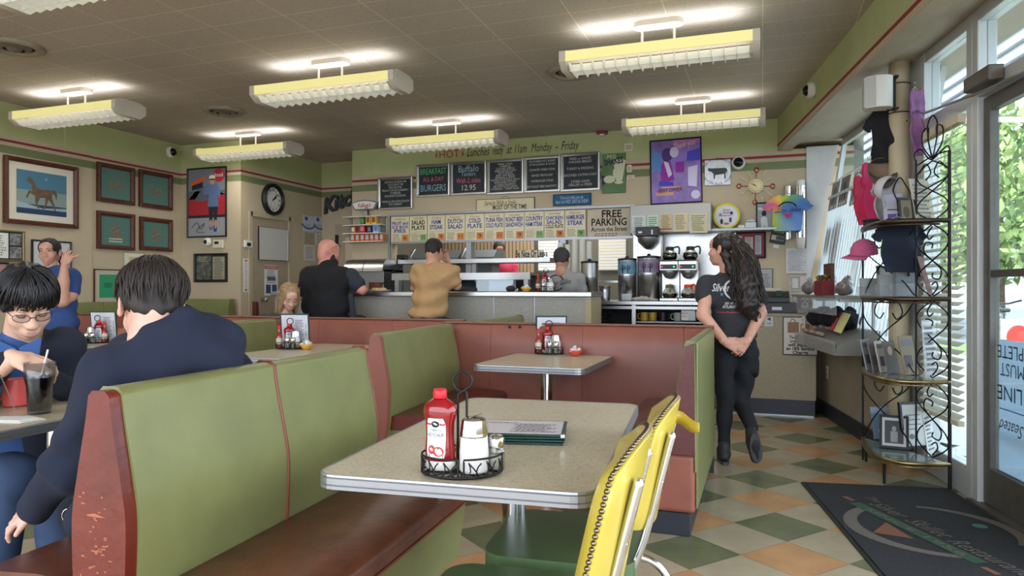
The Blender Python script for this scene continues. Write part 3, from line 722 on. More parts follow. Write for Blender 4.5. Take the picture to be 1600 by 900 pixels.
# ================================================================ TABLES
lam = mat('speckled_laminate',(178,166,140),.28)
def laminate(m):
    t = m.node_tree; b = t.nodes['Principled BSDF']; tc = t.nodes.new('ShaderNodeTexCoord')
    n = t.nodes.new('ShaderNodeTexNoise'); n.inputs['Scale'].default_value = 48; n.inputs['Detail'].default_value = 5; n.inputs['Distortion'].default_value = 2.2
    r = t.nodes.new('ShaderNodeMapRange'); r.inputs['From Min'].default_value = .50; r.inputs['From Max'].default_value = .515
    r2 = t.nodes.new('ShaderNodeMapRange'); r2.inputs['From Min'].default_value = .545; r2.inputs['From Max'].default_value = .53
    mu = t.nodes.new('ShaderNodeMath'); mu.operation = 'MULTIPLY'; x = t.nodes.new('ShaderNodeMix'); x.data_type = 'RGBA'
    x.inputs['A'].default_value = (*lin((192,182,156)),1); x.inputs['B'].default_value = (*lin((122,104,74)),1)
    t.links.new(tc.outputs['Object'],n.inputs['Vector']); t.links.new(n.outputs['Fac'],r.inputs['Value']); t.links.new(n.outputs['Fac'],r2.inputs['Value'])
    t.links.new(r.outputs['Result'],mu.inputs[0]); t.links.new(r2.outputs['Result'],mu.inputs[1]); t.links.new(mu.outputs[0],x.inputs['Factor']); t.links.new(x.outputs['Result'],b.inputs['Base Color'])
laminate(lam)
TH = .75
def make_table(w,l,label,loc,rz=0):
    r = thing('diner_table',label,'table',loc,rz,'laminate diner tables with ribbed metal edges')
    mb = MB(); mb.prism(rrect(-w / 2,w / 2,-l / 2,l / 2,.05),TH - .03,TH,'z'); mb.build('tabletop',[lam],r)
    mb = MB(); pts = rrect(-w / 2,w / 2,-l / 2,l / 2,.05)
    rings = [(0.0,TH + .0005),(.005,TH + .001),(.006,TH - .004),(.0035,TH - .006),(.006,TH - .008),(.006,TH - .022),(.0035,TH - .024),(.006,TH - .026),(.006,TH - .034),(.0,TH - .036)]
    n = len(pts); v = []
    for off,z in rings:
        for i,p in enumerate(pts):
            a,b = Vector(pts[i - 1]),Vector(pts[(i + 1) % n]); d = (b - a).normalized(); nn = Vector((d.y,-d.x)); v.append((p[0] + nn.x * off,p[1] + nn.y * off,z))
    mb.add(v,[(k * n + i,(k + 1) * n + i,(k + 1) * n + (i + 1) % n,k * n + (i + 1) % n) for k in range(len(rings) - 1) for i in range(n)],0,False)
    mb.build('edge_band',[M['alu']],r)
    mb = MB(); mb.cyl((0,0,.03),(0,0,TH - .07),.038,n=24); mb.build('pedestal',[M['chrome']],r)
    mb = MB(); mb.lathe([(0,.045),(.05,.045),(.10,.03),(.26,.015),(.27,0)],n=32); mb.build('base',[M['black']],r)
    mb = MB(); mb.prism([(-.16,TH - .036),(-.14,TH - .05),(-.05,TH - .075),(.05,TH - .075),(.14,TH - .05),(.16,TH - .036)],-.06,.06,'y'); mb.prism([(-.22,TH - .036),(-.05,TH - .075),(.05,TH - .075),(.22,TH - .036)],-.02,.02,'x'); mb.build('spider',[M['black']],r)
    return r
T1 = (-.745,2.11); T3 = (-1.29,4.28)
make_table(.68,1.25,'nearest laminate table holding the tall ketchup bottle',(*T1,0),R(5))
make_table(.68,.82,'small table against the partition right of the green bench end, a menu on it',(*T3,0))
make_table(.58,1.3,'table where the two men eat, at the left picture edge',(-2.60,2.0,0),R(4))
make_table(.62,1.2,'table beyond the hooded man with a bowl of creamers at its far end',(-3.15,4.38,0))
make_table(.60,1.2,'table at far left carrying ketchup label side out',(-5.14,4.42,0))

# ================================================================ CHAIRS
def make_chair(label,loc,rz,torn=False):
    # faces -x; back panel curved in plan
    r = thing('kitchen_chair',label,'chair',loc,rz,'yellow backed chrome kitchen chairs')
    W = .43; z0,z1 = .565,.90; N = 20; K = 10
    def shell(u,v,off):      # u -1..1 across (y), v 0..1 up
        # outline: rounded top corners
        uu = u * (W / 2) * (1 if v < .75 else (1 - .10 * ((v - .75) / .25) ** 2)) * (1 if v > .2 else (1 - .12 * ((.2 - v) / .2) ** 2))
        zt = z1 - .075 * abs(u) ** 3; z = z0 + .02 * abs(u) ** 4 + (zt - z0) * v
        x = .055 * (1 - u * u) + .065 * (v - .5) + off
        return (x,uu,z)
    def sheet(o0,o1,m,mb,inset=0):
        g = []
        for off in (o0,o1):
            for j in range(K + 1):
                for i in range(N + 1): g.append(shell(-1 + 2 * i / N,j / K,off))
        q = (N + 1) * (K + 1); f = []
        for j in range(K):
            for i in range(N):
                a = j * (N + 1) + i; f.append((a,a + N + 1,a + N + 2,a + 1)); f.append((q + a,q + a + 1,q + a + N + 2,q + a + N + 1))
        for i in range(N):
            a = i; f.append((a,a + 1,q + a + 1,q + a)); a = K * (N + 1) + i; f.append((a,q + a,q + a + 1,a + 1))
        for j in range(K):
            a = j * (N + 1); f.append((a,q + a,q + a + N + 1,a + N + 1)); a = j * (N + 1) + N; f.append((a,a + N + 1,q + a + N + 1,q + a))
        mb.add(g,f,m,True)
    mb = MB(); sheet(-.002,.014,0,mb); mb.build('back_panel',[M['yellow']],r,.003,2)
    mb = MB(); # padded front cushion, bulging
    g = []
    for lay in (0,1):
        for j in range(K + 1):
            for i in range(N + 1):
                u = -1 + 2 * i / N; v = j / K; x,y,z = shell(u * .985,.01 + v * .985,0); bul = .042 * (max(0,1 - abs(u) ** 6)) ** .5 * (max(0,1 - abs(2 * v - 1) ** 6)) ** .5
                g.append((x - .003 - (bul if lay else 0),y,z + (.006 * bul / .042 if lay and v > .9 else 0)))
    q = (N + 1) * (K + 1); f = []
    for j in range(K):
        for i in range(N):
            a = j * (N + 1) + i; f.append((a,a + 1,a + N + 2,a + N + 1)); f.append((q + a,q + a + N + 1,q + a + N + 2,q + a + 1))
    mb.add(g,f,0,True); mb.build('back_cushion',[M['yellow']],r)
    mb = MB(); path = []
    for i in range(34): path.append(shell(-1,i / 33 * .93,.006))
    for i in range(34): path.append(shell(-1 + 2 * i / 33,1,.006) if 0 < i < 33 else shell(-1 + 2 * i / 33,.97,.006))
    for i in range(34): path.append(shell(1,.93 * (1 - i / 33),.006))
    # resample evenly for the nail heads
    P = [Vector(p) for p in path]; L = [0]
    for a,b in zip(P[:-1],P[1:]): L.append(L[-1] + (b - a).length)
    n = int(L[-1] / .0125); k = 0
    for i in range(n):
        s = i * L[-1] / n
        while L[k + 1] < s: k += 1
        t = (s - L[k]) / max(1e-6,L[k + 1] - L[k]); c = P[k].lerp(P[k + 1],t)
        cen = Vector((.03,0,.72)); d = (c - Vector((c.x,0,.72))).normalized(); mb.ball(c + d * .001 + Vector((-.004,0,0)),.0058,8)
    mb.build('nailhead_trim',[mat('tarnished_nailheads',(120,108,92),.25,metal=1)],r)
    for sy in (-.135,.135):
        mb = MB(); x = .055 * (1 - (sy / .215) ** 2) + .016
        pt = smoothpath([(x + .034,sy,.83),(x + .016,sy,.76),(x - .024,sy,.60),(x - .055,sy,.50),(x - .09,sy,.435),(x - .16,sy,.405),(x - .30,sy,.40),(x - .43,sy,.39),(x - .475,sy,.34),(x - .48,sy,.1),(x - .485,sy,.012)],6)
        mb.tube(pt,[.006] + [.0115] * (len(pt) - 1),10)
        mb.build('frame_tube',[M['chrome']],r)
        mb = MB(); mb.tube(smoothpath([(x - .22,sy,.40),(x - .08,sy,.40),(x - .0,sy,.36),(x + .045,sy,.24),(x + .065,sy,.08),(x + .07,sy,.012)],6),.0115,10); mb.build('rear_leg',[M['chrome']],r)
        for z in (.77,.70): 
            mb = MB(); mb.ball((x + .021 + (z - .76) * .24,sy - .004,z),(.006,.005,.005),8); mb.build('screw',[M['chrome']],r)
    mb = MB(); s = [(p[0],p[1]) for p in rrect(-.42,-.01,-.205,.205,.07,6)]
    mb.prism(s,.445,.492,'z'); mb.build('seat',[M['seatg']],r,.022,4)
    mb = MB()
    L2 = [(-.42 + .07,-.207),(-.01 - .05,-.207)]
    for i in range(28): mb.ball((-.36 + i * .0113,-.206,.438),.0045,6); mb.ball((-.36 + i * .0113,.206,.438),.0045,6)
    mb.build('seat_trim',[M['alu']],r)
    if torn:
        mb = MB(); g = []
        for i in range(9):
            t = i / 8; g += [(.062 + .09 * t,.07 + .03 * math.sin(t * 4),.835 + .012 * math.sin(t * 5)),(.062 + .09 * t,.075 + .035 * math.sin(t * 4),.80 + .010 * math.sin(t * 6))]
        mb.add(g,[(2 * i,2 * i + 2,2 * i + 3,2 * i + 1) for i in range(8)],0,True)
        o = mb.build('torn_flap',[M['yellow']],r); m_ = o.modifiers.new('s','SOLIDIFY'); m_.thickness = .002
        mb = MB(); mb.add([(.078,.03,.87),(.078,.075,.875),(.074,.07,.80),(.074,.04,.80)],[(0,1,2,3)]); mb.build('torn_lining',[mat('bare_lining',(188,160,110),.8)],r)
    return r
make_chair('yellow and chrome chair nearest the camera at the front table',(-.322,1.51,0),R(5))
make_chair('yellow chair with a torn flap at the far end of the front table',(-.315,1.985,0),R(5),True)

# ================================================================ ENTRANCE MAT
mroot = thing('entrance_mat','large black entrance mat with a worn ring emblem by the door','mat',(S0.x,S0.y,0),SR)
carp = mat('charcoal_carpet',(38,40,44),.95,noise=.25,nscale=60,bump=.6,bscale=300)
MX0,MX1,MY0,MY1 = -.985,-.14,-1.75,-.07
mb = MB(); mb.prism(rrect(MX0,MX1,MY0,MY1,.02),0,.006,'z'); mb.build('rubber_border',[mat('mat_rubber',(34,34,36),.6)],mroot)
mb = MB(); mb.box(MX0 + .02,MX1 - .02,MY0 + .02,MY1 - .02,.006,.011); mb.build('pile',[carp],mroot)
def W2S(x,y):
    d = Vector((x - S0.x,y - S0.y)); return (d.x * math.cos(SR) + d.y * math.sin(SR),-d.x * math.sin(SR) + d.y * math.cos(SR))
mb = MB()
def flatz(pts,m,z=.0125): mb.add([(p[0],p[1],z) for p in pts],[tuple(range(len(pts)))],m)
def fz(x,y): return W2S(*at_z(x,y,.012).xy)
def band(path,wd,m,z=.0125):
    P = [Vector(p) for p in path]
    for i in range(len(P) - 1):
        d = (P[i + 1] - P[i]).normalized(); nn = Vector((-d.y,d.x)); a,b = wd[i] / 2,wd[i + 1] / 2
        mb.add([(*(P[i] + nn * a),z),(*(P[i] - nn * a),z),(*(P[i + 1] - nn * b),z),(*(P[i + 1] + nn * b),z)],[(0,1,2,3)],m)
c0,r0 = Vector(W2S(.80,3.99)),.375
def ringarc(a0,a1,w0,w1,w2,n=30):
    path = [c0 + Vector((math.cos(R(a0 + (a1 - a0) * i / n)),math.sin(R(a0 + (a1 - a0) * i / n)))) * r0 for i in range(n + 1)]
    wd = [(w0 + (w1 - w0) * min(1,2 * i / n)) if i < n / 2 else (w1 + (w2 - w1) * (2 * i / n - 1)) for i in range(n + 1)]; band(path,wd,0)
ringarc(125,268,.055,.075,.04); ringarc(82,-30,.03,.06,.07)
A_,B_ = Vector(fz(1336,786)),Vector(fz(1533,880)); dv = (B_ - A_).normalized(); nv = Vector((-dv.y,dv.x))
mb.add([(*(A_ + nv * .035),.0135),(*(A_ - nv * .035),.0135),(*(B_ - nv * .035),.0135),(*(B_ + nv * .035),.0135)],[(0,1,2,3)],1)
flatz([fz(1364,832),fz(1384,816),fz(1428,842)],2)
for q in ((1326,779),(1548,892)):
    c = Vector(fz(*q)); flatz([c + dv * .04 + nv * .015,c - dv * .04 + nv * .015,c - dv * .04 - nv * .015,c + dv * .04 - nv * .015],2)
c = Vector(fz(1531,822)); flatz([c + Vector((math.cos(t_ * .52),math.sin(t_ * .52))) * .035 for t_ in range(12)],3)
def mtext(s_,along,side,size,m,w=None,shear=.35):
    t_ = MB(); text(t_,s_,0,0,size,0,shear=shear,align='LEFT',w=w); o_ = len(mb.v)
    for a in t_.v: p_ = A_ + dv * (along + a[0]) + nv * (side + a[2]); mb.v.append((p_.x,p_.y,.0142))
    mb.f += [tuple(i + o_ for i in f) for f in t_.f]; mb.m += [m] * len(t_.f); mb.s += [False] * len(t_.f)
mtext('The',-.10,.14,.07,0,.10); mtext('Silver',.02,.10,.13,0,.24); mtext('Skillet',.30,.10,.13,0,.26); mtext('Restaurant',.60,.09,.13,0,.42)
mtext('SINCE 1956',.10,-.002,.055,0,.68,0)
mb.build('emblem',[mat('mat_grey',(100,94,88),.95),mat('mat_green',(46,78,58),.95),mat('mat_orange',(122,78,60),.95),mat('mat_teal',(60,112,98),.95)],mroot)
# ================================================================ THINGS ON THE WALLS
class Wall:
    def __init__(s,kind,v,rz): s.k,s.v,s.rz = kind,v,rz
    def at(s,x,y): return at_Y(x,y,s.v) if s.k == 'Y' else at_X(x,y,s.v)
WB,WL,WP,WD,WA = Wall('Y',YB,0),Wall('X',XL,R(90)),Wall('Y',YP,0),Wall('X',XD,R(90)),Wall('Y',YA,0)
def on_wall(name,label,cat,wall,x0,x1,yt,yb,group=None,out=.0,rot=0):
    xc = (x0 + x1) / 2; a,b = wall.at(x0,450),wall.at(x1,450); c1,c2 = wall.at(xc,yt),wall.at(xc,yb)
    Wd = abs(b.x - a.x) if wall.k == 'Y' else abs(b.y - a.y); Hh = c1.z - c2.z
    loc = (a + b) / 2; n = Vector((0,-1,0)) if wall.k == 'Y' else Vector((1,0,0))
    loc = Vector((loc.x,loc.y,(c1.z + c2.z) / 2)) + n * out
    r = thing(name,label,cat,loc,wall.rz,group)
    if rot: r.rotation_euler = Euler((0,R(rot),wall.rz))
    return r,Wd,Hh
def frame(r,W,Hh,fw,fm,d=.025,mat_=None,mw=0,name='frame'):
    mb = MB(); a,b = W / 2,Hh / 2
    pr = [(0,0),(0,-d),(fw * .5,-d * 1.1),(fw,-d * .6),(fw,0)]
    for (p,q,s_) in (((-a,-b),(a,-b),0),((a,-b),(a,b),1),((a,b),(-a,b),2),((-a,b),(-a,-b),3)):
        v = []
        for (px_,pz_),sg in ((p,1),(q,-1)):
            for o,y in pr: v.append((px_ + (o if px_ < 0 else -o),y,pz_ + (o if pz_ < 0 else -o)))
        n = len(pr); mb.add(v,[(i,(i + 1) % n,n + (i + 1) % n,n + i) for i in range(n)],0)
    mb.build(name,[fm],r)
    if mat_ is not None:
        mb = MB(); mb.box(-a + fw,a - fw,-.008,0,-b + fw,b - fw); mb.build('mount',[mat_],r)
def art(r,polys,colors,y=-.011,name='picture'):
    mb = MB()
    for i,(pts,c) in enumerate(polys): mb.add([(p[0],y - .0003 * i,p[1]) for p in pts],[tuple(range(len(pts)))],c)
    return mb.build(name,colors,r)
def bx(x0,x1,z0,z1): return [(x0,z0),(x1,z0),(x1,z1),(x0,z1)]
HORSE = [(-.40,.30),(-.36,.38),(-.30,.40),(-.22,.30),(-.14,.16),(0,.10),(.18,.12),(.26,.10),(.36,.14),(.44,.02),(.42,-.14),(.36,.0),(.30,.02),(.30,-.12),(.36,-.26),(.40,-.42),(.36,-.42),(.28,-.26),(.20,-.14),(.14,-.30),(.06,-.42),(.03,-.40),(.10,-.26),(.10,-.10),(-.04,-.12),(-.10,-.26),(-.06,-.40),(-.10,-.40),(-.16,-.26),(-.18,-.08),(-.30,-.02),(-.38,-.16),(-.42,-.14),(-.34,.04),(-.24,.04),(-.26,.20),(-.34,.26)]
def horse(cx,cz,s,mir=1): return [(cx + mir * p[0] * s,cz + p[1] * s) for p in HORSE]
HEADP = [(-.1,-.4),(-.16,-.1),(-.34,-.14),(-.38,-.04),(-.18,.2),(-.10,.32),(-.06,.42),(0,.32),(.12,.24),(.24,0),(.34,-.4)]
def hhead(cx,cz,s,mir=1): return [(cx + mir * p[0] * s,cz + p[1] * s) for p in HEADP]
woodf = M['wood']
# large horse painting
r,W,Hh = on_wall('horse_painting','large framed painting of a prancing horse under a blue sky, on the left wall','painting',WL,3,118,252,353,'horse pictures',out=.014)
frame(r,W,Hh,.045,woodf,.035,mat('ivory_mount',(214,206,188),.8)); w2_,h2 = W / 2 - .125,Hh / 2 - .115
art(r,[(bx(-w2_,w2_,h2 * .1,h2),0),(bx(-w2_,w2_,-h2 * .55,h2 * .1),1),(bx(-w2_,w2_,-h2,-h2 * .55),2),([(-w2_,-h2 * .45),(0,-h2 * .7),(w2_,-h2 * .6),(w2_,-h2 * .75),(-w2_,-h2 * .75)],4),(horse(-.01,.0,h2 * 1.8),3),([(.15 * w2_,h2 * .75),(.2 * w2_,h2 * .7),(.15 * w2_,h2 * .63),(.1 * w2_,h2 * .7)],4)],
    [flat(74,120,142),flat(128,148,142),flat(36,62,92),mat('horse_brown',(104,82,62),.8,noise=.3,nscale=30),flat(150,170,176)])
for i,(x0,x1,yt,yb,kind,mir,lb) in enumerate(((150,208,258,318,0,-1,'upper left of the four small teal horse pictures'),(216,267,269,326,0,1,'upper right of the four small teal horse pictures'),(150,208,332,390,1,-1,'lower left small teal picture of a horse head over a fence'),(217,267,341,392,1,1,'lower right small teal picture of a bridled horse head'))):
    r,W,Hh = on_wall('horse_picture',lb,'picture',WL,x0,x1,yt,yb,'horse pictures'); frame(r,W,Hh,.05,woodf,.035,flat(84,122,112))
    k = Hh * .55; fig = horse(0,-.01,k,mir) if kind == 0 else hhead(0,0,k,-mir)
    pl = [(fig,0)]
    if kind == 1 and mir < 0: pl += [(bx(-.09,.09,-.13,-.115),1),(bx(-.09,.09,-.10,-.085),1)]
    art(r,pl,[mat('pencil_horse',(122,112,92),.8,noise=.35,nscale=40),flat(190,190,170)])
def sheet_lines(mb,x0,x1,z0,z1,n,y=-.0125,m=1,seed=0,frac=.5):
    rn = random.Random(seed)
    for i in range(n):
        z = z1 - (i + .5) * (z1 - z0) / n; a = x0 + rn.uniform(0,.12) * (x1 - x0); b = x1 - rn.uniform(0,.3) * (x1 - x0); h = (z1 - z0) / n * frac / 2
        while a < b:
            l = rn.uniform(.03,.09) * (x1 - x0) + .004; mb.add([(a,y,z - h),(min(b,a + l),y,z - h),(min(b,a + l),y,z + h),(a,y,z + h)],[(0,1,2,3)],m); a += l + .03 * (x1 - x0)
r,W,Hh = on_wall('photo_frame','gilt frame with two black and white photographs, at the left picture edge','frame',WL,-32,37,359,408); frame(r,W,Hh,.02,mat('gilt_frame',(120,104,70),.4,metal=.4),.02,flat(40,40,42))
mb = MB(); mb.box(-W / 2 + .03,W * .12,-.012,-.008,-Hh / 2 + .03,Hh / 2 - .03,0); mb.box(W * .16,W / 2 - .03,-.012,-.008,.01,Hh / 2 - .03,1); mb.box(W * .16,W / 2 - .03,-.012,-.008,-Hh / 2 + .03,-.01,1); sheet_lines(mb,-W / 2 + .05,W * .1,-Hh / 2 + .05,Hh / 2 - .05,9,m=2)
mb.build('picture',[M['paper'],mat('old_photo',(120,120,118),.6,noise=.8,nscale=30),flat(120,120,118)],r)
r,W,Hh = on_wall('certificate_frame','black framed white certificate partly behind the standing woman','frame',WL,47,109,376,428,out=.014); frame(r,W,Hh,.018,M['black'],.02,flat(196,198,200))
r,W,Hh = on_wall('certificate_frame','dark frame with a pinkish print at the left edge above the black haired man','frame',WL,-30,12,409,440); frame(r,W,Hh,.02,M['black'],.02,flat(170,130,130))
r,W,Hh = on_wall('certificate_frame','tiny pale framed certificate under the lower left horse picture','frame',WL,192,225,394,419); frame(r,W,Hh,.012,mat('pale_gilt',(170,160,130),.4),.015,flat(216,214,200))
mb = MB(); mb.box(-W * .25,W * .25,-.012,-.008,-Hh * .25,Hh * .2,0); mb.build('picture',[flat(196,180,130)],r)
r,W,Hh = on_wall('certificate_frame','thin brown frame holding a bright green printed sheet','frame',WL,146,212,421,473); frame(r,W,Hh,.012,woodf,.018,flat(190,184,160))
mb = MB(); mb.box(-W * .38,W * .02,-.012,-.008,-Hh * .34,Hh * .34,0); sheet_lines(mb,-W * .3,-W * .05,-Hh * .05,Hh * .1,3); mb.build('picture',[flat(50,150,104),M['ink']],r)
# framed poster: man in a blue shirt by a red car
r,W,Hh = on_wall('poster','black framed poster of a person in a blue shirt before a red car','poster',WP,294,355,262,371,out=.004); frame(r,W,Hh,.018,M['black'],.022,flat(120,122,128))
a,b = W / 2 - .02,Hh / 2 - .02
def el(cx,cz,rx,rz_,n=14,t=0): return [(cx + rx * math.cos(2 * math.pi * i / n + t),cz + rz_ * math.sin(2 * math.pi * i / n + t)) for i in range(n)]
art(r,[(bx(-a,a,-b,-b * .42),1),(bx(-a,a,-b * .42,b * .35),2),([(-a,b * .35),(a,b * .35),(a,b * .22),(.2 * a,b * .45),(-.4 * a,b * .5),(-a,b * .1)],6),([(-.7 * a,b * .05),(-.2 * a,b * .45),(a * .1,b * .45),(a * .05,b * .05)],6),(bx(-a,a,-b * .46,-b * .38),5),
        ([(-.85 * a,b * .62),(-.05 * a,b * .80),(-.05 * a,b * .70),(-.85 * a,b * .50)],4),([(-.8 * a,b * .52),(-.2 * a,b * .62),(-.2 * a,b * .46),(-.8 * a,b * .38)],5),(el(.68 * a,.80 * b,.09,.085),2),
        ([(.10 * a,-b * .1),(.62 * a,-b * .1),(.55 * a,-b * .62),(.42 * a,-b * .62),(.38 * a,-b * .25),(.3 * a,-b * .62),(.17 * a,-b * .62)],5),(el(.24 * a,-b * .74,.03,.04),0),(el(.48 * a,-b * .78,.03,.05),7),(el(.5 * a,-b * .66,.02,.06),8),(el(.24 * a,-b * .64,.02,.05),8),
        ([(-.25 * a,b * .35),(.1 * a,b * .56),(.55 * a,b * .56),(.78 * a,b * .3),(.70 * a,b * .05),(.62 * a,b * .25),(.66 * a,-b * .14),(.08 * a,-b * .14),(.12 * a,b * .25),(-.12 * a,b * .22)],0),(el(.32 * a,.66 * b,.045,.06),8),(el(.32 * a,.74 * b,.05,.03),3),(bx(.18 * a,.46 * a,.66 * b,.70 * b),5)],
    [flat(92,112,150),flat(150,150,152),flat(168,40,48),flat(226,220,196),flat(220,90,40),flat(34,36,42),flat(90,96,106),flat(40,70,140),flat(190,142,116)])
mb = MB(); text(mb,'food',.68 * a,.80 * b,.07,-.018,0,w=.13); sg = [(-.8,-.75),(-.5,-.60),(-.3,-.8),(-.1,-.62),(-.55,-.86),(-.1,-.9)]; mb.tube(smoothpath([(p[0] * a,-.018,p[1] * b) for p in sg],5),.003,4,1)
mb.build('lettering',[M['white'],M['ink']],r)
r,W,Hh = on_wall('newspaper_frame','black framed pair of yellowed newspaper clippings beneath the thermostat','frame',WP,304,356,396,441); frame(r,W,Hh,.018,M['black'],.02,flat(34,36,34))
mb = MB(); mb.box(-W * .42,W * .02,-.012,-.008,-Hh * .4,Hh * .42,0); mb.box(W * .07,W * .42,-.012,-.008,-Hh * .4,Hh * .38,1); sheet_lines(mb,W * .09,W * .40,-Hh * .38,Hh * .36,14,m=2); sheet_lines(mb,-W * .4,0,Hh * .2,Hh * .4,3,m=1)
mb.build('picture',[mat('clipping_photo',(86,90,80),.7,noise=.7,nscale=20),flat(160,152,126),flat(70,70,66)],r)
r,W,Hh = on_wall('thermostat','cream rectangular thermostat below the poster','thermostat',WP,335,351,375,388); mb = MB(); mb.box(-W / 2,W / 2,-.035,0,-Hh / 2,Hh / 2); mb.build('body',[M['cream']],r,.01,3); mb = MB(); mb.box(-W * .3,W * .1,-.037,-.035,0,Hh * .3); mb.build('display',[M['black']],r)
r,W,Hh = on_wall('security_camera','small white bullet camera left of the cream thermostat','camera',WP,320,334,371,386); mb = MB(); mb.lathe([(0,0),(.055,0),(.055,.03),(.045,.06),(.03,.07),(0,.07)],axis='-y'); mb.build('housing',[M['white']],r); mb = MB(); mb.lathe([(.028,.071),(.02,.08),(0,.082)],axis='-y'); mb.build('lens',[M['black']],r)
# wall clock with a deep black ribbed rim
r,W,Hh = on_wall('wall_clock','round black rimmed clock with roman numerals on the side wall','clock',WD,407,442,287,337); rr_ = Hh / 2
mb = MB(); mb.lathe([(rr_,0),(rr_,.03),(rr_ * .96,.05),(rr_ * .9,.05),(rr_ * .9,.06),(rr_ * .84,.06),(rr_ * .82,.045),(rr_ * .78,.045),(rr_ * .76,.02)],axis='-y',n=40); mb.build('rim',[M['black']],r)
mb = MB(); mb.lathe([(rr_ * .77,.018),(0,.018)],axis='-y',n=40); mb.build('dial',[flat(224,222,214)],r)
mb = MB()
for i,s_ in enumerate(('XII','I','II','III','IV','V','VI','VII','VIII','IX','X','XI')): text(mb,s_,math.sin(i * .5236) * rr_ * .6,math.cos(i * .5236) * rr_ * .6,.05,-.020,rot=-i * .5236,bold=.02)
mb.tube([(rr_ * .18 * math.cos(t_ * .4),-.020,-rr_ * .3 + rr_ * .18 * math.sin(t_ * .4)) for t_ in range(16)],.0012,4,closed=True); mb.build('numerals',[M['ink']],r)
for nm,ang,l,wd in (('hour_hand',58,.34,.009),('minute_hand',45,.52,.006)):
    mb = MB(); mb.box(-wd,wd,-.026,-.023,-.02,rr_ * l); o = mb.build(nm,[M['ink']],r); o.rotation_euler = (0,R(ang),0)
# brown door with white panel, arrow strip, notices
dr = thing('door','beige service door with a white panel fixed to it','door',(XD,(DY0 + DY1) / 2,0),R(90)); dr['kind'] = 'structure'; dr.name = 'door_1'
dw = DY1 - DY0
mb = MB(); mb.box(-dw / 2 + .01,dw / 2 - .01,.01,.05,0,dz - .01); mb.build('door_leaf',[mat('beige_door',(168,152,128),.5,noise=.04)],dr,.003,1)
mb = MB()
for s_ in (-1,1): mb.box(s_ * dw / 2 - .03,s_ * dw / 2 + .03,-.015,.06,0,dz + .03)
mb.box(-dw / 2,dw / 2,-.015,.06,dz - .03,dz + .03); mb.build('door_frame',[mat('beige_trim',(180,166,140),.5)],dr)
q = at_X(411,468,XD); mb = MB(); mb.lathe([(0,-.01),(.03,-.01),(.012,.01),(.012,.03),(.03,.04),(.03,.06),(0,.07)],(q.y - (DY0 + DY1) / 2,0,q.z),axis='-y'); mb.build('door_knob',[M['steel']],dr)
r,W,Hh = on_wall('whiteboard','small blank white panel on the beige service door','board',WD,403,448,356,407,out=.0); mb = MB(); mb.box(-W / 2,W / 2,-.02,0,-Hh / 2,Hh / 2); mb.build('panel',[mat('white_panel',(196,194,184),.4)],r,.003); frame(r,W,Hh,.008,M['alu'],.025)
r,W,Hh = on_wall('fire_arrow_sign','narrow white strip sign with a red arrow pointing down','sign',WD,380,388,404,457); mb = MB(); mb.box(-W / 2,W / 2,-.004,0,-Hh / 2,Hh / 2); mb.build('plate',[M['white']],r)
mb = MB(); mb.poly2([(-.025,-Hh * .40),(.025,-Hh * .40),(0,-Hh * .47)],-.005,0); mb.poly2(bx(-.02,.02,Hh * .42,Hh * .46),-.005,0)
for i,ch in enumerate('EXTINGUISHER'): text(mb,ch,0,Hh * (.36 - i * .062),.032,-.005,0)
mb.build('lettering',[mat('sign_red2',(176,40,40),.6)],r)
r,W,Hh = on_wall('notice','white safety notice with a red heading beside the door knob','notice',WD,413,434,414,462); mb = MB(); mb.box(-W / 2,W / 2,-.003,0,-Hh / 2,Hh / 2,0); mb.box(-W * .48,W * .48,-.004,-.003,Hh * .36,Hh * .48,1); mb.box(-W * .3,W * .3,-.004,-.003,.0,Hh * .12,2); sheet_lines(mb,-W * .4,W * .4,-Hh * .1,Hh * .34,8,-.0045,3); mb.box(-W * .4,-W * .05,-.004,-.003,-Hh * .42,-Hh * .14,2); mb.box(W * .05,W * .4,-.004,-.003,-Hh * .42,-Hh * .14,2); text(mb,'CHOKING',0,Hh * .42,.05,-.005,0,w=W * .8)
mb.build('sheet',[M['paper'],flat(190,60,60),flat(60,76,120),flat(120,120,120)],r)
r,W,Hh = on_wall('thermostat','white digital thermostat between the poster wall and the door','thermostat',WD,380,392,376,387); mb = MB(); mb.box(-W / 2,W / 2,-.03,0,-Hh / 2,Hh / 2); mb.build('body',[M['white']],r,.008); mb = MB(); mb.box(-W * .25,W * .25,-.032,-.03,-Hh * .3,Hh * .2); mb.build('display',[M['black']],r)
for i,(x0,x1,yt,yb,c,lb) in enumerate(((473,490,337,362,1,'blue and white notice, nearer of the pair on the side wall'),(491,508,339,362,1,'blue and white notice, farther of the pair on the side wall'),(475,491,364,382,2,'yellowed sheet below the nearer blue notice'),(492,508,365,383,0,'grey sheet below the farther blue notice'),(475,492,383,407,0,'white typed sheet, lowest on the side wall'))):
    r,W,Hh = on_wall('notice',lb,'notice',WD,x0,x1,yt,yb,'notices on the side wall'); mb = MB(); mb.box(-W / 2,W / 2,-.004,0,-Hh / 2,Hh / 2,0)
    if c == 1: mb.tube([(.16 * math.cos(R(200 + 9 * t_)),-.005,.02 + .09 * math.sin(R(200 + 9 * t_))) for t_ in range(16)],.012,4,1); mb.poly2(el(-W * .2,Hh * .3,.04,.03),-.006,1)
    sheet_lines(mb,-W * .4,W * .4,-Hh * .4,Hh * .4 if c != 1 else 0,7,-.005,2,i)
    mb.build('sheet',[flat(198,204,216) if c == 1 else flat(206,204,196) if c == 0 else flat(170,160,128),flat(70,90,160),flat(140,144,150)],r)
r,W,Hh = on_wall('script_sign','dark cut-out script lettering in the far corner of the alcove','sign',WA,509,560,296,335,rot=-14)
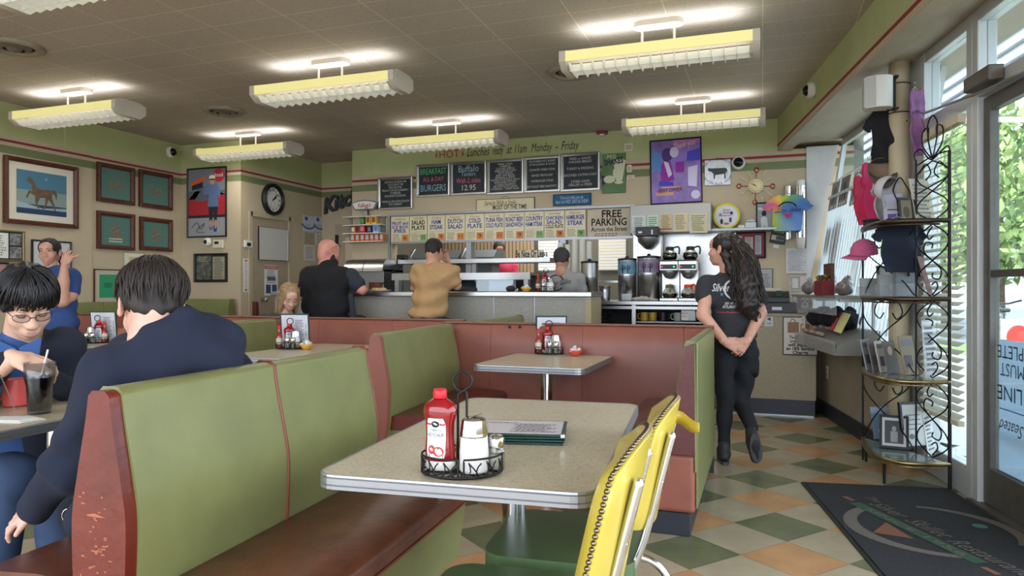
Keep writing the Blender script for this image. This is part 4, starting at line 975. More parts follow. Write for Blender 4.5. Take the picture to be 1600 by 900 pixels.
mb = MB(); text(mb,'Kitch',-.02,0,.30,-.03,shear=.35,bold=.03,w=.62); v0 = len(mb.v); 
mb2 = MB(); mb2.v = [(a_,-.045,c_) for a_,b_,c_ in mb.v]; mb2.f = mb.f; mb2.m = mb.m; mb2.s = mb.s
o = mb2.build('lettering',[mat('charcoal_letters',(58,60,64),.6)],r); sm = o.modifiers.new('s','SOLIDIFY'); sm.thickness = .045; sm.offset = -1
r,W,Hh = on_wall('inner_door','half seen beige door with a pale pane in the alcove behind the bald man','door',WA,525,585,350,560,out=.001)
mb = MB(); mb.box(-W / 2,W / 2,-.03,0,-1.0,Hh / 2); mb.build('leaf',[mat('beige_door',(168,152,128),.5)],r); mb = MB(); mb.box(-W * .22,W * .3,-.034,-.03,Hh * .02,Hh * .40); mb.build('pane',[mat('frosted_pane',(206,190,166),.3)],r); mb = MB(); mb.box(-W * .46,-W * .40,-.06,-.03,Hh * .28,Hh * .42); mb.build('closer',[M['black']],r)

# ---- menu wall lettering and boards
q0,q1 = at_Y(680,243,YB),at_Y(903,232,YB)
r = thing('painted_slogan','painted words announcing hot lunches above the chalkboards','lettering',((q0.x + q1.x) / 2,YB,q0.z)); L = q1.x - q0.x
k = lambda x: at_Y(x,240,YB).x - (q0.x + q1.x) / 2
mb = MB(); text(mb,'HOT',k(702),0,.14,w=k(718) - k(687),shear=-.05)
for xx in (682,723): mb.poly2([(k(xx) - .02,-.05),(k(xx),.06),(k(xx) + .02,-.05),(k(xx),-.01)],-.002)
mb.build('red_lettering',[mat('hot_red',(168,62,52),.7)],r)
mb = MB()
for s_,a_,b_ in (('Lunches',729,764),('ready',769,786),('at',791,799),('11am',803,822),('Monday',829,862),('-',867,871),('Friday',876,904)): text(mb,s_,(k(a_) + k(b_)) / 2,.005,.15,w=k(b_) - k(a_),shear=.3)
mb.build('black_lettering',[M['ink']],r)
slate = mat('chalkboard_slate',(34,40,44),.6,noise=.15,nscale=4)
def board(x0,x1,yt,yb,label,lines,boardname='menu_board',fr=.035):
    r,W,Hh = on_wall(boardname,label,'menu board',WB,x0,x1,yt,yb,'black menu boards in metal frames',out=.005)
    frame(r,W,Hh,fr,M['steel'],.03); mb = MB(); mb.box(-W / 2 + fr * .8,W / 2 - fr * .8,-.012,0,-Hh / 2 + fr * .8,Hh / 2 - fr * .8); mb.build('slate',[slate],r)
    mats_ = [flat(196,196,192),flat(90,190,120),flat(214,96,130),flat(140,176,190)]; mb = MB()
    for s_,z,size,w,c in lines: text(mb,s_,0,z * Hh,size,-.014,c,w=w * W if w else None,bold=.0)
    mb.build('lettering',mats_,r)
board(652,704,257,307,'chalkboard reading breakfast all day burgers',[('BREAKFAST',.27,.11,.78,1),('ALL & DAY',.03,.08,.62,2),('BURGERS',-.25,.12,.76,3)])
board(705,761,253,304,'chalkboard offering buffalo tenders with two sides',[('Buffalo',.28,.12,.56,3),('Tenders',.12,.08,.4,3),('With 2 sides',-.08,.09,.68,2),('12.95',-.30,.10,.38,0)])
lst = lambda L,s_,ws: [(t_,.39 - .78 * (i + .5) / len(L),s_,ws[i] if isinstance(ws,list) else ws,0) for i,t_ in enumerate(L)]
board(762,819,249,303,'menu board listing vegetables in small white letters',lst(['FRIED OKRA','CABBAGE','COLLARD GREENS','GREEN BEANS & HAM','PINTO BEANS','BABY LIMA BEANS','DRESSING & GRAVY','MASHED POTATOES & GRAVY','BAKED SWEET POTATO','3 CHEESE MACARONI','RED SKIN POTATO SALAD','COLESLAW - TURNIP SALAD'],.033,[.4,.3,.5,.58,.4,.5,.55,.8,.6,.55,.65,.75]))
board(820,876,244,300,'menu board starting with pot roast',lst(['SOUTHERN POT ROAST','on hot potatoes & carrots','','COUNTRY FRIED STEAK','','BAKED MEATLOAF','','HAMBURGER STEAK','','HOT ROAST BEEF SANDWICH'],.038,[.74,.72,1,.72,1,.58,1,.62,1,.88]))
board(877,938,239,298,'menu board starting with chicken breast, rightmost of the row',lst(['FRIED or BAKED','CHICKEN BREAST','','TURKEY & DRESSING','','SEASONED CATFISH STRIPS','','2 PORK CHOPS','GRILLED or FRIED'],.042,[.55,.6,1,.7,1,.88,1,.48,.6]))
board(592,646,277,327,'dessert menu board above the cereal rack',lst(['LEMON ICE BOX PIE','COCONUT PIE','PECAN PIE','PEACH OR BLACKBERRY','COBBLER','BANANA PUDDING','','VANILLA OR CHOCOLATE','ICE CREAM'],.038,[.62,.45,.36,.76,.3,.6,1,.8,.36]))
r,W,Hh = on_wall('wall_sign','cream sign promising service with a smile most of the time','sign',WB,745,836,310,331); mb = MB(); mb.box(-W / 2,W / 2,-.02,0,-Hh / 2,Hh / 2); mb.build('plate',[flat(206,196,160)],r,.003); frame(r,W,Hh,.01,mat('olive_edge',(120,108,80),.6),.024)
mb = MB(); text(mb,'Service With a Smile...',-.05,Hh * .16,.09,-.022,0,w=W * .58,shear=.3); text(mb,'MOST OF THE TIME',.06,-Hh * .18,.075,-.022,0,w=W * .58,bold=.02); mb.build('lettering',[flat(60,54,44)],r)
mb = MB(); mb.tube([(-.06,-.01,Hh / 2),(0,-.01,Hh / 2 + .03),(.06,-.01,Hh / 2)],.002,5); mb.build('hanging_wire',[M['black']],r)
r,W,Hh = on_wall('wall_sign','blue sign about eating fast easy and cheap','sign',WB,865,924,303,321); mb = MB(); mb.box(-W / 2,W / 2,-.02,0,-Hh / 2,Hh / 2); mb.build('plate',[flat(38,88,132)],r,.003); frame(r,W,Hh,.01,flat(30,60,90),.024)
mb = MB(); text(mb,'If you are what you eat',0,Hh * .18,.055,-.022,0,w=W * .6); text(mb,'then I am FAST, EASY & CHEAP',0,-Hh * .18,.06,-.022,0,w=W * .86); mb.build('lettering',[flat(190,206,216)],r)
r,W,Hh = on_wall('wall_sign','green tin sign advertising milk shakes','sign',WB,941,978,240,302); mb = MB(); mb.box(-W / 2,W / 2,-.02,0,-Hh / 2,Hh / 2); mb.build('plate',[mat('shake_green',(82,116,66),.5,noise=.2)],r,.003)
art(r,[([(.0,.12),(.14,.12),(.10,-.09),(.03,-.09)],0),(el(.07,.13,.075,.03),0),(el(.06,-.11,.05,.02),0),([(-W / 2,-.02),(-.1,-.03),(-.1,-.12),(-W / 2,-.14)],1),(el(-.05,-.07,.07,.045),0),(el(.02,.0,.03,.06),0)],[flat(206,206,170),flat(34,40,80)],-.0215)
mb = MB(); text(mb,'Milk',-.03,Hh * .40,.09,-.024,0,shear=.3,w=W * .45); text(mb,'SHAKES',.0,Hh * .29,.1,-.024,1,w=W * .8,rot=.12,bold=.03); mb.build('lettering',[flat(206,206,170),flat(24,34,60)],r)
for x0,x1,yt,yb,lb in ((976,990,224,237,'small square wall box beside the top of the milk shake sign'),(980,988,258,270,'tiny square sensor right of the milk shake sign'),(980,992,274,281,'tiny flat box below the sensor by the milk shake sign')):
    r,W,Hh = on_wall('wall_box',lb,'box',WB,x0,x1,yt,yb,'small boxes on the menu wall'); mb = MB(); mb.box(-W / 2,W / 2,-.03,0,-Hh / 2,Hh / 2); mb.build('casing',[M['cream']],r,.006); mb = MB(); mb.box(-W * .3,W * .3,-.032,-.03,-Hh * .3,Hh * .25); mb.build('grille',[flat(180,172,150)],r)
r,W,Hh = on_wall('poster','purple diner poster in a thin black frame with bright reflections','poster',WB,1016,1097,217,318,rot=-1); frame(r,W,Hh,.014,M['black'],.02,mat('poster_violet',(132,104,176),.3,noise=.25,nscale=7))
a,b = W / 2 - .02,Hh / 2 - .02
art(r,[([(-a,b * .4),(a,b),(a,b * .5),(-a,0)],1),([(-.1 * a,b),(a,b),(a,b * .9),(0,b * .72)],0),(bx(.0,.35 * a,-b * .05,b * .3),3),([(-.65 * a,b * .1),(-.45 * a,b * .5),(-.2 * a,b * .3),(-.05 * a,-b * .3),(-.6 * a,-b * .35)],3),([(-.5 * a,b * .35),(-.3 * a,b * .3),(-.15 * a,-b * .1),(-.3 * a,-b * .2)],2),(el(-.35 * a,b * .55,.06,.08),4),(el(-.05 * a,b * .62,.05,.06),2),([(.5 * a,b * .1),(.9 * a,b * .15),(.85 * a,-b * .55),(.5 * a,-b * .5)],2),([(-.7 * a,-b * .3),(-.1 * a,-b * .35),(-.1 * a,-b * .48),(-.7 * a,-b * .45)],5),(bx(-.85 * a,-.1 * a,-b * .78,-b * .66),6),(el(.8 * a,-b * .8,.05,.05),2),([(.5 * a,b * .6),(a,b * .7),(a,b * .3),(.45 * a,b * .3)],5),(bx(-.6 * a,.2 * a,-.55 * b,-.5 * b),6),([(-a,b * .75),(-.6 * a,b * .6),(-.6 * a,0),(-a,b * .1)],7)],
    [flat(206,120,206),flat(150,118,206),flat(214,206,236),flat(150,46,156),flat(80,54,120),flat(74,70,196),flat(214,160,130),flat(92,140,200)])
mb = MB(); text(mb,'BEST DINER',-.25 * a,-b * .62,.07,-.02,1,w=a * 1.0,rot=.06,shear=.2); text(mb,'Thank you',.35 * a,b * .84,.10,-.02,0,w=a * .9,rot=.2,shear=.3); mb.build('lettering',[M['white'],flat(120,60,70)],r)
r,W,Hh = on_wall('wall_sign','square silver dairy sign with a cow on it','sign',WB,1101,1142,250,290); mb = MB(); mb.box(-W / 2,W / 2,-.025,0,-Hh / 2,Hh / 2); mb.build('plate',[mat('dairy_silver',(190,194,200),.35,metal=.3,noise=.15,nscale=20)],r,.006)
COW = [(-.44,.14),(-.40,.24),(-.30,.20),(.36,.20),(.44,.10),(.42,-.2),(.40,.04),(.36,-.04),(.36,-.30),(.30,-.30),(.30,-.08),(.14,-.10),(-.10,-.12),(-.12,-.30),(-.17,-.30),(-.18,-.08),(-.26,.04),(-.40,.08)]
art(r,[([(p[0] * W * .85,p[1] * W * .85 - .0) for p in COW],0)],[flat(70,72,76)],-.027)
mb = MB()
for i,ch in enumerate('DAIRY PRODUCTS'): t_ = R(150 - i * 9.2); text(mb,ch,.15 * math.cos(t_),.02 + .13 * math.sin(t_),.035,-.028,rot=t_ - math.pi / 2)
for i,ch in enumerate('BUTTER MILK CREAM'): t_ = R(208 + i * 8); text(mb,ch,.15 * math.cos(t_),-.0 + .13 * math.sin(t_),.03,-.028,rot=t_ + math.pi / 2)
mb.build('lettering',[M['ink']],r)
q = at_Y(1154,255,YB); dome((q.x,YB,q.z),0,'white ringed dome camera beside the cow sign',1.05)
# cutlery sunburst clock
r,W,Hh = on_wall('wall_clock','sunburst clock made of spoons knives and forks above the plate shelf','clock',WB,1158,1204,270,312)
mb = MB(); mb.lathe([(0,.03),(.075,.03),(.08,.02),(.08,0)],axis='-y',n=32); mb.build('dial',[mat('cream_dial',(224,206,160),.5)],r)
mb = MB()
for i in range(12): mb.obox((math.sin(i * .5236) * .06,-.031,math.cos(i * .5236) * .06),(.0015,.0005,.007),Euler((0,i * .5236,0)).to_matrix())
mb.build('hour_marks',[M['ink']],r)
mb = MB(); mb.obox((-.012,-.033,.012),(.003,.001,.022),Euler((0,R(-50),0)).to_matrix()); mb.obox((-.02,-.034,.010),(.002,.001,.032),Euler((0,R(-62),0)).to_matrix()); mb.build('hands',[M['ink']],r)
for i in range(12):
    t_ = i * math.pi / 6 + .05; k_ = i % 3; d = Vector((math.sin(t_),0,math.cos(t_))); s_ = Vector((d.z,0,-d.x)); mb = MB(); nm = ('spoon','knife','fork')[k_]
    mb.tube([d * .075 + Vector((0,-.012,0)),d * .15 + Vector((0,-.012,0))],.005,6)
    if k_ == 0: mb.ball(d * .175 + Vector((0,-.014,0)),(.026,.010,.03),12)
    elif k_ == 1: mb.add([d * .14 - s_ * .007 + Vector((0,-.010,0)),d * .20 - s_ * .007 + Vector((0,-.010,0)),d * .21 + s_ * .006 + Vector((0,-.012,0)),d * .14 + s_ * .009 + Vector((0,-.012,0))],[(0,1,2,3)]); mb.tube([d * .10 + Vector((0,-.012,0)),d * .205 + Vector((0,-.012,0))],[.006,.004],6)
    else:
        mb.ball(d * .155 + Vector((0,-.012,0)),(.014,.006,.014),8)
        for o_ in (-.009,0,.009): mb.tube([d * .155 + s_ * o_ + Vector((0,-.012,0)),d * .19 + s_ * o_ + Vector((0,-.012,0))],.0025,5)
    mb.build(nm,[mat('copper',(150,96,72),.3,metal=.8) if k_ == 0 else mat('cream_cutlery',(214,198,160),.5)],r)
# hand painted specials under plastic along the pass-through
sp = [('Delicious','FRUIT and','ICE BOX','PIES',2,1,'6.95'),('CHICKEN','SALAD','PLATE','',0,0,'10.95'),('Grilled','HAM','STEAK','',1,1,'9.95'),('Turkey Breast','DUTCH','SALAD','',1,1,'11.95'),('Dinner','COLD','PLATE','',1,1,'9.95'),('Georgia Chilled','TUNA FISH','COLD PLATE','',1,1,'11.95'),('Choice Beef','ROAST BEEF','SANDWICH','',1,1,'9.95'),('A Special','COUNTRY','HAM STEAK','',1,1,'11.95'),('Chicken Tender','CHICKEN','SALAD','COLD PLATE',1,1,'9.95'),('Dinner','HAMBURGER','STEAK','',1,1,'9.95')]
xe = [612,641,669,697,728,758,789,820,851,883,916]
blu,orn,grn = flat(46,60,150),flat(206,130,70),flat(130,170,110)
cardm = mat('specials_card',(216,206,170),.25)
for i,s_ in enumerate(sp):
    y_t = 339 - (i * 31) * .037; y_b = 379 - i * .75
    r,W,Hh = on_wall('specials_card','hand painted card for ' + ' '.join(t_ for t_ in s_[1:4] if t_).lower() + ' above the counter','menu card',WB,xe[i],xe[i + 1],y_t,y_b,'hand painted specials',out=.02)
    mb = MB(); mb.box(-W / 2 + .004,W / 2 - .004,-.004,.0,-Hh / 2,Hh / 2); mb.build('card',[cardm],r)
    mb = MB(); text(mb,s_[0],0,Hh * .40,.035,-.006,3,w=W * .55,shear=.3)
    c = 0 if s_[4] else 1
    ln = [t_ for t_ in s_[1:4] if t_]
    for j,t_ in enumerate(ln): text(mb,t_,0,Hh * (.24 - j * (.20 if len(ln) < 3 else .15)),.075 if len(ln) < 3 else .058,-.006,c if t_ != 'COLD PLATE' or i == 5 else 1,w=W * min(.86,.12 * len(t_) + .14),bold=.025)
    mb.box(-W * .38,W * .38,-.006,-.005,-Hh * .12,-Hh * .115,1)
    sheet_lines(mb,-W * .42,W * .05,-Hh * .45,-Hh * .16,5,-.006,2,i); mb.poly2(bx(W * .1,W * .45,-Hh * .46,-Hh * .2),-.006,4 if i % 2 == 0 or i in (3,5) else 5)
    text(mb,s_[6].split('.')[0],W * .27,-Hh * .33,.07,-.0065,1,w=W * .16)
    mb.build('lettering',[blu,M['ink'],flat(140,130,110),flat(150,70,50),orn,grn],r)
r,W,Hh = on_wall('parking_sign','plastic covered card reading free parking across the street','sign',WB,919,986,327,374,out=.02); mb = MB(); mb.box(-W / 2,W / 2,-.004,0,-Hh / 2,Hh / 2); mb.build('card',[mat('tan_card',(190,174,144),.3,noise=.08)],r)
mb = MB(); text(mb,'FREE',.03,Hh * .33,.12,-.006,w=W * .46,bold=.025); text(mb,'PARKING',0,Hh * .06,.12,-.006,w=W * .82,bold=.02); text(mb,'Across the Street',.0,-Hh * .17,.07,-.006,w=W * .84,bold=.015); sheet_lines(mb,-W * .4,W * .4,-Hh * .42,-Hh * .28,2,-.006,1); mb.build('lettering',[M['ink'],flat(130,100,76)],r)
# aluminium trim round the pass-through
q0,q1 = at_Y(608,336,YB),at_Y(994,323,YB); zt = (q0.z + q1.z) / 2
pt = struct(bpy.data.objects.new('trim_2',None)); COL.objects.link(pt)
mb = MB(); mb.box(q0.x,q1.x,YB - .05,YB,zt - .012,zt + .012); mb.box(q0.x,q0.x + .03,YB - .03,YB,1.0,zt); mb.box(OX0,OX1,YB - .03,YB + .01,OZ1 - .02,OZ1 + .008)
mb.build('aluminium_trim',[M['alu']],pt)
mb = MB(); 
for x in (733,880): q = at_Y(x,400,YB).x; mb.box(q - .035,q + .035,YB - .02,YB + .1,OZ0,OZ1)
mb.build('mullion',[M['alu']],pt)
# ================================================================ COUNTERS AND KITCHEN EQUIPMENT
gran = mat('grey_speckled_panel',(150,148,138),.5,noise=.18,nscale=110)
def X_at(x,Y): return at_Y(x,450,Y).x
CY,CZ = 6.40,1.175; CX0,CX1 = -5.1,X_at(924,6.40)
ct = thing('lunch_counter','long lunch counter with a steel top and grey speckled front','counter',(0,0,0))
mb = MB(); mb.box(CX0,CX1,CY,CY + .50,CZ - .045,CZ); mb.build('countertop',[M['steel']],ct,.006,2)
ed = [CX0 + .03,X_at(770,CY),X_at(834,CY),X_at(914,CY)]
mb = MB(); mb.box(ed[0],ed[1] - .003,CY + .04,CY + .46,0,CZ - .045); mb.box(ed[1],ed[2] - .003,CY + .04,CY + .46,0,CZ - .045); mb.box(ed[2],ed[3],CY + .04,CY + .46,0,CZ - .045); mb.build('front_panel',[gran],ct)
mb = MB(); mb.box(ed[3],CX1 - .01,CY + .03,CY + .47,0,CZ - .045); mb.build('end_post',[mat('beige_post',(170,156,122),.5)],ct)
mb = MB(); 
for e_ in ed[1:3]: mb.box(e_ - .006,e_ + .003,CY + .034,CY + .04,0,CZ - .05)
mb.build('joint_strip',[M['alu']],ct)
def stool(x,label):
    r = thing('counter_stool',label,'stool',(x,CY - .34,0),0,'counter stools'); mb = MB(); mb.lathe([(0,.80),(.15,.80),(.17,.78),(.17,.75),(.15,.73),(0,.73)],n=28); mb.build('seat',[M['vinyl_b']],r)
    mb = MB(); mb.cyl((0,0,.02),(0,0,.73),.03); mb.lathe([(.2,0),(.18,.03),(.03,.05)],n=24); mb.build('pedestal',[M['chrome']],r)
stool(X_at(676,CY - .34),'stool under the man in the tan shirt'); stool(X_at(520,CY - .34),'stool under the bald man in black')
# register counter
RY,RZ = 7.16,.97; rx0,rx1 = X_at(1128,RY),.47
rc = thing('register_counter','speckled register counter with a dark kick board at the right','counter',(0,0,0))
mb = MB(); mb.box(rx0,rx1,RY,RY + .5,.155,RZ - .03); mb.build('front_panel',[mat('tan_speckled_panel',(164,154,130),.5,noise=.2,nscale=120)],rc)
mb = MB(); mb.box(rx0 - .01,rx1 + .01,RY - .012,RY + .52,RZ - .03,RZ); mb.build('countertop',[mat('tan_top',(150,142,122),.4)],rc,.004)
mb = MB(); mb.box(rx0,rx1 - .01,RY - .006,RY + .5,0,.155); mb.build('kick_board',[M['base']],rc)
mb = MB(); mb.box(rx0,rx1 - .02,RY - .012,RY - .006,0,.012); mb.build('kick_strip',[M['alu']],rc)
# back bar with open shelves
BY,BZ = 7.45,1.075; bx0,bx1 = X_at(926,BY),X_at(1110,BY)
bb = thing('back_bar','stainless back bar with open shelves of mugs','counter',(0,0,0))
mb = MB(); mb.box(bx0,bx1,BY,YB - .01,BZ - .04,BZ); mb.build('worktop',[M['steel']],bb,.004)
mb = MB(); xp = X_at(990,BY)
mb.box(bx0,bx0 + .03,BY + .02,YB - .02,0,BZ - .04); mb.box(xp - .02,xp + .02,BY + .01,BY + .05,0,BZ - .04); mb.box(bx1 - .04,bx1,BY + .02,YB - .02,0,BZ - .04); mb.box(bx0,bx1,BY + .012,BY + .04,BZ - .085,BZ - .055)
mb.build('upright',[M['steel']],bb)
mb = MB(); mb.box(bx0 + .03,bx1 - .04,YB - .06,YB - .03,0,BZ - .05); mb.box(bx0 + .03,bx1 - .04,BY + .06,YB - .06,.02,.04); mb.build('cabinet_lining',[mat('dark_lining',(34,36,38),.6)],bb)
mb = MB(); mb.box(xp + .02,bx1 - .05,BY + .06,YB - .06,.845,.86); mb.box(xp + .02,bx1 - .05,BY + .06,YB - .06,.68,.695); mb.box(bx0 + .03,xp - .02,BY + .06,YB - .06,.78,.795); mb.build('shelf',[M['steeld']],bb)
def lathed(name,prof,m_,loc,label,cat,group=None,n=20,parts=()):
    r = thing(name,label,cat,loc,0,group); mb = MB(); mb.lathe(prof,n=n); mb.build('body',[m_],r)
    return r
def mug(loc,rz,col,label,group='mugs on the back bar shelves'):
    r = thing('mug',label,'mug',loc,rz,group); mb = MB(); mb.lathe([(0,.001),(.036,.001),(.0395,.003),(.0405,.007),(.041,.012),(.041,.084),(.041,.090),(.0405,.093),(.037,.093),(.0365,.090),(.0365,.012),(0,.010)],n=24); mb.build('body',[col],r)
    mb = MB(); mb.tube(smoothpath([(.040,0,.075),(.065,0,.075),(.072,0,.05),(.062,0,.025),(.040,0,.02)],5),.0055,8); mb.build('handle',[col],r); return r
ym = mat('mustard_glaze',(176,140,52),.3); 
for x,z,col,rz,lb in ((1007,.862,ym,180,'left mustard mug on the upper shelf of the back bar'),(1020,.862,ym,180,'right mustard mug on the upper shelf of the back bar'),(1036,.862,M['black'],0,'black mug beside the mustard mugs'),(1059,.862,mat('clear_mug',(150,156,150),.2),180,'grey glass mug left of the steel dispenser'),(1018,.697,M['white'],180,'white mug on the lower shelf under the mustard mugs'),(1053,.697,M['white'],180,'white mug on the lower shelf near the steel dispenser')):
    p = at_Y(x,450,BY + .12); mug((p.x,p.y,z),R(rz),col,lb)
p = at_Y(1076,450,BY + .12)
r = thing('steel_dispenser','steel napkin dispenser with a price note taped on, on the shelf','dispenser',(p.x,p.y,.862)); mb = MB(); mb.box(-.08,.08,-.04,.1,0,.13); mb.build('body',[M['steeld']],r,.015,3)
mb = MB(); mb.box(-.07,-.0,-.044,-.04,.015,.115,0); text(mb,'MUGS',-.035,.085,.024,-.0445,1); text(mb,'$15',-.035,.055,.028,-.0445,1); mb.build('price_note',[M['paper'],flat(150,50,70)],r)
p = at_Y(940,450,BY + .12); r = thing('wire_basket','dark wire basket on the left shelf of the back bar','basket',(p.x,p.y,.797)); mb = MB()
for z in (0,.04,.08,.12): mb.tube([(-.09,-.06,z),(.09,-.06,z),(.09,.08,z),(-.09,.08,z)],.004,5,closed=True)
for i in range(7): mb.cyl((-.09 + i * .03,-.06,0),(-.09 + i * .03,-.06,.12),.003,n=5); mb.cyl((-.09 + i * .03,.08,0),(-.09 + i * .03,.08,.12),.003,n=5)
mb.build('wires',[M['blackm']],r)

# drink urns
def urn(x,y0,w_,h,label,bandc=None,yy=BY + .22,spout=True,z=BZ + .002):
    p = at_Y(x,450,yy); r_ = w_ / 2
    r = thing('drink_urn',label,'urn',(p.x,p.y,z),0,'steel drink urns on the back bar')
    mb = MB(); mb.lathe([(0,.0),(r_,0),(r_,h * .58),(r_ * 1.02,h * .6),(r_,h * .62),(r_,h - .02),(r_ * .97,h - .01)],n=32); mb.build('body',[M['steel']],r)
    mb = MB(); mb.lathe([(r_ * 1.04,h - .022),(r_ * 1.05,h - .005),(r_ * .9,h),(.02,h + .006),(.02,h + .02),(.012,h + .028),(0,h + .028)],n=32); mb.build('lid',[M['black']],r)
    if bandc:
        mb = MB(); mb.lathe([(r_ * 1.012,h * .63),(r_ * 1.012,h * .93)],n=32); mb.build('label_band',[bandc],r)
        mb = MB(); 
        for sx_ in (-.3,.25): mb.cyl((sx_ * r_,-r_ * .99,h * .64),(sx_ * r_,-r_ * 1.03,h * .84),.006,n=6); mb.tube([(sx_ * r_ - .02,-r_ * 1.01,h * .80),(sx_ * r_ - .02,-r_ * 1.02,h * .74),(sx_ * r_ + .02,-r_ * 1.02,h * .74),(sx_ * r_ + .02,-r_ * 1.01,h * .82)],.005,5)
        mb.build('cactus_print',[flat(40,50,80)],r)
    if spout:
        mb = MB(); mb.cyl((-.0,-r_,.15),(0,-r_ - .05,.15),.012); mb.box(-.014,.014,-r_ - .065,-r_ - .04,.10,.20); mb.build('spigot',[M['black']],r)
    return r
urn(921,400,.185,.43,'plain tall steel urn behind the end of the lunch counter',yy=7.55)
urn(980,400,.20,.46,'steel urn with a blue desert print',mat('blue_print',(96,140,160),.4,noise=.25,nscale=20))
urn(1014,397,.245,.48,'steel urn with a purple desert print',mat('purple_print',(132,116,140),.4,noise=.25,nscale=20),spout=False)
p = at_Y(945,450,BY + .15); r = thing('steel_bucket','ribbed steel bucket on the back bar between the urns','bucket',(p.x,p.y,BZ + .001)); mb = MB(); mb.lathe([(0,0),(.055,0),(.058,.04),(.056,.045),(.060,.09),(.058,.095),(.062,.155),(.065,.16),(.06,.155),(.055,.02),(0,.01)],n=28); mb.build('body',[M['steel']],r); mb = MB(); mb.tube(arc((0,-.02,.15),.064,-5,-175,12),.003,6); mb.build('handle',[M['steeld']],r)
p = at_Y(980,450,BY + .06); r = thing('drip_pan','small steel pan below the blue urn','pan',(p.x,p.y,BZ + .001)); mb = MB(); mb.prism([(-.05,0),(.05,0),(.062,.075),(.066,.078),(.058,.078),(.048,.005),(-.048,.005),(-.058,.078),(-.066,.078),(-.062,.075)],-.035,.035,'y'); mb.box(-.05,.05,-.035,-.033,0,.075); mb.build('body',[M['steeld']],r)
tw = MB(); p = at_Y(1005,450,BY + .05); blob(tw,[('e',(p.x - .06,p.y,BZ + .02),(.07,.04,.022)),('e',(p.x,p.y,BZ + .026),(.06,.045,.028)),('e',(p.x + .06,p.y,BZ + .018),(.07,.04,.02)),('e',(p.x + .11,p.y,BZ + .012),(.05,.03,.012))],.006,.012,disp=lambda G: .004 * np.sin(G[...,0] * 120 + 30 * G[...,2]) * np.cos(G[...,1] * 90))
o = tag(tw.build('folded_towel',[mat('towel_grey',(176,170,160),.95)]),'crumpled pale towel lying before the purple urn','towel')
glassd = glass('coffee_glass',(226,226,220),.03,.9); coffee = mat('coffee_liquid',(26,14,8),.15)
def pot(loc,rz,hm,label,fill=.4):
    r = thing('coffee_pot',label,'coffee pot',loc,rz,'glass coffee pots')
    mb = MB(); mb.lathe([(0,.002),(.062,.002),(.078,.03),(.075,.06),(.045,.105),(.038,.115)],n=28); mb.build('carafe',[glassd],r)
    mb = MB(); mb.lathe([(0,.004),(.060,.004),(.075,.03),(.073,.03 + fill * .05),(0,.03 + fill * .05)],n=28); mb.build('coffee',[coffee],r)
    mb = MB(); mb.lathe([(.046,.105),(.042,.12),(.044,.135),(.03,.142),(0,.142)],n=24); mb.tube(smoothpath([(.04,0,.13),(.085,0,.14),(.10,0,.11),(.095,0,.06)],5),.009,8); mb.build('collar_handle',[hm],r)
    return r
def brewer(x,label,hm,lb2,lb3,top=True):
    p = at_Y(x,450,BY + .20); r = thing('coffee_brewer',label,'coffee maker',(p.x,p.y,BZ + .002),0,'coffee brewers with green lights')
    mb = MB(); mb.box(-.095,.095,-.13,.16,0,.03); mb.box(-.095,.095,.05,.16,.03,.42); mb.box(-.095,.095,-.12,.16,.32,.42); mb.build('body',[M['steel']],r,.006,2)
    mb = MB(); mb.box(-.085,.085,-.125,-.119,.335,.385); mb.box(-.09,.09,-.12,.1,.42,.432); mb.build('control_panel',[M['black']],r)
    mb = MB(); mb.lathe([(.078,.32),(.08,.30),(.05,.25),(.02,.235),(0,.235)],(0,-.035,0),n=28); mb.build('brew_basket',[M['steeld']],r)
    for sx_,c_ in ((-.07,(200,50,50)),(.055,(70,230,110))):
        mb = MB(); mb.ball((sx_,-.128,.36),(.009,.005,.009),8); mb.build('light',[mat('lamp_%d' % c_[1],c_,.4,emit=c_,es=1.5)],r)
    pot((p.x,p.y - .04,BZ + .034),R(-80 if x < 1060 else -40),hm,lb2)
    if top: pot((p.x + (0 if x < 1060 else .02),p.y - .02,BZ + .436),R(0),M['black'],lb3,fill=.9)
brewer(1047,'left steel coffee brewer of the pair',mat('bronze_handle',(110,96,56),.4),'coffee pot with a bronze collar in the left brewer','coffee pot with a black handle on top of the left brewer')
brewer(1076,'right steel coffee brewer next to the waitress',mat('orange_handle',(214,60,34),.4),'coffee pot with an orange collar in the right brewer','coffee pot with a black handle on top of the right brewer')
# large brewer head over the purple urn, with its backing panel
p = at_Y(1013,450,7.76); r = thing('urn_brewer','tall brewer head with a black control box over the purple urn','coffee maker',(p.x,p.y,BZ + .002))
zt_ = at_Y(1013,355,7.7).z - BZ; mb = MB(); mb.box(-.13,.13,.06,.2,0,at_Y(1050,366,YB - .3).z - BZ - .01); mb.build('body',[M['steel']],r,.004)
mb = MB(); mb.box(-.12,.12,-.12,.06,zt_ - .105,zt_); mb.build('control_box',[M['black']],r,.01,2); mb = MB(); mb.box(-.09,-.05,-.123,-.12,zt_ - .07,zt_ - .05); mb.box(.05,.065,-.123,-.12,zt_ - .085,zt_ - .035); mb.build('switch',[M['alu']],r)
mb = MB(); mb.lathe([(.11,zt_ - .11),(.105,zt_ - .16),(.05,zt_ - .22),(.02,zt_ - .24),(0,zt_ - .24)],(0,-.03,0),n=28); mb.build('brew_basket',[M['steeld']],r)
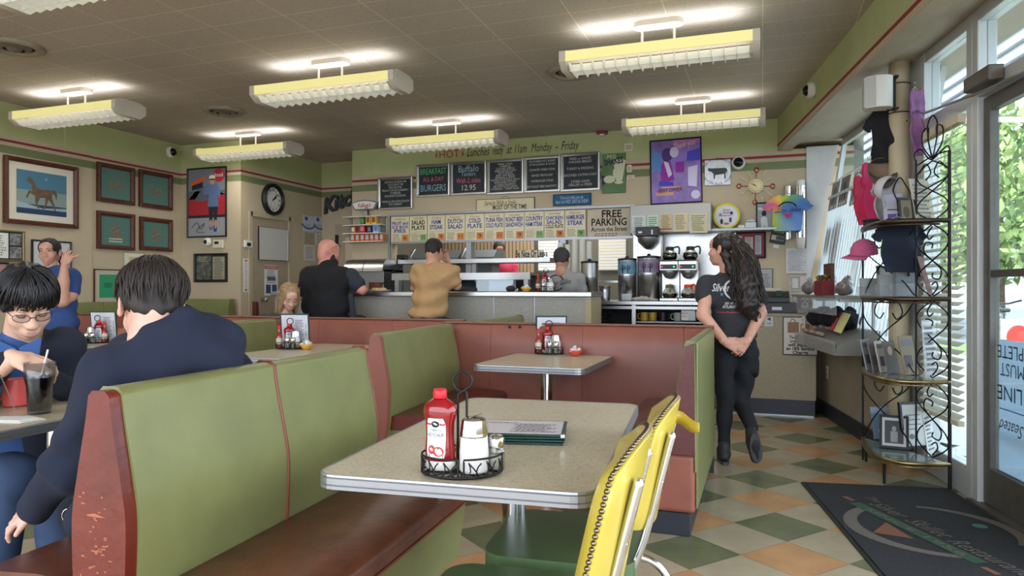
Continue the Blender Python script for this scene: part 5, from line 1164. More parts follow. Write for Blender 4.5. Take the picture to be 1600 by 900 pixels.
# steel backsplash and the hood with notes
hx0,hx1 = X_at(985,YB - .3),X_at(1111,YB - .3)
r = thing('steel_splashback','shiny steel splashback behind the coffee pots','panel',(0,0,0)); mb = MB(); mb.box(X_at(990,YB),X_at(1150,YB),YB - .02,YB - .003,BZ,1.84); mb.build('sheet',[M['steel']],r)
r = thing('steel_hood','stainless hood box on the wall above the coffee brewers','hood',(0,0,0)); zt_,zm,zb = at_Y(1050,319,YB - .3).z,at_Y(1050,336,YB - .3).z,at_Y(1050,366,YB - .3).z
mb = MB(); mb.box(hx0,hx1,YB - .32,YB - .005,zb + .02,zt_); mb.build('shell',[mat('hood_steel',(150,148,142),.45,metal=.7)],r,.006)
for i,(x0,x1,yt,yb,c,lb) in enumerate(((987,1010,337,366,(190,200,200),'pale map sheet on the hood, far left'),(1011,1029,336,366,(176,206,180),'greenish sheet on the hood, left of the red striped card'),(1031,1050,334,361,(190,172,138),'tan card with a red line at its foot on the hood'),(1052,1075,333,362,(198,184,150),'tan card with several dark lines on the hood'),(1077,1106,333,364,(190,184,152),'large plastic sleeved pale sheet at the right of the hood'))):
    r,W,Hh = on_wall('notice',lb,'notice',Wall('Y',YB - .325,0),x0,x1,yt,yb,'notes on the hood'); mb = MB(); mb.box(-W / 2 + .003,W / 2 - .003,-.004,0,-Hh / 2,Hh / 2,0); sheet_lines(mb,-W * .4,W * .4,-Hh * .4,Hh * .42,8,-.005,1,i + 3); 
    if i == 2: mb.poly2(bx(-W * .48,W * .48,-Hh * .42,-Hh * .36),-.0055,2)
    mb.build('sheet',[flat(*c),flat(110,104,90),flat(160,60,60)],r)
# cooler under the pass-through
kx0,kx1 = X_at(612,7.5),X_at(828,7.5)
r = thing('display_cooler','stainless cooler with glass front behind the lunch counter','cooler',(0,0,0))
mb = MB(); mb.box(kx0,kx1,7.50,8.12,1.36,1.39); mb.box(kx0,kx1,7.50,7.53,1.31,1.36); mb.box(kx0 + .03,kx0 + .08,7.52,7.6,.8,1.31); mb.box(kx1 - .08,kx1 - .03,7.52,7.6,.8,1.31); mb.box(kx0 + .03,kx1 - .03,7.98,8.1,.0,1.36); mb.box(kx0 + .03,kx1 - .03,7.52,8.1,0,.9); mb.build('casing',[M['steel']],r)
mb = MB(); mb.box(kx0 + .08,kx1 - .08,7.56,7.566,.9,1.31); mb.build('glass_front',[M['glass']],r)
mb = MB(); mb.box(kx0 + .08,kx1 - .08,7.94,7.97,.9,1.31); mb.build('lining',[mat('cooler_lining',(84,88,86),.5)],r)
for i,(x,c,lb) in enumerate(((640,(120,110,90),'brownish'),(723,(170,176,170),'pale'),(741,(150,160,140),'greenish'),(756,(170,160,110),'yellowish'))):
    p = at_Y(x,450,7.74); mb = MB(); mb.lathe([(0,0),(.05,0),(.055,.2),(.045,.24),(.05,.27),(0,.27)],n=18)
    o = tag(mb.build('food_tub',[flat(*c)]),lb + ' food tub standing in the glass fronted cooler','tub','tubs in the cooler'); o.location = (p.x,p.y,.902)
q0,q1 = X_at(764,7.60),X_at(806,7.60); mb = MB(); mb.box(q0,q1,7.60,7.605,1.0,1.31); tag(mb.build('flat_sheet',[flat(206,214,224)]),'panel inside the cooler front, its bright reflection coloured bluish white','paper')  # reflecting panel of the cooler; the reflection is put into its flat colour
mb = MB(); mb.ball((0,0,.03),(.05,.05,.035),14); o = tag(mb.build('dark_bowl',[flat(50,36,36)]),'small dark round bowl on the counter ledge by the cooler','bowl'); p = at_Y(798,450,6.8); o.location = (p.x,p.y,CZ - .001)
# heat shelf
sx0,sx1 = X_at(608,7.75) + .01,X_at(860,YB - .18)
r = thing('pass_shelf','steel order shelf across the kitchen pass-through','shelf',(0,0,0)); mb = MB(); mb.box(sx0,sx1,YB - .20,YB + .14,1.52,1.575); mb.build('ledge',[M['steel']],r,.004); mb = MB(); mb.box((sx0 + sx1) / 2 - .03,(sx0 + sx1) / 2 + .03,YB - .1,YB - .04,1.39,1.52); mb.build('bracket',[M['steeld']],r)
mb = MB(); q = X_at(700,YB - .2); 
mb = MB(); text(mb,'Be Nice Or Leave',0,0,.12,-.012,w=.40,shear=0,bold=.02); r,W,Hh = on_wall('wall_sign','small sign saying be nice or leave on the order shelf','sign',Wall('Y',YB - .19,0),812,850,392,403); r.location.z = 1.577 + Hh / 2; o = mb.build('lettering',[M['ink']],r); mb = MB(); mb.box(-W / 2,W / 2,-.01,0,-Hh / 2,Hh / 2); mb.build('plate',[M['cream']],r)
# equipment seen in the kitchen
for i,(x0,x1,lb) in enumerate(((652,726,'left grey toaster hood in the kitchen opening'),(731,780,'right grey toaster hood in the kitchen opening'))):
    a,b = X_at(x0,8.7),X_at(x1,8.7); r = thing('conveyor_toaster',lb,'kitchen machine',((a + b) / 2,8.7,0),0,'grey kitchen machines'); L = (b - a) / 2
    mb = MB(); mb.prism([(-.2,1.55),(-.2,1.62),(-.08,1.72),(.2,1.72),(.2,1.55)],-L,L,'x'); mb.box(-L + .05,L - .05,-.15,.15,0,1.55); mb.build('hood',[mat('blue_grey_metal',(112,120,124),.5,metal=.3)],r)
    mb = MB()
    for s_ in (-1,): mb.tube([(s_ * L,-.21,1.55),(s_ * L,-.21,1.63),(s_ * L,-.08,1.74)],.02,6)
    mb.build('bracket',[M['steeld']],r)
q = at_Y(630,400,YB + .02); mb = MB(); mb.box(-.06,.06,-.05,.05,0,.07); o = tag(mb.build('order_printer',[M['black']],None,.006),'small black box with a cable on the left end of the order shelf','printer'); o.location = (q.x,YB + .0,1.577)
mb = MB(); mb.tube(smoothpath([(q.x + .03,YB - .06,1.6),(q.x + .12,YB - .22,1.50),(q.x + .12,YB - .5,1.40),(q.x + .05,YB - .68,1.2)],8),.007,6); tag(mb.build('power_cable',[M['black']]),'black cable looping from the printer down the cooler','cable')
# kitchen window with blinds, hanging slat wall
kw = sroot('window_3',(0,10.88,0)); wr_s = [(X_at(a_,10.88),X_at(b_,10.88)) for a_,b_ in ((842,872),(936,978))]
mb = MB()
for wx0,wx1 in wr_s: mb.box(wx0,wx1,-.02,.0,1.5,2.1); mb.build('pane',[mat('daylight_glow_pane',(230,236,240),.6,emit=(225,235,245),es=.35)],kw)  # panes glow by themselves, standing in for daylight from outside
mb = MB()
for i in range(26): z = 1.5 + (i // 2) * .047; wx0,wx1 = wr_s[i % 2]; mb.box(wx0,wx1,-.06,-.03,z,z + .016)
mb.build('blind_slats',[M['cream']],kw)
mb = MB(); 
for i in range(26): a = X_at(690 + i * 5.6,10.6); mb.box(a,a + .045,10.58,10.60,1.2,2.2)
tag(mb.build('slat_curtain',[mat('tan_slats',(196,172,140),.6)]),'tan vertical slats hanging at the back of the kitchen','curtain')
kl = bpy.data.lights.new('kitchen_light','AREA'); kl.energy = 60; kl.size = 2.5; kl.color = (1,.97,.9); klo = bpy.data.objects.new('kitchen_light',kl); COL.objects.link(klo); klo.location = (-2.6,9.6,3.0)
# foam cup stacks
for i,(x,yt,lb) in enumerate(((876,379,'first'),(887,382,'second'),(898,374,'third'),(910,373,'fourth'),(921,377,'fifth'))):
    p = at_Y(x,yt,YB - .12); z0 = 1.30; r = thing('cup_stack',lb + ' stack of white foam cups from the left, by the steel urn','cups',(p.x,p.y,z0),0,'stacks of foam cups')
    r['label'] = {'first': 'leftmost stack of foam cups, behind the worker head','second': 'second foam cup stack from the left','third': 'tall foam cup stack in the middle of the row','fourth': 'tall foam cup stack right of the middle one','fifth': 'rightmost foam cup stack above the plain urn'}[lb]
    h = p.z - z0; pr = [(.032,0)]; n = int(h / .022)
    for j in range(n): pr += [(.036,j * .022 + .004),(.0345,j * .022 + .020)]
    pr += [(.026,h),(.0,h)]; mb = MB(); mb.lathe(pr,n=20); mb.build('cups',[M['white']],r)
r = thing('wall_shelf','steel shelf holding the foam cup stacks','shelf',(0,0,0)); mb = MB(); mb.box(X_at(866,YB - .1),X_at(985,YB - .1),YB - .25,YB - .035,1.275,1.298); mb.build('board',[M['steel']],r)
# steel bins left of the pass-through
r = thing('steel_cabinet','low steel cabinet with two curved lids left of the pass-through','cabinet',(0,0,0)); a,b = X_at(548,7.75),X_at(608,7.75); m_ = (a + b) / 2
mb = MB(); mb.box(a,b,7.62,8.12,0,1.45); mb.build('body',[M['steeld']],r,.005)
for u,v in ((a,m_ - .005),(m_ + .005,b)):
    mb = MB(); mb.prism([(7.58,1.42),(7.60,1.50),(7.66,1.56),(7.78,1.58),(8.1,1.58),(8.1,1.42)],u,v,'x'); mb.build('lid',[M['steel']],r,.006,2)
# cereal rack
r,W,Hh = on_wall('cereal_rack','white wall rack with four shelves and a cereal maker sign on top','rack',WB,545,605,337,378)
cy = Hh / 2
def zy(y): return at_Y(575,y,YB - .1).z - r.location.z
shelves = [zy(338),zy(351),zy(364),zy(377)]
for z in shelves: mb = MB(); mb.box(-W / 2,W / 2,-.16,-.005,z - .012,z); mb.build('shelf',[M['white']],r,.003)
mb = MB(); mb.box(W * .40,W * .46,-.02,0,shelves[3] - .02,shelves[0] + .0); mb.box(-W * .46,-W * .40,-.02,0,shelves[3] - .02,shelves[0]); mb.box(-.03,.03,-.06,-.03,shelves[0],shelves[0] + .1); mb.build('upright',[M['steeld']],r)
mb = MB(); s0 = shelves[0] + .09
pl = [(-.15,s0),(.15,s0),(.20,s0 + .09),(.10,s0 + .12),(0,s0 + .13),(-.10,s0 + .12),(-.20,s0 + .09)]; mb.prism(pl,-.09,-.05,'y'); mb.build('sign_body',[mat('sign_grey',(110,116,118),.5)],r,.006)
mb = MB(); mb.prism([(p_[0] * .88,s0 + .06 + (p_[1] - s0 - .06) * .78) for p_ in pl],-.095,-.09,'y',0); text(mb,"Kellogg's",0,s0 + .055,.08,-.096,1,w=.20,shear=.35,bold=.015); mb.build('sign_face',[M['white'],flat(176,30,40)],r)
rp = r.location
def cbox(x,sh,wd,h,c,c2,label):
    q = at_Y(x,450,YB - .10); r = thing('cereal_box',label,'cereal box',(q.x,YB - .09,rp.z + shelves[sh] + .001),0,'single serve cereal boxes'); mb = MB(); mb.box(-wd / 2,wd / 2,-.03,.03,0,h); mb.build('carton',[flat(*c)],r,.002)
    mb = MB(); mb.box(-wd * .32,wd * .32,-.0312,-.03,h * .25,h * .85,0); mb.build('front_print',[flat(*c2)],r)
cols = ['leftmost','second','third','fourth','fifth','sixth','rightmost']
for i in range(7): cbox(552 + i * 7.5,3,.058,.095,(206,112,56),(170,186,200),cols[i] + ' of the seven orange cereal boxes on the bottom shelf' if i in (0,6) else cols[i] + ' orange cereal box from the left on the bottom shelf')
cbox(553,2,.06,.09,(196,104,60),(200,200,190),'orange cereal box alone at the left of the middle shelf'); cbox(567,2,.08,.10,(170,40,60),(220,120,140),'red cereal box in the middle shelf'); cbox(578,2,.06,.08,(60,50,70),(140,130,150),'dark cereal box beside the red one'); cbox(588,2,.08,.095,(160,180,210),(90,130,190),'blue and white cereal box at the right of the middle shelf')
cbox(567,1,.06,.09,(50,120,60),(90,150,90),'green cereal box on the top row'); cbox(576,1,.07,.10,(210,184,60),(150,60,40),'left yellow cereal box on the top row'); cbox(585,1,.075,.10,(216,186,50),(160,60,50),'right yellow cereal box on the top row')
# ---- right hand wall things
shz = at_Y(1160,357,YB - .15).z; r = thing('wall_shelf','steel shelf above the framed red award','shelf',(0,0,0)); mb = MB(); mb.box(X_at(1108,YB - .2),X_at(1214,YB - .2),YB - .26,YB - .004,shz - .03,shz); mb.build('board',[M['steeld']],r,.004)
def on_shelf(x,yy=YB - .12): q = at_Y(x,450,yy); return (q.x,q.y,shz + .001)
pr_ = (at_Y(1135,316,YB - .1).z - shz) / 2
r = thing('souvenir_plate','round yellow rimmed cartoon souvenir plate on the shelf','plate',on_shelf(1135,YB - .06)); r.location.z += pr_
mb = MB(); mb.lathe([(pr_,0),(pr_,.012),(pr_ * .86,.02),(pr_ * .8,.012),(0,.012)],axis='-y',n=40); mb.build('rim',[mat('plate_yellow',(206,196,70),.35)],r)
mb = MB(); mb.lathe([(pr_ * .82,.0125),(0,.0135)],axis='-y',n=40); mb.build('well',[mat('plate_well',(206,206,206),.35)],r)
art(r,[(el(-.05,-.06,.016,.03),0),(bx(.03,.055,-.07,-.02),1),(el(.0,-.085,.03,.014),2),(bx(-.075,-.05,.0,.03),3),(el(.055,.03,.015,.02),1)],[flat(50,50,56),flat(60,60,120),flat(190,110,60),flat(140,130,160)],-.016,'painted_figures')
mb = MB(); text(mb,'Silver',0,.065,.035,-.018,shear=.3); text(mb,'Skillet',0,.035,.035,-.018,shear=.3); text(mb,'celebrates',0,0.005,.026,-.018,shear=.3); mb.build('lettering',[flat(120,60,60)],r)
r = thing('white_box','little white block on the shelf right of the plate','box',on_shelf(1159)); mb = MB(); mb.box(-.035,.035,-.03,.03,0,.035); mb.build('carton',[M['paper']],r,.002)
r = thing('metal_canister','dull metal canister with a stepped lid on the shelf','canister',on_shelf(1173)); mb = MB(); mb.box(-.06,.06,-.045,.045,0,.07); mb.build('body',[M['steeld']],r,.008); mb = MB(); mb.box(-.05,.05,-.035,.035,.07,.09); mb.box(-.03,.03,-.02,.02,.09,.105); mb.build('lid',[M['steeld']],r,.004)
r,W,Hh = on_wall('photo_frame','black framed baseball player photograph on the shelf','frame',Wall('Y',YB - .05,0),1181,1216,314,355); r.location.z = shz + Hh / 2 + .001; frame(r,W,Hh,.015,M['black'],.02,flat(150,160,164))
art(r,[(el(-.03,-.06,.035,.05),0),(el(-.03,.02,.025,.03),1),(bx(-.06,-.03,-.14,-.08),0),(bx(-.02,.01,-.14,-.08),0),(bx(-W * .4,W * .4,Hh * .2,Hh * .3),2)],[flat(206,206,206),flat(30,34,40),flat(200,206,210)])
r,W,Hh = on_wall('award_frame','red matted award in a black frame below the shelf','frame',WB,1144,1197,362,404); frame(r,W,Hh,.02,M['black'],.02,flat(132,50,66)); mb = MB(); mb.box(-W * .12,W * .12,-.012,-.008,-Hh * .2,Hh * .3,0); mb.box(W * .18,W * .36,-.012,-.008,-Hh * .35,Hh * .35,1); mb.box(-W * .42,-W * .2,-.012,-.008,-.02,Hh * .35,0); sheet_lines(mb,-W * .1,W * .1,-Hh * .18,Hh * .28,7,m=2); sheet_lines(mb,W * .2,W * .34,-Hh * .3,Hh * .3,9,m=2); mb.build('picture',[flat(190,170,160),flat(170,182,180),flat(130,120,120)],r)
r,W,Hh = on_wall('tin_sign','small dark licence-plate sign hanging crooked under the T-shirt','sign',Wall('Y',YB - .02,0),1203,1228,364,381,rot=12); mb = MB(); mb.box(-W / 2,W / 2,-.008,0,-Hh / 2,Hh / 2,0); mb.box(-W * .42,-W * .12,-.0095,-.008,-Hh * .2,Hh * .25,1); text(mb,'NO CASH',W * .16,Hh * .18,.035,-.0095,2,w=W * .5); text(mb,'DRAWER',W * .16,-Hh * .15,.035,-.0095,2,w=W * .5); mb.build('plate',[flat(60,62,60),flat(190,184,160),flat(170,170,164)],r)
mb = MB(); mb.box(-.03,.03,-.006,.0,-Hh * .9,-Hh * .6); mb.build('tag',[M['white']],r)
# cup dispensers
for i,(x,yt,yb,w_,lb) in enumerate(((1231,291,374,.075,'left chrome cup dispenser tube behind the T-shirt'),(1251,290,371,.10,'right chrome cup dispenser tube with white cups showing at both ends'))):
    a,b = at_Y(x,yt,YB - .1),at_Y(x,yb,YB - .1); r = thing('cup_dispenser',lb,'dispenser',(a.x,YB - .08,b.z),0,'chrome cup dispensers'); h = a.z - b.z
    mb = MB(); mb.cyl((0,0,0),(0,0,h),w_ / 2,n=24); mb.build('tube',[M['chrome']],r); mb = MB(); mb.lathe([(w_ * .40,h),(w_ * .46,h + .06),(0,h + .06)] if i else [(w_ * .4,h),(0,h + .01)]); mb.build('top_cup',[M['white']],r)
    if i: mb = MB(); mb.lathe([(w_ * .48,.0),(w_ * .36,-.12),(0,-.12)]); mb.build('bottom_cup',[M['white']],r)
    mb = MB(); mb.box(-.02,.02,.03,.079,h * .3,h * .36); mb.build('bracket',[M['steel']],r)
# tie-dye T-shirt
def tshirt(name,label,loc,rz,W,Hh,m_,cat='T-shirt',group=None,lean=0):
    r = thing(name,label,cat,loc,rz,group); P = [(-.16,.46),(-.30,.42),(-.56,.12),(-.38,.02),(-.32,.12),(-.30,-.5),(.30,-.5),(.32,.12),(.38,.02),(.56,.12),(.30,.42),(.16,.46),(.09,.43),(0,.42),(-.09,.43)]
    mb = MB(); nx,nz = 40,36; vs = {}
    def inside(x,z):
        c = False; j = len(P) - 1
        for i in range(len(P)):
            if (P[i][1] > z) != (P[j][1] > z) and x < (P[j][0] - P[i][0]) * (z - P[i][1]) / (P[j][1] - P[i][1]) + P[i][0]: c = not c
            j = i
        return c
    f = []; v = []
    for j in range(nz):
        for i in range(nx):
            x,z = -.58 + 1.16 * (i + .5) / nx,-.52 + 1.0 * (j + .5) / nz
            if inside(x,z):
                q = []
                for a,b in ((0,0),(1,0),(1,1),(0,1)):
                    k_ = (i + a,j + b)
                    if k_ not in vs:
                        X,Z = -.58 + 1.16 * k_[0] / nx,-.52 + 1.0 * k_[1] / nz; vs[k_] = len(v); v.append((X * W,-.03 - .02 * math.sin(X * 9 + Z * 3) * (.5 - Z) - .012 * math.cos(Z * 11 + X * 5) + lean * Z,Z * Hh))
                    q.append(vs[k_])
                f.append(q)
    mb.add(v,f,0,True); o = mb.build('shirt',[m_],r); s_ = o.modifiers.new('sub','SUBSURF'); s_.levels = s_.render_levels = 1; s_ = o.modifiers.new('s','SOLIDIFY'); s_.thickness = .012
    mb = MB(); mb.tube([(-.2 * W,0,.44 * Hh),(0,0,.50 * Hh),(.2 * W,0,.44 * Hh)],.004,6); mb.tube([(0,0,.50 * Hh),(0,.01,.56 * Hh),(.015,.01,.58 * Hh)],.003,6); mb.build('hanger',[M['steel']],r)
    return r
td = bpy.data.materials.new('tie_dye'); td.use_nodes = True; t = td.node_tree; b = t.nodes['Principled BSDF']; b.inputs['Roughness'].default_value = .9
tc = t.nodes.new('ShaderNodeTexCoord'); mp = t.nodes.new('ShaderNodeMapping'); mp.inputs['Location'].default_value = (.02,0,0); mp.inputs['Scale'].default_value = (1.6,1.6,1.6)
wv = t.nodes.new('ShaderNodeTexGradient'); wv.gradient_type = 'RADIAL'; rt_ = t.nodes.new('ShaderNodeMapping'); rt_.inputs['Rotation'].default_value = (R(90),0,0)
cr = t.nodes.new('ShaderNodeValToRGB'); E_ = cr.color_ramp.elements; E_[0].color = (*lin((196,80,140)),1); E_[1].position = 1; E_[1].color = (*lin((196,80,140)),1)
for ps,c in ((.12,(220,150,90)),(.25,(220,190,90)),(.36,(120,180,80)),(.5,(80,120,190)),(.66,(110,150,210)),(.80,(160,190,90)),(.9,(220,150,90))): e_ = E_.new(ps); e_.color = (*lin(c),1)
nz_ = t.nodes.new('ShaderNodeTexNoise'); nz_.inputs['Scale'].default_value = 9; mxv = t.nodes.new('ShaderNodeMix'); mxv.data_type = 'RGBA'; mxv.inputs['Factor'].default_value = .12
t.links.new(tc.outputs['Object'],rt_.inputs[0]); t.links.new(rt_.outputs[0],mxv.inputs['A']); t.links.new(tc.outputs['Object'],nz_.inputs['Vector']); t.links.new(nz_.outputs['Color'],mxv.inputs['B']); t.links.new(mxv.outputs['Result'],wv.inputs[0]); t.links.new(wv.outputs['Fac'],cr.inputs[0]); t.links.new(cr.outputs[0],b.inputs['Base Color'])
p = at_Y(1230,332,YB - .18); r = tshirt('t_shirt','tie-dyed T-shirt hanging before the chrome cup dispensers',(p.x,YB - .2,p.z),0,.46,.40,td)
mb = MB(); mb.tube([(.09 * math.cos(R(20 + 10 * i)),-.065,.03 + .07 * math.sin(R(20 + 10 * i))) for i in range(15)],.007,5,0); mb.poly2([(-.13,.0),(.13,.012),(.13,.0),(-.13,-.012)],-.068,1); mb.poly2([(-.05,-.015),(.05,-.015),(0,-.07)],-.068,2); text(mb,'Silver Skillet',.01,.02,.05,-.072,0,w=.24,shear=.35); mb.build('print',[M['ink'],flat(60,90,170),flat(170,50,90)],r)
# papers by the register
for i,(x0,x1,yt,yb,lb,n_) in enumerate(((1228,1261,388,427,'large typed white sheet on the beige return above the register',16),(1232,1262,430,455,'plastic sleeve with small papers below the large typed sheet',6),(1230,1260,456,488,'second row of clear sleeves with receipts by the register',6))):
    r,W,Hh = on_wall('notice',lb,'notice',Wall('Y',YB - .01,0),x0,x1,yt,yb,'papers by the register'); mb = MB(); mb.box(-W / 2,W / 2,-.004,0,-Hh / 2,Hh / 2,0); sheet_lines(mb,-W * .44,W * .44,-Hh * .42,Hh * .42,n_,-.005,1,20 + i)
    if i: mb.poly2(bx(-W * .3,0,-Hh * .3,Hh * .3),-.0055,2); mb.poly2(bx(.02,W * .4,-Hh * .2,Hh * .4),-.0055,3)
    mb.build('sheet',[flat(196,196,196) if i == 0 else flat(176,170,158),flat(130,132,138),flat(206,200,190),flat(200,180,180)],r)
r,W,Hh = on_wall('letter_frame','grey framed letter leaning behind the register','frame',WB,1183,1208,419,460); frame(r,W,Hh,.012,M['steeld'],.015,flat(170,170,168)); mb = MB(); sheet_lines(mb,-W * .36,W * .36,-Hh * .3,Hh * .3,8,-.009,0,5); mb.build('picture',[flat(110,112,118)],r)
def on_rc(x,dy): q = at_Y(x,450,RY + dy); return (q.x,q.y,RZ + .001)
r = thing('cash_register','black cash register on the speckled counter','cash register',on_rc(1216,.2)); mb = MB(); mb.box(-.19,.16,-.16,.16,0,.10); mb.build('drawer',[M['black']],r,.006); mb = MB(); mb.prism([(-.12,.10),(-.12,.15),(.05,.21),(.12,.21),(.12,.10)],-.17,.10,'x'); mb.build('terminal',[M['black']],r,.006)
mb = MB(); mb.prism([(-.10,.162),(-.102,.167),(.02,.215),(.022,.21)],-.02,.03,'x'); mb.build('display',[flat(50,80,64,.2)],r)
mb = MB(); mb.box(-.06,.03,-.1635,-.16,.03,.06); mb.build('drawer_lock',[M['steeld']],r)
r = thing('receipt_printer','white receipt printer behind the register','printer',on_rc(1209,.42)); mb = MB(); mb.box(-.10,.07,-.06,.06,0,.24); mb.build('casing',[flat(196,190,176)],r,.012,3); mb = MB(); mb.box(-.07,.04,-.062,-.06,.17,.19); mb.build('slot',[M['black']],r)
r = thing('dog_card','cut-out card of a white puppy saying thanks by the register','card',on_rc(1257,.12),R(8)); mb = MB()
mb.prism([(-.07,0),(.07,0),(.075,.10),(.04,.17),(0,.185),(-.04,.17),(-.07,.10)],-.006,0,'y',0); mb.poly2(el(0,.10,.05,.058),-.007,1); mb.poly2(el(-.045,.095,.018,.04),-.0075,2); mb.poly2(el(.05,.095,.018,.04),-.0075,2); mb.poly2(el(-.018,.115,.007,.008),-.008,3); mb.poly2(el(.022,.115,.007,.008),-.008,3); mb.poly2(el(.002,.085,.011,.009),-.008,3); mb.poly2(bx(-.06,.06,.005,.035),-.0078,1); text(mb,'THANKS',0,.02,.026,-.0082,3)
mb.build('card',[flat(206,130,140),flat(216,210,202),flat(160,140,126),M['ink']],r)
r,W,Hh = on_wall('takeaway_sign','framed to-go service charge notice on the register counter front','sign',Wall('Y',RY - .002,0),1223,1278,495,555); frame(r,W,Hh,.008,M['black'],.012,flat(214,212,204))
mb = MB()
for j,(s_,c_) in enumerate((('To-Go Orders',0),('over $50',1),('will include',0),('an 18% Service',0),('Charge',0))): text(mb,s_,0,Hh * (-.04 - j * .098),.042,-.010,c_,w=W * (.62,.6,.7,.8,.44)[j],bold=.03)
mb.poly2(bx(-W * .36,-W * .04,Hh * .08,Hh * .36),-.010,2); mb.poly2(bx(0,W * .38,Hh * .10,Hh * .32),-.010,3); text(mb,'TO',W * .16,Hh * .26,.045,-.0105,0,bold=.02); text(mb,'GO',W * .16,Hh * .16,.045,-.0105,0,bold=.02); mb.tube([(-.05 + .02 * math.cos(t_ * .5) - W * .05,-.011,Hh * .36 + .03 * math.sin(t_ * .5)) for t_ in range(7)],.003,5,4); mb.tube([(W * .15 + .025 * math.cos(t_ * .6),-.011,Hh * .42 + .012 * math.sin(t_ * .6)) for t_ in range(11)],.002,4,4)
mb.build('lettering',[M['ink'],flat(40,120,130),flat(150,116,92),flat(196,140,110),flat(60,60,60)],r)
r,W,Hh = on_wall('payment_sticker','white contactless payment sticker on the register counter','sticker',Wall('Y',RY - .001,0),1195,1208,493,510); mb = MB(); mb.box(-W / 2,W / 2,-.002,0,-Hh / 2,Hh / 2,0); mb.poly2([(-.02,.02),(.015,.035),(.015,.0)],-.003,1); mb.poly2(bx(-.02,.02,-.03,-.02),-.003,2); mb.build('label',[flat(196,206,208),flat(70,74,80),flat(60,150,180)],r)
r,W,Hh = on_wall('flag_sticker','red and white striped flag sticker half hidden by the waitress','sticker',Wall('Y',RY - .001,0),1170,1191,497,511); mb = MB()
for j in range(7): mb.box(-W / 2,W / 2,-.002,0,-Hh / 2 + j * Hh / 7,-Hh / 2 + (j + 1) * Hh / 7,j % 2)
mb.build('label',[flat(170,60,60),flat(210,206,200)],r)

# ================================================================ TABLE SETS
ketm = mat('ketchup_red',(132,14,20),.15,coat=.5); capm = mat('ketchup_cap',(206,30,44),.35)
def ketchup(loc,rz,label,group='ketchup bottles',s=1,back=False):
    r = thing('ketchup_bottle',label,'bottle',loc,rz,group); r.scale = (s,s,s); mb = MB()
    prof = [(0,.0),(.026,.0),(.034,.006),(.035,.05),(.032,.08),(.033,.115),(.038,.135),(.0385,.145),(.034,.160),(.020,.172),(.014,.176),(.0,.176)]
    mb.lathe(prof,n=36,sx=1.14,sy=.74); mb.build('bottle',[ketm],r)
    mb = MB(); mb.lathe([(.0268,.0),(.0350,.006),(.0360,.024)],n=36,sx=1.14,sy=.74); mb.build('base',[M['white']],r)
    mb = MB(); mb.lathe([(.0162,.175),(.0168,.177),(.0168,.192),(.015,.197),(0,.198)],n=30); mb.build('cap',[capm],r)
    # label follows the bottle front
    lm = [flat(214,222,230),M['ink'],flat(196,60,50),flat(176,30,40),flat(60,120,60)]
    mb = MB(); 
    def on(x,z,off=.0006):
        for (r0,z0),(r1,z1) in zip(prof[:-1],prof[1:]):
            if z0 <= z <= z1 and z1 > z0: rr = r0 + (r1 - r0) * (z - z0) / (z1 - z0); break
        xx = max(-.98,min(.98,x / (rr * 1.14))); return (x,-rr * .74 * math.sqrt(1 - xx * xx) - off,z)
    nx,nz = 10,12; W,z0,z1 = .050,.028,.128; g = []
    for j in range(nz + 1):
        for i in range(nx + 1):
            z = z0 + (z1 - z0) * j / nz; ww = W * (1 if 1 < j < nz - 1 else .93 if j in (1,nz - 1) else .8); g.append(on(-ww / 2 + ww * i / nx,z))
    f = [(j * (nx + 1) + i,j * (nx + 1) + i + 1,(j + 1) * (nx + 1) + i + 1,(j + 1) * (nx + 1) + i) for j in range(nz) for i in range(nx)]
    mb.add(g,f,0,True)
    def put(t_,m_):
        o_ = len(mb.v); mb.v += [on(a[0],a[2],.0012) for a in t_.v]; mb.f += [tuple(i + o_ for i in f_) for f_ in t_.f]; mb.m += [m_] * len(t_.f); mb.s += [False] * len(t_.f)
    if not back:
        t_ = MB(); text(t_,'KETCHUP',0,.087,.013,0,w=.042); text(t_,'TOMATO',0,.099,.009,0,w=.03); t_.poly2(el(0,.114,.011,.008,16)); put(t_,1)
        t_ = MB(); t_.poly2(bx(-.024,-.012,.111,.116)); t_.poly2(bx(.012,.024,.111,.116)); put(t_,3)
        t_ = MB(); t_.poly2(el(-.010,.052,.010,.011,16)); t_.poly2(el(.008,.048,.014,.012,16)); t_.poly2(bx(-.018,.02,.031,.040)); put(t_,2)
        t_ = MB(); t_.poly2([(-.012,.062),(-.006,.060),(-.010,.056)]); t_.poly2([(.004,.058),(.012,.057),(.008,.052)]); put(t_,4)
    else:
        t_ = MB(); sheet_lines(t_,-.02,.02,.05,.12,9,0,0,3); t_.poly2(bx(.0,.018,.034,.048)); put(t_,1)
    mb.build('label',lm,r)
    return r
def shaker(loc,label,s=1,group='sugar shakers'):
    r = thing('sugar_shaker',label,'shaker',loc,R(30),group); r.scale = (s,s,s); mb = MB(); mb.lathe([(0,.0),(.033,.0),(.036,.006),(.036,.05),(.033,.085),(.032,.088)],n=32); mb.build('jar',[mat('sugar_white',(226,224,222),.25,coat=.6)],r)
    mb = MB(); mb.lathe([(.034,.085),(.035,.088),(.034,.094),(.030,.125),(.024,.130),(0,.133)],n=12,smooth=False); mb.add([(-.006,-.006,.132),(.02,-.004,.139),(.02,.004,.139),(-.006,.006,.132)],[(0,1,2,3)]); mb.build('lid',[M['chrome']],r); return r
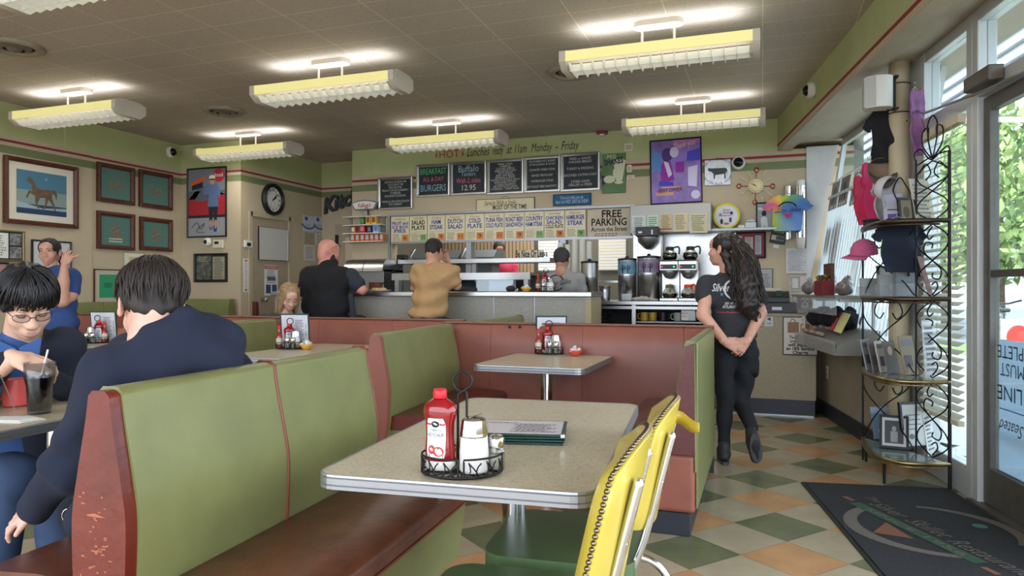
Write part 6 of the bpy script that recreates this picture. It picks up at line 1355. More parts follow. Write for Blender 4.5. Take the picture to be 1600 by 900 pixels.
def salt(loc,label,c=(206,206,200),s=1,group='salt and pepper shakers'):
    r = thing('salt_shaker',label,'shaker',loc,0,group); r.scale = (s,s,s); mb = MB(); mb.lathe([(0,0),(.020,0),(.022,.006),(.022,.045),(.018,.055),(.017,.06)],n=10,smooth=False); mb.build('jar',[glassd],r)
    mb = MB(); mb.lathe([(0,.003),(.018,.003),(.019,.035),(0,.037)],n=12); mb.build('contents',[mat('shaker_fill_%d' % c[0],c,.8)],r)
    mb = MB(); mb.lathe([(.020,.058),(.021,.075),(.015,.084),(0,.087)],n=20); mb.build('lid',[M['chrome']],r); return r
def hot_sauce(loc,label,c=(150,40,24),cap=(200,50,40),s=1):
    r = thing('hot_sauce_bottle',label,'bottle',loc,R(40),'hot sauce bottles'); r.scale = (s,s,s); mb = MB(); mb.lathe([(0,0),(.021,0),(.022,.005),(.022,.085),(.016,.105),(.0095,.118),(.009,.145)],n=22); mb.build('bottle',[mat('hot_sauce_%d' % c[0],c,.15,coat=.5)],r)
    mb = MB(); mb.lathe([(.0225,.03),(.0225,.075)],n=22); mb.build('label',[flat(206,200,180)],r); mb = MB(); mb.lathe([(.011,.143),(.0115,.168),(.009,.171),(0,.171)],n=16); mb.build('cap',[flat(*cap)],r); return r
def caddy(loc,rz,label,rad=.098,hh=.245):
    r = thing('condiment_caddy',label,'caddy',loc,rz,'black wire condiment caddies'); mb = MB(); N = 40
    ringp = lambda z,rr=rad: [(rr * math.cos(2 * math.pi * i / N),rr * .82 * math.sin(2 * math.pi * i / N),z) for i in range(N)]
    mb.tube(ringp(.008),.0030,6,closed=True); mb.tube(ringp(.0035,rad * .9),.0025,6,closed=True)
    for i in range(6): a = i * math.pi / 6; mb.tube([(rad * .95 * math.cos(a),rad * .78 * math.sin(a),.0035),(-rad * .95 * math.cos(a),-rad * .78 * math.sin(a),.0035)],.002,5)
    mb.build('base',[M['blackm']],r)
    def seg_(a0,a1):   # framed segment with scrolls
        P = lambda a,z: (rad * math.cos(R(a)),rad * .82 * math.sin(R(a)),z)
        mb = MB(); n = 10; top = [P(a0 + (a1 - a0) * i / n,.05 + .0 * i) for i in range(n + 1)]
        mb.tube([P(a0,.008),P(a0,.044)] + top + [P(a1,.044),P(a1,.008)],.0026,6); mb.build('rail',[M['blackm']],r)
        mb = MB(); m = 3
        for q in range(m):
            c0_ = a0 + (a1 - a0) * (q + .5) / m; w_ = (a1 - a0) / m * .42
            mb.tube([P(c0_ - w_ + 2 * w_ * i / 14 + w_ * .35 * math.sin(i * .9),.026 + .017 * math.sin(i * .62 - 1.4)) for i in range(15)],.0018,5)
        mb.build('scroll',[M['blackm']],r)
    for a0 in (-86,4,94,184): seg_(a0,a0 + 82)
    mb = MB(); lp = [(0 + .024 * math.cos(R(-70 - i * 320 / 20)),.02,hh - .024 + .024 * math.sin(R(-70 - i * 320 / 20))) for i in range(21)]
    mb.tube([(.011,.02,.004),(.011,.02,hh - .055)] + lp + [(-.011,.02,hh - .055),(-.011,.02,.004)],.0033,7); mb.build('handle',[M['blackm']],r)
    return r
C1 = at_z(722,737,TH + .004)
def near(u,w): return Vector((C1.x + u * CA - w * SA,C1.y + u * SA + w * CA,TH + .008))
caddy((C1.x,C1.y,TH + .001),YAW + R(2),'wire caddy with a ring handle on the nearest table')
ketchup(near(-.055,.012),YAW + R(-22),'tall red ketchup bottle in the nearest caddy, label to the front')
shaker(near(.030,-.008),'chrome topped sugar shaker in the nearest caddy'); salt(near(.083,.008),'glass salt shaker at the right of the nearest caddy')
pk = MB(); pk.box(-.012,.012,-.008,.008,0,.06); o = tag(pk.build('sweetener_packets',[flat(214,190,90)]),'yellow sweetener packets behind the ketchup in the nearest caddy','packet'); o.location = near(-.005,.05)
# stack of menus
mg = mat('menu_green_cover',(22,56,52),.4); mc = at_z(808,682,TH + .001)
for i in range(4):
    r = thing('menu',('bottom menu of the stack on the nearest table','second menu from the bottom of the stack','third menu from the bottom of the stack','top menu of the stack, its printed page showing')[i],'menu',(mc.x + .002 * (i % 2),mc.y + .002 * i,TH + .001 + i * .0075),YAW + R(-7 + (i % 3) * 1.2),'green edged menus'); mb = MB(); mb.box(-.145,.145,-.11,.11,0,.0062); mb.build('cover',[mg],r,.002,2)
    if i == 3:
        mb = MB(); mb.box(-.135,.135,-.10,.10,.0062,.0066,0); sheet_ = MB(); sheet_lines(sheet_,-.02,.12,-.08,.05,12,0,0,4); text(sheet_,'Breakfast',-.07,.06,.03,0,shear=.3); o_ = len(mb.v); mb.v += [(a[0],a[2],.0069) for a in sheet_.v]; mb.f += [tuple(k_ + o_ for k_ in f_) for f_ in sheet_.f]; mb.m += [1] * len(sheet_.f); mb.s += [False] * len(sheet_.f)
        mb.poly2([],0) if 0 else None; mb.build('page',[mat('menu_page',(206,200,206),.15),flat(90,80,90)],r)
        mb = MB(); mb.box(.135,.147,-.112,-.10,-.001,.008); mb.build('corner',[M['chrome']],r)
def standing_menu(loc,rz,label,second=None):
    r = thing('menu',label,'menu',loc,rz,'green edged menus'); mb = MB(); mb.box(-.11,.11,-.004,.004,0,.265); mb.build('cover',[mg],r,.002); mb = MB(); mb.box(-.10,.10,-.006,-.004,.012,.255,0); sheet_lines(mb,.0,.07,.05,.22,14,-.0065,1,9); text(mb,'Silver Skillet',.085,.14,.02,-.0065,1,rot=R(-90),shear=.3); mb.build('page',[mat('menu_page2',(206,208,216),.3),flat(110,100,110)],r); r.rotation_euler = (R(8),0,rz); return r
def creamers(c,label,bowlc,tabz):
    r = thing('creamer_bowl',label,'bowl',(c.x,c.y,tabz),0,'small bowls of creamer cups'); mb = MB(); mb.lathe([(0,.0),(.026,0),(.030,.006),(.055,.038),(.053,.040),(.028,.010),(0,.008)],n=28); mb.build('bowl',[bowlc],r)
    rn = random.Random(int(abs(c.x) * 100))
    for i in range(7):
        a = i * 1.05; rr = .0 if i == 6 else .027; mb = MB(); mb.lathe([(0,0),(.012,0),(.017,.018),(.019,.020),(0,.021)],n=14)
        o = mb.build('creamer_cup',[mat('creamer_white',(226,224,222),.4)]); o.location = (c.x + rr * math.cos(a),c.y + rr * math.sin(a),tabz + (.030 if i < 6 else .046)); o.rotation_euler = (rn.uniform(-.9,.9),rn.uniform(-.9,.9),a)
        tag(o,'white creamer cup ' + label.split(' ',1)[1].replace('bowl of creamers','in the bowl'),'creamer','creamer cups ' + label.split(' ',1)[1].replace('bowl of creamers','in the bowl'))
def full_set(x,y,tz,where,kx=0,sc=1,backlabel=False,menu=True,bowl=None,bowlc=None,menu_d=.10,mirror=1,hs=True):
    c = at_z(x,y,tz); fu = Vector((CA,SA,0)); fw = Vector((-SA,CA,0)); P = lambda u,w: c + fu * u + fw * w + Vector((0,0,.006))
    caddy((c.x,c.y,tz + .001),YAW,'wire caddy ' + where,.098,.23)
    ketchup(P(-.01 * mirror,.03),YAW + R(10),'ketchup bottle ' + where,s=.92,back=backlabel)
    shaker(P(.045 * mirror,.0),'sugar shaker ' + where)
    salt(P(.0,-.045),'salt shaker ' + where); salt(P(.045 * mirror,-.058),'pepper shaker ' + where,(60,50,40))
    if hs: hot_sauce(P(-.075 * mirror,-.005),'hot sauce bottle ' + where,s=1.0)
    if menu: standing_menu((P(.02,menu_d).x,P(.02,menu_d).y,tz + .001),YAW,'menu standing ' + where)
    if bowl: creamers(at_z(bowl[0],bowl[1],tz),bowl[2],bowlc,tz + .001)
full_set(858,553,TH,'on the small table against the partition',bowl=(899,556,'red bowl of creamers on the small table'),bowlc=mat('coral_bowl',(206,80,60),.4))
full_set(452,545,TH,'on the table below the blonde woman',bowl=(479,546,'yellow bowl of creamers below the blonde woman'),bowlc=mat('yellow_bowl',(206,160,60),.4))
full_set(150,536,TH,'on the far left table',backlabel=True,bowl=(98,536,'yellow bowl of creamers on the far left table'),bowlc=mat('yellow_bowl',(206,160,60),.4),mirror=-1)
cp = at_Y(852,450,CY + .2); 
c_ = Vector((cp.x,cp.y,CZ)); fu = Vector((1,0,0))
caddy((c_.x,c_.y,CZ + .001),0,'wire caddy on the lunch counter',.098,.23); ketchup(c_ + Vector((-.02,.04,.006)),0,'ketchup bottle on the lunch counter',s=.92); salt(c_ + Vector((-.01,-.04,.006)),'salt shaker on the lunch counter'); shaker(c_ + Vector((.05,0,.006)),'sugar shaker on the lunch counter'); hot_sauce(c_ + Vector((-.075,0,.006)),'hot sauce bottle on the lunch counter')
creamers(Vector((at_Y(822,450,CY + .12).x,CY + .12,0)),'yellow bowl of creamers on the lunch counter',mat('yellow_bowl',(206,160,60),.4),CZ + .001)
# plates on the lunch counter by the two men
p = at_Y(592,450,CY + .14); r = thing('dinner_plate','plate with pale food beside the bald man','plate',(p.x,p.y,CZ + .001)); mb = MB(); mb.lathe([(0,.004),(.08,.004),(.13,.018),(.132,.016),(.08,.0),(0,0)],n=32); mb.build('plate',[M['white']],r)
mb = MB(); blob(mb,[('e',(.05 * math.cos(i * 1.1),.05 * math.sin(i * 1.1),.025),(.035,.03,.016)) for i in range(7)],.006,.01); mb.build('food',[mat('scrambled_food',(206,170,110),.7,noise=.3,nscale=40)],r)
mb = MB(); mb.cyl((0,0,0),(0,0,.10),.075,n=28); o = tag(mb.build('brown_canister',[mat('terracotta',(110,58,40),.6)],None,.004),'brown round container behind the plate on the counter','container'); p = at_Y(587,450,CY + .38); o.location = (p.x,p.y,CZ + .001)
# things on the men's table
tz = TH + .001; TZ = TH
def red_mug():
    c = at_z(26,634,TH); r = mug((c.x,c.y,tz),YAW + R(178),mat('coral_mug',(206,84,80),.3),'coral red mug on the table of the two men',None); r.scale = (1.12,1.12,1.12); return r
red_mug()
c = at_z(62,646,TH); r = thing('drink_glass','tall clear tumbler of dark soda with ice and a straw','glass',(c.x,c.y,tz)); 
mb = MB(); mb.lathe([(0,0),(.036,0),(.038,.006),(.042,.10),(.048,.125),(.051,.185),(.049,.185),(.046,.125),(.040,.10),(.036,.012),(0,.010)],n=32); mb.build('tumbler',[glass('tumbler_glass',(228,232,236),.04,.95)],r)
mb = MB(); mb.lathe([(0,.012),(.0355,.012),(.0395,.10),(.0445,.125),(.0455,.130),(0,.131)],n=32); mb.build('soda',[mat('soda_dark',(26,14,12),.3)],r)
mb = MB()
for i in range(6): a = i * 1.1; mb.obox((.025 * math.cos(a),.025 * math.sin(a),.130),(.010,.010,.008),Euler((a,a * 2,a)).to_matrix())
mb.build('ice',[mat('ice',(190,186,186),.15)],r,.002)
mb = MB(); mb.tube([(-.02,.0,.05),(.03 * CA,.03 * SA + .0,.23)],.0035,8); mb.build('straw',[M['white']],r)
def oval_plate(x,y,label,sc=1,mats_=None):
    c = at_z(x,y,TH); r = thing('dinner_plate',label,'plate',(c.x,c.y,tz),R(20),'oval plates of the two men'); mb = MB(); mb.lathe([(0,.006),(.09,.006),(.135,.024),(.137,.022),(.09,.0),(0,0)],n=36,sy=.8); mb.build('plate',[mat('ivory_plate',(206,200,186),.3)],r)
    mb = MB(); blob(mb,[('e',(-.03,.0,.022),(.06,.045,.016)),('e',(.04,.02,.02),(.04,.035,.014))],.006,.01,disp=lambda G: .003 * np.sin(G[...,0] * 190) * np.sin(G[...,1] * 170)); mb.build('food',[mat('toast_food',(190,128,70),.6,noise=.35,nscale=50)],r)
    mb = MB(); blob(mb,[('e',(.0,-.02,.034),(.04,.03,.008))],.005,.01); mb.build('red_topping',[mat('jam_red',(130,20,22),.3)],r); return r
oval_plate(84,612,'oval plate with red topped food behind the soda glass'); oval_plate(-34,630,'oval plate at the left edge behind the red mug')
c = at_z(106,607,TH); r = thing('sauce_cup','small cup of pale dressing at the back of the oval plate','cup',(c.x - .02,c.y + .14,tz)); mb = MB(); mb.lathe([(0,0),(.026,0),(.034,.03),(.032,.03),(.026,.006),(0,.006)],n=20); mb.build('cup',[M['cream']],r); mb = MB(); mb.ball((0,0,.024),(.03,.03,.01),14); mb.build('dressing',[flat(206,200,180)],r)
c = at_z(18,656,TH); nk = MB(); nk.prism([(-.12,-.05),(.08,-.07),(.12,.0),(.02,.06),(-.12,.04)],0,.003,'z'); nk.prism([(-.10,-.04),(.06,-.05),(.09,.0),(-.10,.03)],.003,.006,'z'); o = tag(nk.build('paper_napkin',[M['paper']],None,.001),'folded white napkin in front of the red mug','napkin'); o.location = (c.x,c.y,tz); o.rotation_euler = (0,0,YAW)
# ================================================================ WROUGHT IRON RACK
iron = mat('black_iron',(26,26,28),.45,metal=.5)
P0,PM,PLf = Vector((1.052,4.835)),Vector((.917,5.068)),Vector((.664,5.495))
out = [P0,Vector((.921,4.787)),Vector((.795,4.782)),Vector((.723,4.826)),Vector((.679,4.918)),Vector((.655,5.063)),Vector((.645,5.286)),PLf]
rack = thing('iron_rack','tall black wrought iron corner rack with four brass edged shelves by the door','rack',(P0.x,P0.y,0)); rack_o = Vector((P0.x,P0.y,0))
def rl(p,z=0): return (p[0] - P0.x,p[1] - P0.y,z)
SZ = [.155,.645,1.142,1.612]; sm_ = [p for p in smoothpath([(q.x,q.y,0) for q in out],6)]
gsh = mat('glass_shelf',(120,134,134),.08,alpha=.75); dsh = mat('dark_shelf',(40,38,36),.35)
for i,z in enumerate(SZ):
    mb = MB(); mb.prism([rl(p)[:2] for p in sm_],z - .004,z + .004,'z'); sh = mb.build('shelf',[gsh if i < 2 else dsh],rack)
    mb = MB(); mb.tube([rl(p,z) for p in sm_],.013 if i < 2 else .015,10); mb.tube([rl(p,z - .022) for p in sm_[3:-2]],.006,6); mb.build('shelf_edge',[M['brass'] if i < 2 else mat('dark_brass',(74,62,50),.35,metal=.8)],rack)
for p,z0,z1,r_ in ((P0,0,2.03,.011),(PM,.125,1.66,.006),(PLf,0,1.64,.007)):
    mb = MB(); mb.cyl(rl(p,z0),rl(p,z1),r_,n=10); mb.build('post',[iron],rack)
for p in (Vector((.708,4.87)),Vector((.679,5.45))): mb = MB(); mb.cyl(rl(p,0),rl(p,.125),.009,n=8); mb.build('leg',[iron],rack)
mb = MB(); mb.cyl(rl(PM,1.63),rl(PM,2.02),.007,n=8); mb.build('post',[iron],rack)
def sp(c,r0,a0,turns,n=18,dr=.75):   # flat spiral in panel coordinates
    return [(c[0] + r0 * (1 - dr * i / n) * math.cos(a0 + turns * 6.2832 * i / n),c[1] + r0 * (1 - dr * i / n) * math.sin(a0 + turns * 6.2832 * i / n)) for i in range(n + 1)]
def scroll(A,B,curves,r_=.0045):
    L = (B - A).length; d = (B - A) / L; mb = MB()
    for cv in curves: mb.tube([rl(A + d * (q[0] * L),q[1]) for q in cv],r_,6)
    mb.build('scrollwork',[iron],rack)
def sm2(pts): return [(p.x,p.y) for p in smoothpath([(a,b,0) for a,b in pts],5)]
def S(u0,u1,z0,z1,k=1):
    h = z1 - z0; m = (u0 + u1) / 2; w = (u1 - u0)
    return [sm2([(m,z0 + .02 * h),(u1,z0 + .18 * h),(u1 - .05 * w,z0 + .34 * h),(m,z0 + .5 * h),(u0 + .05 * w,z0 + .66 * h),(u0,z0 + .82 * h),(m,z0 + .98 * h)]),
            sm2([(m,z0 + .02 * h),(u0,z0 + .18 * h),(u0 + .05 * w,z0 + .34 * h),(m,z0 + .5 * h),(u1 - .05 * w,z0 + .66 * h),(u1,z0 + .82 * h),(m,z0 + .98 * h)])]
def curl(m,z,w,up=1): return [[(a,z + (b - z) * .35 * up) for a,b in sp((m - w,z),w,0,1.2)],[(a,z + (b - z) * .35 * up) for a,b in sp((m + w,z),w,math.pi,-1.2)]]
for z0,z1 in zip(SZ,SZ[1:] + [2.0]):
    h = z1 - z0
    if z1 < 1.9:
        scroll(PM,P0,S(.06,.94,z0,z1)); scroll(PM,P0,[sm2([(.5,z0 + .5 * h),(.25,z0 + .62 * h),(.3,z0 + .74 * h),(.5,z0 + .72 * h),(.48,z0 + .66 * h)]),sm2([(.5,z0 + .5 * h),(.75,z0 + .38 * h),(.7,z0 + .26 * h),(.5,z0 + .28 * h),(.52,z0 + .34 * h)]),sm2([(.5,z0 + .95 * h),(.35,z0 + .85 * h),(.4,z0 + .78 * h),(.52,z0 + .82 * h)]),sm2([(.5,z0 + .05 * h),(.65,z0 + .15 * h),(.6,z0 + .22 * h),(.48,z0 + .18 * h)])])
        scroll(PLf,PM,[sm2([(.0,z1 - .01),(.03,z0 + .72 * h),(.3,z0 + .5 * h),(.75,z0 + .25 * h),(.97,z0 + .02)]),sm2([(.97,z1 - .02),(.80,z0 + .78 * h),(.45,z0 + .55 * h),(.2,z0 + .3 * h),(.04,z0 + .05 * h)]),sm2([(.5,z1 - .01),(.30,z0 + .93 * h),(.24,z0 + .80 * h),(.34,z0 + .72 * h),(.42,z0 + .80 * h)]),sm2([(.5,z1 - .01),(.70,z0 + .93 * h),(.76,z0 + .80 * h),(.66,z0 + .72 * h),(.58,z0 + .80 * h)])])
    else:
        scroll(PM,P0,S(.06,.94,z0,z1)); scroll(PM,P0,[sm2([(-.6,1.78),(-.75,1.86),(-.55,1.93),(-.35,1.88),(-.1,1.78),(0,1.72)]),sm2([(0,1.98),(.5,2.02),(1,2.03)]),sm2([(0,1.80),(.5,1.84),(1,1.88)])])
        f = .5
        scroll(PM,P0,[sm2([(f,2.0),(f - .28,2.09),(f - .30,2.18),(f - .12,2.20),(f - .14,2.12)]),sm2([(f,2.0),(f + .28,2.09),(f + .30,2.18),(f + .12,2.20),(f + .14,2.12)]),sm2([(f,2.0),(f - .12,2.12),(f - .14,2.22),(f,2.27),(f + .14,2.22),(f + .12,2.12),(f,2.0)]),sm2([(0,2.0),(-.05,2.06),(.15,2.08),(.35,2.02),(.5,2.0),(.7,2.03),(.95,2.06),(1.02,2.0)]),sm2([(.1,1.93),(.3,1.98),(.45,1.92),(.3,1.88)]),sm2([(.9,1.93),(.7,1.98),(.55,1.92),(.7,1.88)])])
# things on the rack
def leaning(name,label,cat,x,y,w_,zb,W,Hh,rz,tilt,build,group=None):
    p = at_w(x,y,w_ * .97); r = thing(name,label,cat,(p.x,p.y,zb),0,group); r.rotation_euler = Euler((R(-tilt),0,YAW + R(rz))); build(r,W,Hh); return r
def framed(fm,bg,figs,mats_):
    def b(r,W,Hh):
        r2 = r; mb = MB(); fw = .016; a = W / 2
        for q in ((-a,a,0,fw),(-a,a,Hh - fw,Hh),(-a,-a + fw,fw,Hh - fw),(a - fw,a,fw,Hh - fw)): mb.box(q[0],q[1],-.014,.004,q[2],q[3])
        mb.build('frame',[fm],r); mb = MB(); mb.box(-a + fw,a - fw,-.006,.0,fw,Hh - fw,0)
        for i,(pts,c) in enumerate(figs): mb.add([(p[0] * W,-.0065 - i * .0003,p[1] * Hh) for p in pts],[tuple(range(len(pts)))],c)
        mb.build('picture',[bg] + mats_,r)
        mb = MB(); mb.prism([(0,.03),(0,Hh * .7),(.10,.0),(.09,.0)],-.02,.02,'x'); mb.build('strut',[M['black']],r)
    return b
def plain(c,fig=None,mats_=(),th=.004,seed=None):
    def b(r,W,Hh):
        mb = MB(); mb.box(-W / 2,W / 2,-th,0,0,Hh,0)
        if seed is not None: sheet_lines(mb,-W * .4,W * .4,Hh * .1,Hh * .9,9,-th - .001,1,seed)
        for i,(pts,cc) in enumerate(fig or []): mb.add([(p[0] * W,-th - .001 - i * .0003,p[1] * Hh) for p in pts],[tuple(range(len(pts)))],cc)
        mb.build('sheet',[c,flat(110,110,116)] + list(mats_),r)
    return b
zz = SZ[0] + .006
leaning('photo_frame','blue toned photograph of a person at a table, unframed, on the bottom rack shelf','frame',1392,680,5.05,zz,.26,.22,8,12,plain(flat(120,138,160),[([(-.3,.0),(.3,.0),(.4,.3),(-.35,.3)],3),([(-.12,.2),(.12,.2),(.15,.6),(0,.72),(-.12,.6)],2),(el(0,.78,.07,.09),4),(bx(-.5,.5,.8,1),5)],[flat(40,56,104),flat(190,196,200),flat(180,140,120),flat(150,164,180)]),'frames on the bottom rack shelf')
leaning('photo_frame','black framed black and white photograph leaning at the front of the bottom rack shelf','frame',1397,700,4.72,zz,.17,.22,-28,22,framed(M['black'],flat(196,198,198),[(bx(-.32,.32,.16,.84),1),(el(0,.6,.08,.08),2),(bx(-.12,.12,.2,.52),2)],[flat(70,74,78),flat(150,150,150)]),'frames on the bottom rack shelf')
leaning('photo_frame','dark framed handwritten certificate at the back of the bottom rack shelf','frame',1430,680,4.75,zz,.20,.30,14,8,framed(M['black'],flat(176,176,172),[(bx(-.3,.3,.7,.72),1),(bx(-.3,.3,.6,.62),1),(bx(-.2,.3,.5,.52),1),(bx(-.3,.1,.4,.42),1),(el(-.1,.25,.1,.06),1)],[flat(90,92,96)]),'frames on the bottom rack shelf')
leaning('flat_sheet','pale sheet leaning against the right post of the bottom rack shelf','paper',1456,690,4.55,zz,.13,.27,40,8,plain(flat(180,180,176),seed=3))
zz = SZ[1] + .006
for i,(x,c,rz,lb) in enumerate(((1360,(150,156,164),40,'grey magazine'),(1371,(120,112,110),38,'dark magazine'),(1383,(190,180,166),36,'cream magazine'),(1396,(110,106,100),30,'magazine with a fair haired face on its cover'),(1424,(130,120,96),24,'olive brown booklet'))):
    leaning('magazine',lb + ' on the second rack shelf','magazine',x,580,4.95 - i * .07,zz,.13,.21 if i != 4 else .25,rz,12,plain(flat(*c),[(el(0,.7,.2,.14),2),(bx(-.4,.4,.05,.2),1)] if i == 3 else [(bx(-.4,.4,.75,.9),1),(bx(-.35,.2,.2,.5),2)],[flat(200,170,150) if i == 3 else flat(90,80,90)],.006),'magazines on the second rack shelf')
r = leaning('paper_bundle','crumpled clear sleeves hanging beside the right post of the rack','paper',1456,590,4.5,zz,.15,.36,30,4,plain(mat('clear_sleeve',(196,198,196),.2,alpha=.8),seed=6))
r = leaning('card_holder','clear plastic card box with blue cards at the back of the second rack shelf','box',1403,540,5.05,SZ[1] + .01,.14,.18,10,0,lambda r,W,Hh: (MB().box(-W / 2,W / 2,-.03,.03,0,.15).build('box',[mat('clear_plastic',(186,192,196),.1,alpha=.35)],r),MB().box(-W * .4,W * .3,-.02,.01,.01,.19,0).build('cards',[flat(120,140,190)],r)))
zz = SZ[2] + .006
for i,(x,w_,W,Hh,c,rz,lb) in enumerate(((1357,5.1,.13,.13,(170,172,170),0,'clear plastic holder with pale cards, leftmost on the third rack shelf'),(1385,4.9,.12,.15,(160,162,160),-6,'clear plastic holder with leaflets on the third rack shelf'),(1412,4.75,.15,.16,(112,116,120),4,'clear plastic holder with a dark portrait card on the third rack shelf'))):
    leaning('card_holder',lb,'box',x,450,w_,zz,W,Hh,rz,0,lambda r,W,Hh,c=c: (MB().box(-W / 2,W / 2,-.035,.035,0,Hh * .55).build('box',[mat('clear_plastic',(186,192,196),.1,alpha=.35)],r),MB().box(-W * .42,W * .42,-.02,.02,.006,Hh).build('cards',[flat(*c)],r)))
leaning('photo_frame','silver framed award leaning on the third rack shelf','frame',1388,440,5.0,zz,.13,.22,-12,14,framed(M['steel'],flat(190,190,186),[(bx(-.25,.25,.55,.57),1),(bx(-.25,.25,.45,.47),1),(el(0,.3,.1,.06),1)],[flat(110,110,110)]))
leaning('photo_frame','dark red edged picture leaning at the right of the third rack shelf','frame',1455,430,4.55,zz,.06,.27,35,16,plain(flat(104,66,56)))
zz = SZ[3] + .006
leaning('flat_sheet','tan sheet leaning steeply on the top rack shelf','paper',1447,330,4.6,zz,.14,.30,10,14,plain(flat(176,168,146),seed=8))
leaning('booklet','purple printed booklet on the top rack shelf','booklet',1397,330,4.9,zz,.12,.24,-20,16,plain(flat(190,186,200),[(bx(-.3,.3,.1,.4),2),(bx(-.3,.3,.5,.55),1)],[flat(100,86,160)]))
leaning('booklet','brown framed card behind the purple booklet on the top rack shelf','booklet',1418,330,4.85,zz,.11,.20,0,10,framed(M['black'],flat(140,124,100),[(el(0,.5,.2,.2),1)],[flat(90,80,70)]))
r = thing('black_box','small black lidded box at the left end of the top rack shelf','box',(*at_w(1361,340,4.83).xy,SZ[3] + .005),YAW); mb = MB(); mb.box(-.04,.04,-.03,.03,0,.05); mb.build('box',[M['black']],r,.004); mb = MB(); mb.box(-.044,.044,-.034,.034,.05,.065); mb.build('lid',[M['black']],r,.004)
def cap(loc,rz,col,label,roll=0,pitch=0,m2=None):
    r = thing('baseball_cap',label,'cap',loc,rz,'baseball caps by the window'); r.rotation_euler = Euler((R(pitch),R(roll),rz)); mb = MB(); mb.lathe([(0,.105),(.03,.102),(.065,.082),(.085,.045),(.09,.0)],n=24); mb.build('crown',[col],r)
    mb = MB(); g = []; n = 12
    for i in range(n + 1):
        t_ = R(200 + 140 * i / n); g += [(.088 * math.cos(t_),.088 * math.sin(t_),.004),(.095 * math.cos(t_) * 1.0,-.02 + (.165 if 1 else 0) * math.sin(t_),-.012 - .012 * math.cos(2 * t_))]
    mb.add(g,[(2 * i,2 * i + 1,2 * i + 3,2 * i + 2) for i in range(n)],0,True); o = mb.build('brim',[m2 or col],r); s_ = o.modifiers.new('s','SOLIDIFY'); s_.thickness = .004
    mb = MB(); mb.ball((0,0,.106),.007,8); mb.build('button',[col],r); return r
def hang(x,y,sx): p = on_sx(x,y,sx); return (p.x,p.y,p.z)
cap(hang(1378,262,-.30),YAW + R(160),flat(150,128,106,.9),'tan cap hanging high at the left of the pipe column',0,120,flat(90,76,66,.9))
cap(hang(1392,296,-.28),YAW + R(200),flat(206,206,208,.9),'white cap hanging below the tan cap',20,70)
cap(hang(1350,397,-.42),YAW + R(-70),flat(190,92,130,.9),'pink cap with a round logo resting on the window display',8,10)
def garment(label,x,y,sx,W,Hh,col,rz,cat='shirt'): return tshirt('hanging_shirt',label,hang(x,y,sx),YAW + R(rz),W,Hh,col,cat,'shirts hung at the window')
garment('bright pink shirt hanging at the window, nearer one',1357,298,-.24,.24,.46,flat(200,44,92,.9),25)
garment('crimson shirt hanging at the window behind the pink one',1342,312,-.20,.24,.42,flat(186,34,70,.9),30)
garment('black shirt with a white swirl hanging high beside the pipe column',1384,208,-.26,.26,.42,flat(28,28,34,.9),-50)
garment('purple and pink shirt just right of the pipe column',1429,190,-.18,.12,.46,mat('purple_tie_dye',(140,96,140),.9,noise=.3,nscale=12),10)
garment('navy shirt draped behind the third shelf of the rack',1402,382,-.33,.34,.36,flat(26,32,48,.9),0)
garment('dark navy bundle hanging right of the draped shirt behind the rack',1420,392,-.22,.20,.34,flat(32,34,44,.9),20)
garment('white shirt with an animal print hanging under the white cap',1378,312,-.24,.26,.36,mat('white_print_cloth',(190,186,186),.9,noise=.25,nscale=14),20)
# posters strung on the window rail, frames on the blind
rail = MB(); a,b = on_sx(1296,290,.03),on_sx(1366,246,.03); rail.cyl(a,b,.008,n=8); tag(rail.build('hanging_rail',[M['white']]),'thin white rail across the canted window','rail')
for i,(x0,x1,y0,y1,c,lb) in enumerate(((1298,1311,284,328,(150,148,146),'grey portrait poster, first on the window rail'),(1312,1327,275,322,(128,122,120),'darker portrait poster, second on the window rail'),(1331,1346,268,320,(168,150,148),'pinkish poster, third on the window rail'),(1297,1306,356,398,(120,122,124),'narrow dark frame on the lower blind'),(1308,1320,345,420,(150,154,156),'tall grey sheet on the lower blind'),(1287,1298,402,440,(70,72,74),'slim black frame at the bottom of the blind'))):
    p0,p1 = on_sx(x0,(y0 + y1) / 2,-.02 - .02 * (i > 2)),on_sx(x1,(y0 + y1) / 2,-.02 - .02 * (i > 2)); W = (p1 - p0).length * .9; c0_ = (p0 + p1) / 2; zt_,zb_ = on_sx((x0 + x1) / 2,y0,-.02).z,on_sx((x0 + x1) / 2,y1,-.02).z
    r = thing('poster',lb,'poster',(c0_.x,c0_.y,(zt_ + zb_) / 2),SR - R(90),'posters on the canted window'); r.rotation_euler = Euler((R(-9),0,SR - R(90))); Hh = zt_ - zb_
    mb = MB(); mb.box(-W / 2,W / 2,-.004,.0,-Hh / 2,Hh / 2,0); mb.poly2(el(.0,Hh * .15,W * .22,Hh * .16),-.006,1); mb.poly2([(-W * .35,-Hh * .3),(W * .35,-Hh * .3),(W * .2,Hh * .0),(-W * .2,Hh * .0)],-.006,1); mb.box(-W * .4,W * .4,-.006,-.004,-Hh * .45,-Hh * .36,2); mb.build('sheet',[flat(*c),flat(*[max(0,v - 40) for v in c]),flat(200,200,198)],r)
